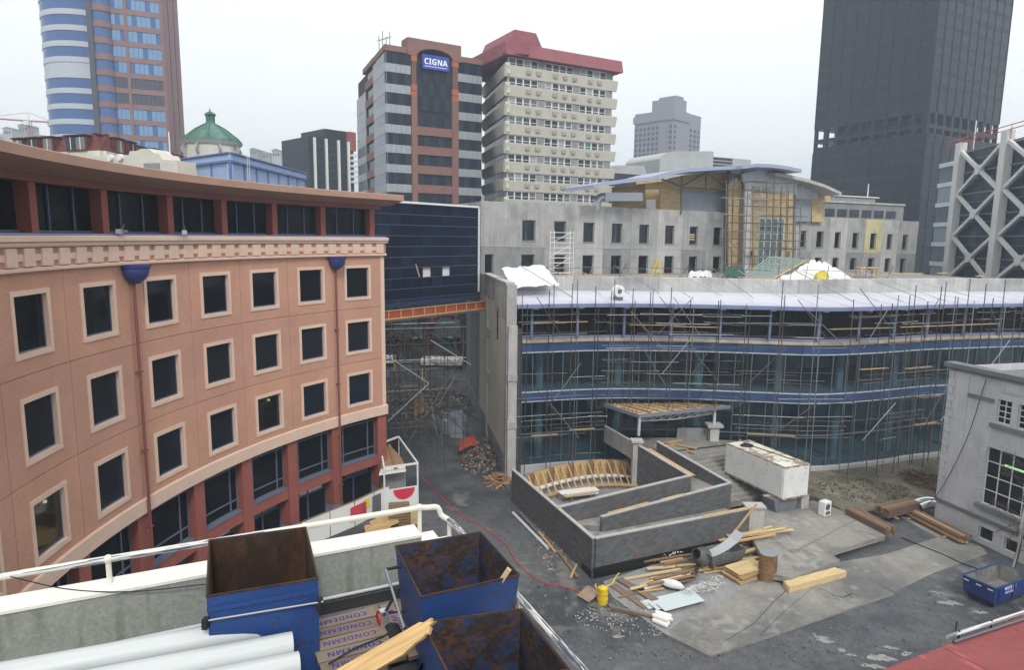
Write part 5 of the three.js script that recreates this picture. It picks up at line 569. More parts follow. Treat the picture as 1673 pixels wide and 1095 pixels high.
// ---------------------------------------------------------------- foreground roof: parapet, handrail, steel bins, pipes, boards
const DK = 15.6, FO = V(-.98, 0, -10.5), FRY = Math.atan2(.425, .905), fgF = new THREE.Object3D(); fgF.position.copy(FO); fgF.rotation.y = FRY; fgF.updateMatrixWorld();
const fl = p => fgF.worldToLocal(p.clone()), fw = (x, y, z) => fgF.localToWorld(V(x, y, z));
{
  const stain = std(tex(512, 3, n => { const g = sst(.45, .8, n(4, 2, 2) * .4 + n(14, 3, 3) * .35 + n(50, 5, 4) * .25), d = (n(70, 70, 5) - .5) * .2 + (n(200, 200, 8) - .5) * .25; return mix(mul([.3, .315, .285], 1 + d), mul([.17, .2, .145], 1 + d), g); }), .9), whiteTop = std(mottle([.8, .79, .72], .1, 2, 256), .8), deck = std(mottle([.12, .12, .12], .3, 3, 256), .95);
  const R = thing('near_roof', 'flat roof deck in front with white topped parapet and stained inner face', 'roof', FO, FRY); R.userData.kind = 'structure';
  box(R, 'deck', deck, -12, -.38, DK - .3, DK, .38, 12); box(R, 'parapet_wall', stain, -12, -.62, DK - 16, 16.33, .02, .38); box(R, 'parapet_top', whiteTop, -12, -.62, 16.331, 16.375, -.02, .4);
  box(R, 'parapet_wall', stain, -.618, -.34, DK - 16, 16.17, .0, .38); box(R, 'parapet_top', whiteTop, -.618, -.3, 16.171, 16.21, -.02, .4); box(R, 'parapet_wall', stain, -.338, 0, DK - 16, 16.02, 0, 12); box(R, 'parapet_top', whiteTop, -.36, .02, 16.021, 16.06, -.04, 12); box(R, 'outer_wall', stain, -12, -.34, DK - 16, DK - .31, .4, 12);
  bar(R, 'skirting_pipe', std([.55, .56, .6], .4), V(-12, DK + .06, .43), V(-.75, DK + .06, .43), .028, 8); box(R, 'gap_shade_strip', M.black, -12, -.62, DK + .001, DK + .012, .47, .75);  // black strip paints the shade of the gap beside the skirting pipe
  const peel = std(tex(256, .5, n => mix([.72, .71, .66], [.1, .11, .16], sst(.5, .6, n(7, 7) * .5 + n(26, 26, 2) * .5))), .6), clean = std([.72, .7, .62], .55);
  const H = thing('pipe_handrail', 'white painted pipe handrail with peeling paint along the near parapet', 'handrail', FO, FRY), y = 16.72; const cx = -.58;
  bar(H, 'rail', peel, V(-12, y, .16), V(-2.9, y, .16), .045, 10); bar(H, 'rail', clean, V(-2.9, y, .16), V(cx, y, .16), .045, 10); tube(H, 'bent_rail', clean, [V(cx, y, .16), V(cx + .12, y - .02, .16), V(cx + .3, y - .05, .16), V(cx + .36, y - .18, .18), V(-.13, y - .24, .26)], .045, 10, 30); tube(H, 'side_rail', peel, [V(-.13, y - .24, .26), V(-.1, y - .25, .5), V(-.1, y - .25, 3), V(-.1, y - .25, 8)], .045, 10, 40);
  for (const x of [-6.9, -4.85, -2.35, cx]) { bar(H, 'post', clean, V(x, x > -.7 ? 16.2 : 16.37, .16), V(x, y, .16), .034, 10); mesh(H, 'fitting', new THREE.SphereGeometry(.06, 12, 8), clean, [x, y, .16]); } for (const z of [.27, 2.9, 5]) bar(H, 'post', clean, V(-.12, 16.06, z), V(-.12, y - .25, z), .034, 10);
  tag(tube(scene, 'slack_wire', M.black, [fw(-5.9, 16.72, .2), fw(-5.3, 16.5, .36), fw(-4.6, 16.35, .45), fw(-3.7, 16.28, .5)], .008, 5, 30), 'thin dark wire sagging across the stained parapet', 'wire');
}
{
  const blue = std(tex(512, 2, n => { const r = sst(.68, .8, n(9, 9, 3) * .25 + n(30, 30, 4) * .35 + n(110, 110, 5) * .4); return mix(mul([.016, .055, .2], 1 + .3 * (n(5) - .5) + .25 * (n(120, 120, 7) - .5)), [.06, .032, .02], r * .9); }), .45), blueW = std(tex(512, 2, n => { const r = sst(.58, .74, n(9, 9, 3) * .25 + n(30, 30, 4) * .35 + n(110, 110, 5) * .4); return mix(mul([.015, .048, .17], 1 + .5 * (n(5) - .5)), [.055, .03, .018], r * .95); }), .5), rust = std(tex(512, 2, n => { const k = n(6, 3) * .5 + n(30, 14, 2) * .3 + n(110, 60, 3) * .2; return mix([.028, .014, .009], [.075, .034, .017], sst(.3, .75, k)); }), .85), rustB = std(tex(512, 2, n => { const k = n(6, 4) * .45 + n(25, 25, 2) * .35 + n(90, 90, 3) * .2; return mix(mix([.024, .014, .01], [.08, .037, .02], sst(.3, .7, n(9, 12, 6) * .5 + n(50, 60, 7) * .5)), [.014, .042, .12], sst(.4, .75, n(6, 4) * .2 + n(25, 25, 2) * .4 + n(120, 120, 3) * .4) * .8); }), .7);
  const mk = (label, px, tint, inner, sh, flip) => { const top = px.map(p => onY(p[0], p[1], 16.9)); if (top.length < 4) top.push(top[0].clone().add(top[2]).sub(top[1])); const c = top.reduce((s, p) => s.add(p), V(0, 0, 0)).multiplyScalar(.25), O = c.clone().setY(DK + .013), T = thing('steel_bin', label, 'bin', O, 0, 'steel bins on the near roof'), l = top.map(p => p.clone().sub(O)), b = l.map((p, i) => p.clone().multiplyScalar(sh).setY(0)); hopper(T, l, b, tint, inner, .008); for (let i = 0; i < 4; i++) beam(T, 'rim', rust, l[i], l[(i + 1) % 4], .018, .022); T.l = l; T.b = b; return T; };
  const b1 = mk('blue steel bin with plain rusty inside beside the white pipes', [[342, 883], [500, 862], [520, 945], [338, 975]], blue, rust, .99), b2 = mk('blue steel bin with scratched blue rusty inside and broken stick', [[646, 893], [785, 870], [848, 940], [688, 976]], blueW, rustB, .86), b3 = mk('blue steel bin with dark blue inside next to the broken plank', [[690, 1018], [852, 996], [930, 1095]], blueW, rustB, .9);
  const rod = std([.3, .31, .34], .4, { metalness: .6 }); { const l = b1.l, dn = -.3, f = 1.02; bar(b1, 'tipping_rod', rod, l[3].clone().multiplyScalar(f).add(V(-.05, dn, .04)), l[2].clone().multiplyScalar(f).add(V(.05, dn, .04)), .014, 8); for (const i of [2, 3]) box(b1, 'rod_bracket', M.black, l[i].x * f - .03, l[i].x * f + .03, l[i].y + dn - .06, l[i].y + dn + .06, l[i].z * f - .02, l[i].z * f + .07); for (const t of [.5]) beam(b1, 'pressed_rib', blue, l[3].clone().add(V(0, -.16, .012)), l[2].clone().add(V(0, -.16, .012)), .02, .05); }
  { const l = b2.l, k = l[0].clone().lerp(l[3], .5), o = V(k.x, 0, k.z).normalize().multiplyScalar(.2), p = l[0].clone().lerp(l[3], .25).add(o).add(V(0, -.12, 0)), q = l[0].clone().lerp(l[3], 1.0).add(o).add(V(0, -.34, 0)); bar(b2, 'tipping_rod', rod, p, q, .018, 8); bar(b2, 'rod_arm', M.black, p, p.clone().sub(o), .02, 8); bar(b2, 'rod_arm', M.black, q, q.clone().sub(o).add(V(.05, 0, 0)), .02, 8); const s = l[2].clone().lerp(l[3], .25); tag(beam(scene, 'broken_stick', M.pineNew, s.clone().add(b2.position).add(V(-.02, -.2, -.1)), s.clone().add(b2.position).add(V(.16, .14, -.02)), .03, .06), 'short broken stick standing in the corner of a bin', 'stick'); }
  // white pipes on bearers
  const pw = std(mottle([.5, .525, .53], .1, 1, 256), .45); [[461, 1022, 16.28], [478, 1053, 16.22], [489, 1086, 16.12]].forEach(([px, py, y], i) => { const e = fl(onY(px, py, y)), T = thing('white_pipe', ['white plastic pipe topmost on the bearers beside the blue bin', 'white plastic pipe in the middle of the stack beside the blue bin', 'bluish white plastic pipe lowest of the stack by the blue bin'][i], 'pipe', fw(e.x, y, e.z), FRY, 'white pipes on the near roof'); const r = .145, g = new THREE.LatheGeometry([[r - .012, -4.5], [r, -4.5], [r, 0], [r - .012, 0], [r - .012, -4.5]].map(p => new THREE.Vector2(...p)), 28); g.rotateZ(-Math.PI / 2); mesh(T, 'pipe_wall', g, pw, null, [0, 0, -.045]); const b = thing('timber_bearer', 'timber bearer block carrying the ' + ['topmost', 'middle', 'lowest'][i] + ' white pipe', 'bearer', fw(e.x - 2.6, DK, e.z), FRY, 'pipe bearers'); box(b, 'block', M.timberD, -.15, .15, 0, y - DK - .027 - i * 0, -.12, .12); const b2 = thing('timber_bearer', 'timber bearer block under the open end of the ' + ['topmost', 'middle', 'lowest'][i] + ' white pipe', 'bearer', fw(e.x - .5, DK, e.z), FRY, 'pipe bearers'); box(b2, 'block', M.timberD, -.1, .1, 0, y - DK - .125, -.1, .1); });
  // stencilled boards
  const boardT = (ink, bg, sd) => { const c = document.createElement('canvas'); c.width = 512; c.height = 128; const g = c.getContext('2d'); g.fillStyle = bg; g.fillRect(0, 0, 512, 128); let s = sd; const q = () => (s = (s * 16807) % 2147483647) / 2147483647; for (let i = 0; i < 260; i++) { g.fillStyle = `rgba(${q() > .5 ? '30,20,15' : '190,165,140'},${q() * .14})`; g.fillRect(q() * 512, q() * 128, 60 + q() * 220, 1 + q() * 3); } g.save(); g.translate(256, 64); g.rotate(Math.PI); g.fillStyle = ink; g.font = 'bold 74px sans-serif'; g.textAlign = 'center'; g.textBaseline = 'middle'; g.fillText('CONDEMN', 0, 2, 380); g.restore(); for (let i = 0; i < 90; i++) { g.fillStyle = bg; g.globalAlpha = .75; g.fillRect(q() * 512, q() * 128, 8, 2); } const t = new THREE.CanvasTexture(c); t.colorSpace = THREE.SRGBColorSpace; return std(t, .9); };
  const tops = [boardT('#38297c', '#86796c', 11), boardT('#3d3080', '#7a6b5e', 57), boardT('#463a8a', '#8b7a6a', 91)], under = std(woodT([.14, .11, .09], 1), .9);
  const board = (x, y, z, w, l, ry, i, label) => { const p = fw(x, y, z), T = thing('stencilled_board', label, 'board', p, FRY + ry, 'stencilled boards on the near roof'); box(T, 'plank', under, -l / 2, l / 2, -.045, 0, -w / 2, w / 2); mesh(T, 'stencil_face', new THREE.PlaneGeometry(l - .004, w - .004), tops[i % 3], [0, .002, 0], [-Math.PI / 2, 0, 0]); };
  const o = fl(onY(566, 1040, 15.95)); for (let k = 0; k < 5; k++) board(o.x + .02 + k * .01, 15.95 - k * .004, o.z - .42 + k * .235, .225, .92, rr(-.02, .02), k, 'grey weathered board with purple stencilled word in the flat pile'); const o2 = fl(onY(640, 1020, 15.9)); for (let k = 0; k < 3; k++) board(o2.x + k * .21 - .13, 15.9, o2.z + .1 + k * .03, .19, 1.3, -Math.PI / 2 + .04, k + 1, 'brown board with purple stencilled word laid across the pile end');
  const bs = thing('board_bearers', 'dark timber bearers under the stencilled boards', 'bearer', fw(o.x, DK, o.z), FRY); for (const x of [-.3, .3]) box(bs, 'bearer', M.timberOld, x - .06, x + .06, .001, .3 - .02, -.5, .65); const bs2 = thing('board_bearers', 'dark timber bearers under the brown crosswise boards', 'bearer', fw(o2.x, DK, o2.z), FRY); for (const z of [-.35, .5]) box(bs2, 'bearer', M.timberOld, -.25, .45, .001, .25, z - .06, z + .06);
  // broken plank resting on a bin
  { const a = onY(575, 1102, 16.45), b = onY(708, 1026, 16.98), L = a.distanceTo(b), T = thing('broken_plank', 'splintered pine plank leaning on the bin rim', 'plank', a); const s = new THREE.Shape([[-.4, -.1], [L * .62, -.1], [L * .78, -.06], [L * .86, -.055], [L * .93, -.03], [L * .95, -.045], [L * .99, .0], [L * .975, .02], [L * 1.06, .035], [L, .05], [L * 1.03, .08], [L * .94, .075], [L * .9, .1], [-.4, .1]].map(p => new THREE.Vector2(...p))), g = new THREE.ExtrudeGeometry(s, { depth: .06, bevelEnabled: true, bevelSize: .004, bevelThickness: .004, bevelSegments: 1 }); g.rotateX(-.75); const m = mesh(T, 'timber', g, std(woodT([.62, .4, .18], .9), .75)); m.rotation.order = 'YZX'; const d = b.clone().sub(a); m.rotation.set(0, Math.atan2(-d.z, d.x), Math.atan2(d.y, Math.hypot(d.x, d.z))); }
  // black cable and small machine between the bins
  const cb = [fl(onY(537, 1085, 15.97)), fl(onY(580, 1060, 16.02)), fl(onY(615, 1045, 16.05)), fl(onY(628, 1040, 16.15)), fl(onY(640, 1030, 16.2))].map(p => fw(p.x, p.y, p.z)); tag(tube(scene, 'black_cable', M.black, cb, .013, 6, 40), 'black rubber cable lying across the stencilled boards', 'cable');
  const mc = onY(652, 1062, 15.7), mm = thing('small_machine', 'small grey machine with red cap wedged between the bins', 'machine', mc.setY(DK), FRY); box(mm, 'base', M.steel, -.2, .2, 0, .12, -.35, .35); box(mm, 'stand', M.galv, -.18, -.08, .12, .55, -.3, -.2); bar(mm, 'motor', M.black, V(-.05, .25, -.2), V(-.05, .25, .3), .13, 14); bar(mm, 'cap', std([.5, .04, .03], .5), V(-.2, .42, -.3), V(-.13, .42, -.3), .09, 14); bar(mm, 'lever', M.black, V(-.15, .5, -.2), V(.1, .75, -.35), .02, 6); bar(mm, 'lever', M.black, V(-.2, .5, -.3), V(.1, .55, -.1), .015, 6); for (let k = 0; k < 5; k++) tube(mm, 'hose', M.black, [V(-.1 + k * .04, .3, .3), V(.1, .5 + k * .03, .4), V(.15, .35, .6), V(0, .2 + k * .03, .8)], .014, 6);
}
// red roof at the lower right, with pipe rail
{
  const red = std(tex(512, 2.5, n => mul([.25, .062, .064], 1 + .2 * (n(5) - .5) + .16 * (n(24, 24, 2) - .5) + .25 * (n(180, 180, 3) - .5) + .5 * sst(.72, .85, n(4, 9, 5)))), .85), a = onY(1440, 1095, 13.5), b = onY(1673, 1005, 13.5), d = b.clone().sub(a).normalize(), T = frame('red_roof', 'red felted roof edge of the neighbouring building below', 'roof', a.clone().addScaledVector(d, -4), b.clone().addScaledVector(d, 8)); T.userData.kind = 'structure'; delete T.userData.category; prism(T, 'roof_felt', red, [[0, 13.5], [-9, 13.9], [-9, 13.3], [0, 13.3]].map(p => [-p[0], p[1]]), T.L, [0, 0, 0], [0, Math.PI / 2, 0]); T.children[0].rotation.set(0, -Math.PI / 2, 0); T.children[0].position.set(T.L, 0, 0); T.children[0].geometry.scale(1, 1, 1); box(T, 'wall', red, 0, T.L, 0, 13.29, .2, 9); for (let k = 1; k < 9; k++) beam(T, 'felt_seam', red, V(k * 1.9, 13.505, .05), V(k * 1.9, 13.9, 8.9), .09, .012);
  const p = onY(1546, 1041, 13.62), q = onY(1673, 1000, 13.62), dd = q.clone().sub(p).normalize(), e = q.clone().addScaledVector(dd, 5), H = thing('roof_edge_pipes', 'pair of worn white pipes along the edge of the red roof', 'pipe', p), z = p.clone(); bar(H, 'pipe', std(tex(128, 1, n => mix([.6, .6, .6], [.18, .18, .2], sst(.5, .7, n(6, 14)))), .5), V(0, 0, 0), e.clone().sub(z), .035, 8); bar(H, 'pipe', M.steel, V(.12, -.08, .03), e.clone().sub(z).add(V(.1, -.08, .05)), .03, 8); for (const t of [.35, 1.3]) { bar(H, 'clamp', M.black, dd.clone().multiplyScalar(t).add(V(0, -.16, 0)), dd.clone().multiplyScalar(t).add(V(0, .05, 0)), .02, 6); } bar(H, 'peg', M.black, dd.clone().multiplyScalar(.3).add(V(0, 0, -.05)), dd.clone().multiplyScalar(.3).add(V(0, .22, -.05)), .012, 6);
}
// ---------------------------------------------------------------- yard clutter
function heap(name, label, cat, mat, L, w, h, pos, ry, group, rz = 0) { const m = mesh(scene, name, boxGeo(L, h, w), mat, pos, [0, ry, rz]); m.rotation.order = 'YZX'; return tag(m, label, cat, group); }
{
  const ru = Math.atan2(.407, .914), gp = (px, py, y = .06) => onY(px, py, y);
  // timber heap
  let lay = 0; const spots = []; for (let i = 0; i < 44; i++) { const t = rnd(), px = 1075 + 150 * t + rr(-35, 25), py = 948 - 52 * t + rr(-12, 22), p = gp(px, py), L = rr(1.6, 4.2); lay = .07 + rnd() * .42; heap('loose_plank', 'loose timber plank in the heap below the block ramp', 'plank', [M.timber, M.timberD, M.timberOld, M.pineNew, M.timberOld, M.timber, M.timberD][i % 7], L, rr(.1, .26), rr(.05, .09), p.setY(lay), ru + rr(-.22, .2), 'loose planks below the ramp', rr(-.03, .05)); }
  for (let i = 0; i < 7; i++) { const p = gp(1205 + rr(-10, 50), 895 + rr(-8, 8)); heap('loose_plank', 'loose timber plank in the heap below the block ramp', 'plank', [M.pineNew, M.timber][i % 2], rr(3, 5), .22, .07, p.setY(.75 + i * .06), ru + rr(-.16, .12), 'loose planks below the ramp', rr(-.02, .05)); }
  const ps = gp(1217, 938, .2); for (let k = 0; k < 7; k++) heap('plywood_sheet', 'plywood sheet in the short stack beside the rusty drum', 'plywood', k % 2 ? M.timber : M.ply, 2.4, 1.3, .05, V(ps.x + rr(-.15, .15), .13 + k * .1, ps.z + rr(-.1, .1)), ru + rr(-.15, .15), 'plywood stack');
  { const p = gp(1252, 947), T = thing('rusty_drum', 'tall rusty oil drum with grey lid by the slab edge', 'drum', p.setY(.06)), r = std(tex(256, 1, n => mix([.26, .16, .07], [.13, .06, .03], sst(.3, .75, n(8, 4) * .4 + n(40, 12, 2) * .3 + n(90, 90, 3) * .3))), .8); mesh(T, 'shell', new THREE.CylinderGeometry(.55, .55, 1.75, 28), r, [0, .875, 0]); for (const y of [.6, 1.2]) mesh(T, 'hoop', new THREE.TorusGeometry(.55, .025, 6, 28), r, [0, y, 0], [Math.PI / 2, 0, 0]); mesh(T, 'lid', new THREE.CylinderGeometry(.53, .53, .03, 28), M.galv, [0, 1.77, 0]); }
  { const p = gp(984, 984), T = thing('yellow_hydrant_drum', 'yellow drum with hose arms near the ramp corner', 'drum', p.setY(.01)), y = std(mottle([.75, .52, .02], .2, .6, 128), .6); mesh(T, 'shell', new THREE.CylinderGeometry(.29, .3, .95, 22), y, [0, .475, 0]); for (const h of [.3, .65]) mesh(T, 'hoop', new THREE.TorusGeometry(.3, .02, 6, 24), y, [0, h, 0], [Math.PI / 2, 0, 0]); mesh(T, 'cap', new THREE.CylinderGeometry(.08, .28, .14, 20), y, [0, 1.02, 0]); tube(T, 'hose_arm', y, [V(.2, .9, -.2), V(.6, .95, -.5), V(.85, 1.1, -.9), V(1.1, 1.3, -1.1)], .035, 6); tube(T, 'hose_arm', y, [V(-.2, .7, -.1), V(-.4, .9, -.3), V(-.35, .95, -.4)], .035, 6); }
  heap('brown_board', 'square brown board lying beside the yellow drum', 'board', std(mottle([.32, .23, .16], .25, 1, 128), .8), 1.0, 1.0, .05, gp(961, 975).setY(.22), .7, undefined, .25);
  for (const [px, py, L, r] of [[1028, 975, 2.9, -1.0], [1040, 965, 3.0, -.95]]) heap('scaffold_board', 'worn brown scaffold board lying by the yellow drum', 'board', M.timberOld, L, .5, .06, gp(px, py).setY(.1 + (px - 1028) * .004), r, 'worn boards by the yellow drum');
  heap('kerb_timber', 'long weathered timber along the pit edge beside the corrugated sheets', 'timber', M.timberOld, 2.8, .2, .18, gp(1035, 1003).setY(.12), -.42);
  // corrugated sheets, mesh roll, pipes, bag, bundle
  { const T = thing('corrugated_sheets', 'pale corrugated iron sheets lying in the pit', 'sheet', gp(1100, 985).setY(.08), ru), m = std([.55, .6, .62], .4, { metalness: .4 }); for (let k = 0; k < 3; k++) { const pts = []; for (let i = 0; i <= 24; i++) pts.push([-.45 + i * .0375, .025 * Math.cos(i * Math.PI / 2)]); const s = [...pts, ...pts.slice().reverse().map(q => [q[0], q[1] - .01])]; prism(T, 'sheet', m, s, 3.6 - k * .4, [-1.8 + k * .3, .06 + k * .06, k * .35 - .3], [0, Math.PI / 2, 0]); } }
  { const T = thing('mesh_bundle', 'tangled roll of white wire mesh on the corrugated sheets', 'mesh', gp(1145, 968).setY(.12), ru); for (let k = 0; k < 60; k++) { const a = V(rr(-1.3, 1.3), rr(.05, .35), rr(-.35, .4)); tube(T, 'wire', M.white, [a, a.clone().add(V(rr(-.2, .3), rr(-.1, .25), rr(-.15, .15))), a.clone().add(V(rr(.1, .6), rr(-.05, .1), rr(-.2, .2)))], .014, 4, 6); } }
  { const T = thing('cement_bundle', 'bundle of white plastic tubes at the pit corner', 'bundle', gp(1080, 1017).setY(.06), -.6); for (let k = 0; k < 7; k++) { const m = mesh(T, 'bag', new THREE.CapsuleGeometry(.12, .75, 4, 10), M.white, [rr(-.05, .05), .13 + (k > 3 ? .18 : 0), -.35 + (k % 4) * .22], [0, rr(-.1, .1), Math.PI / 2]); } }
  { const T = thing('white_gutter', 'long white gutter pipe with black joints on the pit floor', 'pipe', gp(1090, 955).setY(.2), ru + .02); bar(T, 'pipe', M.white, V(-2, 0, 0), V(2.2, .05, 0), .13, 12); for (const x of [-2, .7, 1.3]) bar(T, 'joint', M.black, V(x - .15, 0, .05), V(x + .15, .04, .05), .16, 12); tube(T, 'elbow', M.black, [V(1.2, .1, .2), V(1.7, .25, .3), V(2.1, .3, .1), V(2.3, .5, 0)], .12, 10); bar(T, 'clip', M.orangeNet, V(1.75, .25, .25), V(1.82, .26, .22), .15, 12); }
  { const sg = new THREE.SphereGeometry(.6, 16, 12), q = sg.attributes.position; for (let i = 0; i < q.count; i++) q.setXYZ(i, q.getX(i) * 1.25 * (1 + .1 * Math.sin(q.getZ(i) * 9)), Math.max(-.1, q.getY(i) * .45), q.getZ(i) * .6); sg.computeVertexNormals(); tag(mesh(scene, 'white_sack', sg, M.tarp, gp(1097, 962).setY(.35), [0, -.5, 0]), 'bulging white sack lying on the gutter pipe', 'sack'); }
  { const p = gp(1145, 928).setY(.06), T = thing('cement_mixer', 'dark grey cement mixer drum tipped over on the timber heap', 'cement mixer', p, .3), m = std(mottle([.1, .095, .1], .4, .6, 128), .7); const g = new THREE.LatheGeometry([[0, -.6], [.35, -.58], [.6, -.25], [.62, .05], [.42, .5], [.38, .62], [.34, .62], [.38, .48], [.56, .05], [.5, -.3], [0, -.5]].map(v => new THREE.Vector2(...v)), 24); mesh(T, 'drum', g, m, [0, .75, 0], [.4, 0, 1.0]); box(T, 'frame', M.steel, -.5, .7, 0, .12, -.5, -.38); box(T, 'frame', M.steel, -.5, .7, 0, .12, .38, .5); beam(T, 'leg', M.steel, V(-.4, .1, .44), V(0, .8, .5), .07, .07); beam(T, 'leg', M.steel, V(-.4, .1, -.44), V(0, .8, -.5), .07, .07); mesh(T, 'ring_gear', new THREE.TorusGeometry(.62, .04, 8, 28), m, [0, .75, 0], [.4 + Math.PI / 2, 1.0, 0]); }
  { const p = gp(1180, 915, .5).setY(.06), T = thing('mortar_trough', 'grey steel mortar trough holding a bent metal sheet and blue plastic', 'trough', p, ru), m = std(mottle([.13, .135, .13], .3, 1, 128), .7), t = [[-1.4, 1.2, .6], [1.4, 1.2, .6], [1.4, 1.2, -.7], [-1.4, 1.2, -.7]].map(v => V(...v)), b = t.map(v => V(v.x * .85, .45, v.z * .8)); hopper(T, t, b, m, m, .02); for (const x of [-1, 1]) box(T, 'trestle', M.timberD, x - .1, x + .1, 0, .445, -.5, .45); cloth('blue_plastic', 'crumpled blue plastic inside the mortar trough', 'plastic', [T.localToWorld(V(-.6, .75, -.3)), T.localToWorld(V(.5, .75, -.3)), T.localToWorld(V(.6, .8, .3)), T.localToWorld(V(-.7, .8, .35))], .16, std([.12, .35, .7], .5)); const s = T.localToWorld(V(0, 0, 0)); const gg = new THREE.BufferGeometry(); const sp2 = [{ x: -1.1, z: 0, nx: 0, nz: 0 }]; const cs = std([.5, .52, .55], .4, { metalness: .4 }), arc = [[-1.3, .95], [-.6, 1.05], [.1, 1.25], [.8, 1.6], [1.3, 2.05]], o2 = [...arc, ...arc.slice().reverse().map(v => [v[0], v[1] - .03])], sm = prism(scene, 'bent_sheet', cs, o2, .8, T.localToWorld(V(.15, 0, -.55)), [0, T.rotation.y, 0]); tag(sm, 'bent grey metal sheet leaning out of the mortar trough', 'metal sheet'); }
  // new timber beams on the lower slab
  for (let k = 0; k < 6; k++) { const a = gp(1282, 967, .14), b = gp(1377, 940, .14), d = b.clone().sub(a), m = a.clone().lerp(b, .5), n = V(-d.z, 0, d.x).normalize(); heap('new_beam', 'new pale timber beam in the small stack on the lower slab', 'beam', M.pineNew, 4.4 + (k % 3) * .2, .22, .2, m.addScaledVector(n, -.3 + (k % 3) * .225).setY(.245 + Math.floor(k / 3) * .205), Math.atan2(-d.z, d.x) + rr(-.015, .015), 'new beams on the lower slab'); }
  // bundles by the grey building
  const bund = (name, label, a, b, y, n, m, mat, w = .2, h = .1, group) => { const p = gp(...a, y), q = gp(...b, y), d = q.clone().sub(p), L = d.length(), ry = Math.atan2(-d.z, d.x), T = thing(name, label, 'bundle', p.clone().lerp(q, .5).setY(y), ry); for (let j = 0; j < m; j++) for (let i = 0; i < n; i++) box(T, 'length', mat[(i + j * 3) % mat.length], -L / 2 + rr(-.12, .12), L / 2 + rr(-.12, .12), .1 + j * (h + .012), .1 + j * (h + .012) + h, (i - n / 2) * (w + .012), (i - n / 2) * (w + .012) + w); for (const x of [-L * .3, L * .3]) box(T, 'bearer', M.timber, x - .05, x + .05, 0, .098, -n * w * .6 - .2, n * w * .6 + .2); return T; };
  const brn = [std(woodT([.2, .12, .085], 2), .85), std(woodT([.15, .095, .07], 2), .85), M.timberD]; bund('timber_bundle', 'bundle of brown timber lengths on the slab edge', [1388, 843], [1452, 876], .5, 5, 5, brn); bund('timber_bundle', 'thick brown timber bundle in front of the silver duct', [1440, 845], [1492, 832], .42, 5, 6, brn); bund('timber_bundle', 'long timber bundle with pale battens beside the grey building', [1478, 838], [1575, 888], .1, 5, 4, [...brn, M.timber]); bund('ladder_timbers', 'pair of yellowish timbers lying near the grey building wall', [1535, 868], [1578, 889], .05, 2, 1, [M.timber]);
  { const a = gp(1492, 822, .8), T = thing('silver_duct', 'shiny silver flexible duct bent along the grey building wall', 'duct', a.setY(.42)); for (const k of [0, 1]) tube(T, 'duct_length', std([.75, .76, .78], .2, { metalness: .9 }), [V(0, .35, k * .8), V(.9, .6, k * .7), V(1.8, .55, .3 + k * .9), V(2.6, .4, 1.2 + k * .9)], .33, 14, 30); for (let i = 0; i < 9; i++) mesh(T, 'duct_ring', new THREE.TorusGeometry(.335, .02, 6, 18), M.galv, [.15 + i * .26, .38 + .2 * Math.sin(i * .38), .05 + (i > 5 ? (i - 5) * .2 : 0)], [0, Math.PI / 2, 0]); }
  // lane: rubble, covered machine, red cable, bits
  const rub = (name, label, cx, cz, rx, rz, n, hmax, cols, sz, long = 1) => { const g = []; const base = V(cx, 0, cz); for (let i = 0; i < n; i++) { const a = rr(0, 6.28), r = Math.sqrt(rnd()), x = Math.cos(a) * r * rx, z = Math.sin(a) * r * rz, h = hmax * (1 - r * r) * rr(.4, 1), b = new THREE.BoxGeometry(rr(.4, 1.6) * sz * long, rr(.15, .6) * sz / long, rr(.3, 1) * sz / long); b.rotateX(rr(-.6, .6)); b.rotateY(rr(0, 3)); b.rotateZ(rr(-.5, .5)); b.translate(x, h + sz * .15, z); const c = cols[Math.floor(rnd() * cols.length)], ca = new Float32Array(72); for (let k = 0; k < 24; k++) { ca[k * 3] = c[0]; ca[k * 3 + 1] = c[1]; ca[k * 3 + 2] = c[2]; } b.setAttribute('color', new THREE.BufferAttribute(ca, 3)); g.push(b); } const m = mesh(scene, name, mergeGeometries(g), std([1, 1, 1], .9, { vertexColors: true }), base); m.userData.kind = 'stuff'; tag(m, label, 'rubble'); return m; };
  const cols = [[.16, .15, .14], [.07, .065, .06], [.24, .21, .18], [.13, .085, .06], [.05, .05, .055], [.2, .07, .05], [.34, .33, .32], [.09, .085, .08]]; let p = gp(785, 745); rub('rubble_heap', 'heap of builders rubble and scraps along the lane wall', p.x, p.z, 1.9, 5.2, 800, .8, cols, .24); p = gp(820, 785); rub('timber_scraps', 'pile of splintered orange timber scraps at the lane wall corner', p.x, p.z, 1.3, 1.5, 110, .45, [[.4, .25, .11], [.25, .14, .07], [.35, .22, .12]], .4, 2.2); p = gp(700, 660); rub('scaffold_debris', 'scattered dark debris under the lane scaffold', p.x, p.z, 5, 8, 320, .25, [[.14, .13, .12], [.08, .08, .08], [.25, .22, .18], [.35, .33, .3]], .4); p = gp(1400, 800, .4); rub('dirt_scraps', 'scraps and soil lumps on the bare terrace ground', p.x, p.z, 4.5, 3, 420, .08, [[.08, .07, .055], [.12, .105, .08], [.2, .15, .09], [.05, .045, .04]], .12).position.y = .42; p = gp(1060, 1010); rub('gravel_spill', 'spilled gravel and chips along the pit edge', p.x, p.z, 4.2, 1.6, 500, .03, [[.35, .34, .33], [.5, .49, .47], [.1, .1, .11]], .08); p = gp(1520, 790, .4); rub('scaffold_scraps', 'rusty scraps piled under the scaffold beside the grey building', p.x, p.z, 2, 3, 220, .7, [[.12, .06, .04], [.1, .08, .07], [.2, .12, .07]], .3, 2).position.y = .42; p = gp(905, 870); rub('gutter_scraps', 'scattered chips and offcuts along the foot of the ramp wall', p.x - .2, p.z, 1.2, 6, 300, .04, [[.35, .33, .3], [.4, .26, .12], [.12, .12, .12]], .12);
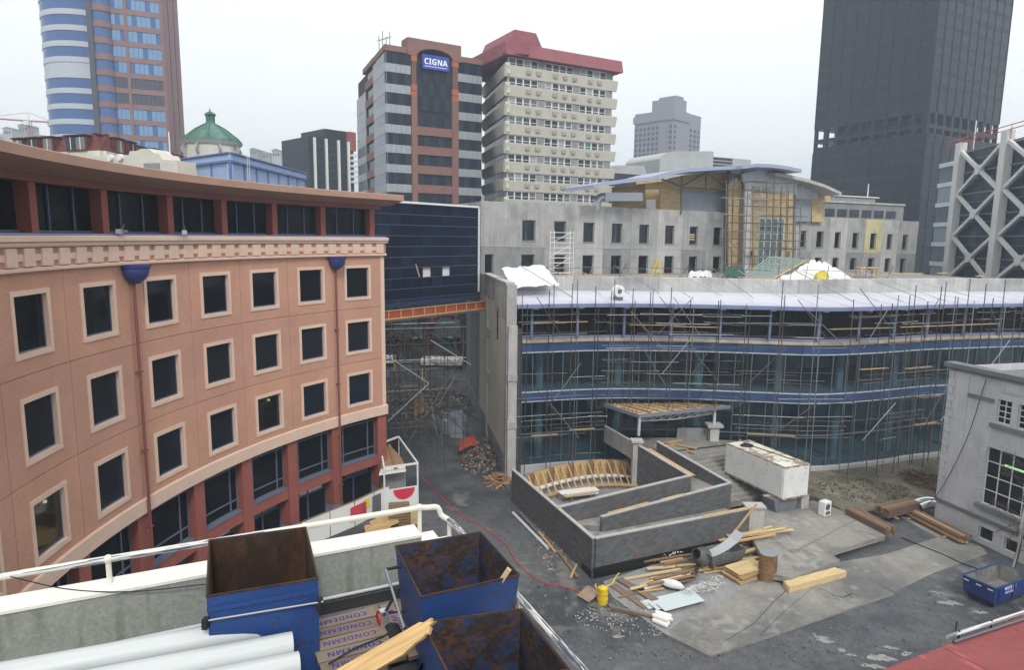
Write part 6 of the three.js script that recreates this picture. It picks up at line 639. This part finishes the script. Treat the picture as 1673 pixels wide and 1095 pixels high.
  { const q = gp(742, 708), T = thing('covered_machine', 'grey machine under a rounded cover beside the rubble heap', 'machine', q, -.3); const s = new THREE.Shape(); s.moveTo(-1.1, 0); s.lineTo(-1.1, 1.1); s.absarc(0, 1.1, 1.1, Math.PI, 0, true); s.lineTo(1.1, 0); mesh(T, 'cover', new THREE.ExtrudeGeometry(s, { depth: 1.7, bevelEnabled: true, bevelSize: .06, bevelThickness: .06, curveSegments: 12 }), std(mottle([.2, .23, .27], .3, 1.5, 128), .5), [0, 0, -1]); box(T, 'front_box', std([.25, .26, .28], .6), .2, 1.6, 0, 1.0, .8, 1.6); box(T, 'window_strip', M.white, -.9, -.5, 1.5, 1.75, .77, .82); }
  cloth('red_netting', 'crumpled red netting on the rubble heap', 'netting', [gp(752, 735).setY(1.2), gp(775, 728).setY(1.1), gp(780, 740).setY(.9), gp(750, 748).setY(.8)], .16, std([.35, .06, .04], .8));
  heap('leaning_board', 'pale ply board leaning in the lane under the scaffold', 'board', M.timber, 1.6, .06, 2.0, gp(686, 678).setY(1.0), .5, undefined, .15); tag(tube(scene, 'red_cable', std([.5, .04, .05], .6), [[690, 780], [735, 825], [760, 845], [790, 862], [815, 880], [828, 892], [850, 925], [885, 950], [925, 960], [955, 970]].map(v => gp(v[0], v[1], .03)), .035, 6, 120), 'red cable snaking along the lane past the ramp', 'cable');
  { const a = gp(838, 838, .12), b = gp(895, 896, .12); tag(bar(scene, 'white_drain_pipe', std([.6, .66, .72], .4), a, b, .11, 10), 'long white drain pipe lying at the foot of the ramp wall', 'pipe'); const c = gp(850, 838, .1), d = gp(945, 945, .1); for (let k = 0; k < 3; k++) tag(beam(scene, 'wall_foot_plank', [M.timberOld, M.timber, M.timberD][k], c.clone().lerp(d, k * .33).add(V(k * .12, 0, 0)), c.clone().lerp(d, k * .33 + .32), .16, .08), 'weathered plank lying along the foot of the ramp wall', 'plank', 'planks at the ramp wall foot'); tag(beam(scene, 'offcut', M.timber, gp(932, 945, .1), gp(942, 922, .25), .12, .08), 'short timber offcut near the ramp corner', 'offcut'); }
  // formwork in the courtyard
  { const O = gp(950, 800).setY(.12), T = thing('curved_formwork', 'curved timber formwork with ply back and raking props in the courtyard', 'formwork', O), n = 16, bt = [], fr = []; for (let i = 0; i <= n; i++) { const t = i / n, px = 868 + 172 * t, c = Math.sin(t * 2.2); bt.push(onY(px - 6, 800 - 24 * c - 10 * t * .2, .3).sub(O)); fr.push(onY(px + 10, 818 - 22 * c - 2 * t, .3).sub(O)); } for (let i = 0; i < n; i++) { const a = bt[i].clone().setY(.75), b = bt[i + 1].clone().setY(.75); beam(T, 'ply_panel', i % 3 ? M.timber : M.timberD, a, b, .05, 1.5); beam(T, 'white_strip', M.white, bt[i].clone().lerp(fr[i], .45).setY(.55), bt[i + 1].clone().lerp(fr[i + 1], .45).setY(.55), .5, .06); beam(T, 'base_plank', M.timber, fr[i].clone().setY(.35), fr[i + 1].clone().setY(.35), .12, .2); beam(T, 'raking_prop', M.timber, bt[i].clone().setY(1.4), fr[i].clone().setY(.3), .1, .08); box(T, 'stub_leg', M.timberD, fr[i].x - .05, fr[i].x + .05, 0, .3, fr[i].z - .05, fr[i].z + .05); } }
  { const q = gp(945, 812, .3); for (let k = 0; k < 5; k++) heap('white_board', 'white board in the flat stack on trestles in the courtyard', 'board', k === 2 ? M.timber : M.white, 2.9, .8, .05, V(q.x + rr(-.3, .3), .6 + k * .055, q.z + rr(-.2, .2)), ru + rr(-.1, .1), 'white boards in the courtyard'); const T = thing('trestle', 'timber trestle under the white boards in the courtyard', 'trestle', V(q.x, .12, q.z), ru); for (const x of [-.9, .9]) { box(T, 'cross_bar', M.timberD, x - .05, x + .05, .35, .44, -.5, .5); for (const z of [-.4, .4]) box(T, 'leg', M.timberD, x - .04, x + .04, 0, .35, z - .04, z + .04); } }
  for (const [px, py, L, r, y] of [[1095, 722, 2.6, .5, 3.05], [1112, 728, 2.8, -.6, 3.12], [1120, 735, 2, -.9, 2.9], [1085, 728, 1.8, .1, 3.05]]) heap('platform_plank', 'timber plank left lying at the head of the entrance steps', 'plank', M.timber, L, .2, .08, onY(px, py, y).setY(y), r, 'planks at the head of the steps'); for (const [px, py, y] of [[1196, 815, 1.3], [1165, 790, 1.8]]) heap('step_plank', 'small timber offcut lying on the entrance steps', 'plank', M.timber, 1.2, .12, .06, onY(px, py, y).setY(y + .05), -.9, 'offcuts on the steps'); { const q = onY(1138, 712, 3), T = thing('tool_bin', 'dark wheelbarrow with spoked tray on the entrance platform', 'wheelbarrow', q); const t = [[-.5, .8, .4], [.5, .8, .4], [.5, .8, -.4], [-.5, .8, -.4]].map(v => V(...v)); hopper(T, t, t.map(v => V(v.x * .6, .4, v.z * .6)), M.black, M.steel, .02); mesh(T, 'wheel', new THREE.TorusGeometry(.18, .06, 8, 18), M.black, [-.6, .24, 0]); for (const z of [-.25, .25]) bar(T, 'handle', M.timberD, V(-.5, .35, z * .5), V(1, .65, z), .025); for (const z of [-.2, .2]) bar(T, 'leg', M.steel, V(.3, 0, z), V(.25, .4, z), .02); }
  // hoarding, shed frame and pallets by the terracotta building
  { const hp = [[478, 908], [500, 895], [540, 877], [580, 860], [612, 843], [636, 832]].map(v => gp(v[0], v[1], .0)), T = thing('white_hoarding', 'white painted hoarding with small posters around the shopfront', 'hoarding', hp[0]), o = hp[0]; for (let i = 0; i + 1 < hp.length; i++) { const a = hp[i].clone().sub(o).setY(.95), b = hp[i + 1].clone().sub(o).setY(.95); beam(T, 'panel', M.white, a, b, .06, 1.88); beam(T, 'top_rail', M.timberD, a.clone().setY(1.92), b.clone().setY(1.92), .09, .07); bar(T, 'post', M.steel, a.clone().setY(0), a.clone().setY(2), .05); } const at = (t, y) => hp[3].clone().lerp(hp[5], t).sub(o).setY(y), dd = hp[5].clone().sub(hp[3]).normalize(), ry = Math.atan2(-dd.z, dd.x), nn = V(-dd.z, 0, dd.x); for (const [t, y, w, h, c] of [[.1, 1.0, 1.6, 1.1, [.6, .05, .09]], [.34, 1.35, .5, .7, [.8, .62, .02]], [.27, 1.1, .35, .7, [.35, .5, .2]], [.62, .95, .9, 1.4, [.14, .13, .14]]]) mesh(T, 'poster', boxGeo(w, h, .02, 0), std(c, .7), at(t, y).addScaledVector(nn, .05), [0, ry, 0]); }
  { const c = [[629, 836], [683, 827], [652, 776], [622, 790]].map(v => gp(v[0], v[1], 0)), O = c[0], T = thing('open_shed_frame', 'white timber shed frame with low white wall beside the corner column', 'shed', O), r = (v, y) => v.clone().sub(O).setY(y), h = 3.5; c.forEach(v => beam(T, 'post', M.white, r(v, 0), r(v, h), .12, .12)); for (const y of [h]) for (let i = 0; i < 4; i++) beam(T, 'top_rail', M.white, r(c[i], y), r(c[(i + 1) % 4], y), .12, .14); beam(T, 'low_wall', M.white, r(c[0], .85), r(c[1], .85), .08, 1.7); beam(T, 'side_wall', M.black, r(c[3], 1.7), r(c[2], 1.7), .06, 3.3); beam(T, 'back_wall', M.black, r(c[0], 1.6), r(c[3], 1.6), .05, 3); { const d = c[1].clone().sub(c[0]), ry = Math.atan2(-d.z, d.x), n = V(-d.z, 0, d.x).normalize(), s = new THREE.Shape(); s.moveTo(-.85, 0); s.absarc(0, 0, .85, Math.PI, 0, false); s.lineTo(-.85, 0); mesh(T, 'red_disc', new THREE.ExtrudeGeometry(s, { depth: .02, bevelEnabled: false }), std([.65, .03, .06], .6), r(c[0].clone().lerp(c[1], .58), 1.62).addScaledVector(n, .05), [0, ry, 0]); }
    const p = [[628, 720], [655, 748], [662, 762], [622, 768]].map(v => gp(v[0], v[1], 3.0)), S = thing('site_hut_roof', 'low site hut with brown and white roof behind the corner column', 'hut', p[3].clone().setY(0)), q = v => v.clone().sub(p[3]).setY(0); sheet('roof', [p[0], p[1], p[2], p[3]].map(v => v.clone().sub(p[3])), 3.0, 3.1, std([.3, .19, .11], .8), null, S); sheet('white_roof_strip', [p[3], p[2], p[2].clone().add(V(.25, 0, 1.1)), p[3].clone().add(V(.1, 0, 1.1))].map(v => v.clone().sub(p[3])), 2.95, 3.06, M.white, null, S); beam(S, 'wall', M.concreteD, q(p[3]).setY(1.45), q(p[2]).setY(1.45), .1, 2.9); beam(S, 'wall', M.concreteD, q(p[2]).setY(1.45), q(p[1]).setY(1.45), .1, 2.9); beam(S, 'roof_plank', M.timberD, p[0].clone().sub(p[3]).setY(3.16).lerp(p[1].clone().sub(p[3]).setY(3.16), .3), p[3].clone().sub(p[3]).setY(3.16).add(V(1.2, 0, 0)), .25, .06); }
  { const q = gp(618, 868), T = thing('pallet_stack', 'loose stack of pale timber pallets behind the hoarding', 'pallet', q, .3); for (let k = 0; k < 3; k++) { const g = sub(T, 'pallet'); g.position.set(k * .5, .12 + k * .2, -k * .5); g.rotation.set(.2 + k * .12, .3 * k, .12); for (let i = 0; i < 7; i++) box(g, 'slat', M.timber, -.9, .9, .1, .14, -.6 + i * .18, -.47 + i * .18); for (let i = 0; i < 3; i++) box(g, 'runner', M.timberD, -.85 + i * .8, -.72 + i * .8, 0, .098, -.6, .6); } }
  { const q = gp(656, 856), T = thing('crate_stack', 'stack of brown slatted crates in front of the white shed wall', 'crate', q, .2); for (let k = 0; k < 7; k++) { box(T, 'slat', M.timberD, -.9, .6, .05 + k * .22, .2 + k * .22, -.4, .4); box(T, 'batten', M.timberOld, -.85, .55, .201 + k * .22, .268 + k * .22, -.3, .3); } box(T, 'carton', M.ply, .65, 1.3, 0, 1.2, -.4, .35); }
  cloth('purple_sheet', 'dark purple sheet on the ground beside the crates', 'sheet', [gp(648, 862).setY(.15), gp(680, 858).setY(.12), gp(684, 868).setY(.1), gp(645, 872).setY(.12)], .1, std([.03, .025, .09], .8));
}

// ---------------------------------------------------------------- scaffolding
const pipeCols = [M.pole, std([.24, .26, .27], .45, { metalness: .4 }), std([.1, .075, .06], .7), std([.42, .45, .45], .4, { metalness: .4 }), std([.045, .045, .05], .6)];
const pm = () => pipeCols[[0, 0, 1, 2, 1, 3, 2][Math.floor(rnd() * 7)]], dm = () => pipeCols[[0, 2, 2, 4, 4][Math.floor(rnd() * 5)]];
function facadeScaffold(label, s0, s1, opt) {
  const o = gAt((s0 + s1) / 2), O = V(o.x + o.nx * 2, 0, o.z + o.nz * 2), T = thing('facade_scaffold', label, 'scaffold', O), P = (s, n, y) => { const g = gAt(s); return V(g.x + g.nx * n, y, g.z + g.nz * n).sub(O); };
  const st = []; for (let s = s0; s <= s1; s += opt.step ?? 2.5) st.push(s + rr(-.25, .25)); const y0 = s => s > 9.5 && s < 21.5 ? 6.4 : s > 5 && s < 9.6 ? .2 : s > 21 ? .35 : .15, lv = opt.levels;
  st.forEach((s, i) => { for (const n of [1.25, 2.3]) { const b = y0(s), top = n > 2 ? rr(14.5, 18) : rr(15.4, 17.6); bar(T, 'standard', rnd() > .3 ? dm() : pm(), P(s + rr(-.05, .05), n, b), P(s + rr(-.06, .06), n + rr(-.05, .05), top), .04); } for (const y of lv) if (y > y0(s) + .5 && rnd() > .5) bar(T, 'transom', dm(), P(s, .95, y + .06), P(s, 2.6, y + .06), .028); });
  for (const y of lv) for (const n of [1.2, 2.36]) { let s = s0 - .6; while (s < s1) { const L = rr(2.2, 6.4); if (rnd() > .42) { const e = Math.min(s1 + .8, s + L), m = (s + e) / 2; if (y > y0(m) + .4) bar(T, 'ledger', pm(), P(s, n, y + rr(-.05, .05)), P(e, n + (rnd() - .5) * .1, y + rr(-.05, .05)), .03); } s += L * .94; } }
  for (let k = 0; k < (opt.braces ?? 6); k++) { const s = rr(s0, s1 - 3), y = lv[Math.floor(rnd() * (lv.length - 1))]; if (y < y0(s)) continue; const f = rnd() > .5; bar(T, 'brace', pm(), P(s, 2.42, f ? y : y + 3.2), P(s + rr(2, 3.4), 2.42, f ? y + 3.2 : y), .032); }
  for (const [s, e, y, k] of opt.planks) for (let i = 0; i < k; i++) beam(T, 'platform_plank', [M.timber, M.timberOld, M.timberD][i % 3], P(s, 1.5 + i * .26, y + .13), P(e, 1.5 + i * .26, y + .13), .23, .045);
  return T;
}
const LV = [1.9, 3.75, 4.75, 5.6, 7.2, 8.9, 9.6, 12.0, 12.9, 13.9, 14.6];
facadeScaffold('tube scaffold in front of the glass wall between lane and canopy', G0 + .3, 9.2, { levels: LV, planks: [[3, 5.4, 3.8, 2], [6.5, 9, 4.1, 1], [3, 8, 13.7, 1]], braces: 4, step: 2.2 });
facadeScaffold('tube scaffold standing above the entrance canopy against the glass wall', 10.2, 21.4, { levels: [7.2, 8.3, 9.4, 10.4, 11.6, 12.9, 13.8, 14.5], planks: [[12, 17, 13.4, 1], [15.8, 20, 13.3, 1]], braces: 9, step: 1.9 });
facadeScaffold('tube scaffold along the bulging glass wall behind the container', 22.4, 35, { levels: LV, planks: [[23, 27, 3.9, 2], [29, 35, 13.4, 2], [32, 35, 9.8, 1]], braces: 7, step: 2.9 });
facadeScaffold('dense tube scaffold on the glass wall beyond the grey building', 35.8, G1 - 5, { levels: LV, planks: [[37, 40.5, 9.6, 2], [39, 42, 6.8, 2], [39, 42, 4.2, 2], [36, 48, 13.4, 1]], braces: 12, step: 1.9 });
{ // lane scaffold under the bridge
  const O = V(-8, 0, -68), T = thing('lane_scaffold', 'dense tube scaffold filling the lane under the glass bridge', 'scaffold', O), d = V(-.33, 0, -1).normalize(), e = V(.95, 0, -.31), P = (i, j, y) => V(-11.0, y, -57).addScaledVector(e, i * 1.75).addScaledVector(d, j * 3.2).sub(O).setY(y), nx = 4, nz = 7; for (let i = 0; i <= nx; i++) for (let j = 0; j <= nz; j++) if (!((i === 2 || i === 1) && j < 3 && 0)) bar(T, 'standard', dm(), P(i, j, .02), P(i, j, 13.2), .034); const dark = pipeCols; for (let y = 3.2; y < 13.3; y += 1.4) { for (let j = 0; j <= nz; j++) bar(T, 'ledger', rnd() > .3 ? dm() : pm(), P(-.2, j, y), P(nx + .15, j, y + rr(-.03, .03)), .03); for (let i = 0; i <= nx; i++) bar(T, 'ledger', dm(), P(i, -.1, y + .1), P(i, nz + .2, y + .1), .03); } for (let k = 0; k < 34; k++) { const i = Math.floor(rnd() * nx), j = Math.floor(rnd() * nz), y = rr(1, 10); bar(T, 'brace', pm(), P(i, j, y), rnd() > .5 ? P(i + 1, j, y + 2.8) : P(i, j + 1, y + 2.8), .03); } bar(T, 'long_brace', pipeCols[3], P(0, 0, 10.8), P(2.2, 0, 8), .045); bar(T, 'long_brace', pipeCols[3], P(2.2, 0, 8), P(.1, 0, 4.8), .045); bar(T, 'long_brace', pipeCols[3], P(2.3, 0, 11.9), P(4.4, 0, 9.5), .05); for (const [i, j, y] of [[1, 1, 7], [2, 2, 5.2], [3, 1, 9], [0, 2, 9], [2, 4, 4]]) for (let k = 0; k < 3; k++) beam(T, 'platform_plank', M.timberOld, P(i, j + .1 + k * .08, y), P(i + 1, j + .1 + k * .08, y), .2, .05); for (const [i, j, y] of [[.1, .5, 8.3], [1, 2, 8], [2.2, 1, 7.6], [3, 3, 5.5]]) bar(T, 'yellow_prop', std([.6, .45, .03], .6), P(i, j, y), P(i, j, y + 1), .06);
}
{ // atrium scaffold
  const o = V(-3.6, 0, -74), d = V(65.6, 0, -30).normalize(), O = o.clone().addScaledVector(d, 33), T = thing('atrium_scaffold', 'tube scaffold wrapped around the plywood atrium on the roof', 'scaffold', V(O.x, 0, O.z)), n = V(-d.z, 0, d.x); const P = (px, py, z) => { const q = CF.at(px, py, z); return o.clone().addScaledVector(d, q.x).addScaledVector(n, z).setY(q.y).sub(T.position); };
  for (const z of [2.9, 4]) { for (let x = 1184; x < 1316; x += 11) bar(T, 'standard', pm(), P(x + rr(-2, 2), 446, z), P(x + rr(-2, 2) + 3, rr(286, 312), z), .05); for (let y = 298; y < 445; y += 13.5) { bar(T, 'ledger', pm(), P(1180 + rr(-3, 6), y - 2, z), P(1258, y + rr(-1, 2), z), .045); bar(T, 'ledger', pm(), P(1240, y + rr(-2, 2), z), P(1316 + rr(-8, 3), y + 2, z), .045); } } for (let k = 0; k < 12; k++) { const x = rr(1186, 1290), y = rr(320, 420); bar(T, 'brace', pm(), P(x, y, 4.1), P(x + rr(10, 20), y + rr(-26, 26), 4.1), .045); } for (const [x, y] of [[1188, 352], [1215, 405], [1250, 352], [1262, 404], [1230, 306]]) beam(T, 'platform_plank', M.timberD, P(x, y, 3.4), P(x + 35, y + 1, 3.4), .5, .08);
}
{ // loose props, rails and a white tower on the roof deck
  const T = thing('roof_edge_props', 'raking scaffold tubes tying the roof edge scaffold back over the upstand', 'scaffold', V(20, 0, -62)), P = (s, n, y) => { const g = gAt(s); return V(g.x + g.nx * n - 20, y, g.z + g.nz * n + 62); }; for (let k = 0; k < 15; k++) { const s = 4 + k * 2.7; bar(T, 'raking_tube', pipeCols[k % 3 ? 3 : 1], P(s, -5.8, 18.4 - (k % 3) * .3), P(s + 2.6, 1.3, 16 + rr(-.3, .3)), .032); bar(T, 'upright', pm(), P(s + rr(0, 1), -6, 16.8), P(s + 1, -6, 18.6), .03); if (k % 2) bar(T, 'guard_rail', pm(), P(s - 2.5, -6, 18.2), P(s + 2.8, -6, 18.1), .028); } for (const [s, L] of [[5, 5], [13, 4], [23, 4]]) beam(T, 'deck_plank', M.timber, P(s, -6.2, 17.4), P(s + L, -6.2, 17.4), .25, .07);
  const a = atD(898, 446, 73), b = atD(930, 446, 74), W = thing('white_access_tower', 'white aluminium access tower against the concrete block', 'scaffold', a.clone().setY(16.75)), r = p => p.clone().sub(a).setY(0); const dz = V(.5, 0, -1.1); for (const q of [V(0, 0, 0), r(b), dz, r(b).add(dz)]) bar(W, 'upright', M.white, q.clone(), q.clone().setY(5), .045); for (let y = .4; y < 5; y += .55) { bar(W, 'rung', M.white, V(0, y, 0), r(b).setY(y), .032); bar(W, 'rung', M.white, dz.clone().setY(y), r(b).add(dz).setY(y), .032); } for (const y of [.8, 2.2, 3.6]) bar(W, 'brace', M.white, V(0, y, 0), r(b).setY(y + 1.2), .03);
  // deck clutter
  for (const [px, py, D, L, r] of [[960, 450, 66, 4, -.1], [1080, 449, 67, 3.4, 0], [1410, 449, 74, 5, -.2], [1480, 447, 78, 4, .1], [1600, 452, 74, 1.2, .4], [1540, 443, 80, 2.4, .6]]) heap('deck_plank', 'timber plank lying on the roof deck behind the upstand', 'plank', M.timber, L, .3, .12, atD(px, py, D).setY(17.36), r, 'planks on the roof deck'); { const q = atD(1415, 446, 79).setY(16.75), W2 = thing('saw_bench', 'small timber saw bench on the deck before the concrete block', 'bench', q, .3); box(W2, 'top', M.timber, -1.4, 1.4, 1.1, 1.25, -.5, .5); for (const x of [-1.2, 1.2]) for (const z of [-.4, .4]) box(W2, 'leg', M.timber, x - .08, x + .08, 0, 1.1, z - .08, z + .08); } { const q = atD(1072, 447, 74).setY(16.75), W3 = thing('yellow_trestle', 'yellow folding trestle on the deck before the concrete block', 'trestle', q), ym = std([.75, .55, .03], .6); for (const z of [-.3, .3]) for (const s of [-1, 1]) bar(W3, 'leg', ym, V(s * .6, 0, z), V(s * .08, 1.9, z), .06); bar(W3, 'spreader', ym, V(-.4, .7, .3), V(.4, .7, .3), .05); box(W3, 'top', ym, -.15, .15, 1.86, 1.95, -.4, .4); }
  cloth('green_netting', 'dark green netting heaped by the atrium foot', 'netting', [atD(1186, 436, 76), atD(1212, 434, 77), atD(1218, 452, 73), atD(1180, 452, 73)], .25, M.green);
}

// dried cement splashes on the yard
{
  const cem = std(mottle([.27, .268, .262], .35, .5, 128), .95); [[1440, 1075, 1.0], [1425, 1088, .7], [1455, 1058, .5], [1390, 1070, .35], [1345, 1045, .8], [1375, 1062, .4], [1480, 1068, .5], [1550, 985, .9], [1530, 968, .5], [1600, 1000, .6], [770, 880, .5], [900, 930, .4], [1010, 1040, .5], [930, 905, .4]].forEach(([px, py, r], i) => { const p = onY(px, py, .01), s = new THREE.Shape(); for (let k = 0; k <= 22; k++) { const a = k / 22 * 6.2832, q = r * (.42 + .14 * Math.sin(a * 2 + i) + .08 * Math.sin(a * 5 + i * 2) + rr(-.07, .07)); k && k < 22 ? s.lineTo(Math.cos(a) * q * 1.5, Math.sin(a) * q * .7) : k ? s.closePath() : s.moveTo(Math.cos(a) * q * 1.5, Math.sin(a) * q * .7); } const g = new THREE.ShapeGeometry(s); g.rotateX(-Math.PI / 2); mesh(scene, 'cement_splash', g, cem, [p.x, .0045 + i * .0003, p.z], [0, rr(-.4, .2), 0]).userData.kind = 'structure'; });
}

{ // grit and chips scattered over the yard and lane
  const n = 2400, g = new THREE.DodecahedronGeometry(.05, 0), im = new THREE.InstancedMesh(g, std([.3, .295, .285], .95), n), m = new THREE.Matrix4(), q = new THREE.Quaternion(), c = new THREE.Color(); im.name = 'grit';
  for (let i = 0; i < n; i++) { const k = rnd(), p = k < .35 ? onY(rr(690, 960), rr(770, 1060), .01) : k < .6 ? onY(rr(960, 1180), rr(960, 1080), .01) : k < .85 ? onY(rr(1180, 1660), rr(950, 1090), .01) : onY(rr(1330, 1560), rr(770, 830), .44), s = rr(.25, 1) * (rnd() > .93 ? 2.2 : 1); q.setFromEuler(new THREE.Euler(rr(0, 6), rr(0, 6), rr(0, 6))); m.compose(V(p.x, (k < .85 ? .015 : .43) + .01 * s, p.z), q, V(s, s * .6, s)); im.setMatrixAt(i, m); const t = rr(.12, .95); im.setColorAt(i, c.setRGB(t, t * .98, t * .94)); }
  im.castShadow = im.receiveShadow = true; im.userData = { kind: 'stuff', label: 'grit and small chips scattered over the asphalt yard', category: 'grit' }; scene.add(im);
  tag(tube(scene, 'black_hose', M.black, [[1472, 878], [1500, 890], [1540, 906], [1570, 920], [1598, 930]].map(v => onY(v[0], v[1], .08)), .04, 6, 40), 'black hose running across the yard towards the blue skip', 'hose');
  const crk = std([.05, .05, .055], .9); const crack = (pts, w, y) => { const P = pts.map(v => onY(v[0], v[1], y)), S = [], B = []; P.forEach((p, i) => { const d = P[Math.min(i + 1, P.length - 1)].clone().sub(P[Math.max(0, i - 1)]).normalize(), nn = V(-d.z, 0, d.x), ww = w * rr(.5, 1.3) / 2; S.push(p.clone().addScaledVector(nn, ww)); B.push(p.clone().addScaledVector(nn, -ww)); }); const o = [...S, ...B.reverse()], g = new THREE.ShapeGeometry(new THREE.Shape(o.map(p => new THREE.Vector2(p.x, -p.z)))); g.rotateX(-Math.PI / 2); mesh(scene, 'slab_crack', g, crk, [0, y + .004, 0]).userData.kind = 'structure'; };
  crack([[1338, 962], [1350, 966], [1364, 974], [1378, 976], [1392, 970], [1404, 974]], .09, .14); crack([[1378, 965], [1386, 970], [1390, 978]], .07, .14); crack([[1180, 1050], [1230, 1020], [1262, 985], [1300, 950]], .04, .14); crack([[1240, 1040], [1280, 1000], [1340, 950]], .035, .14); crack([[1300, 900], [1340, 880], [1372, 862], [1400, 850]], .04, .7); crack([[1262, 880], [1310, 915], [1330, 930]], .035, .7);
}

renderer.render(scene, camera);
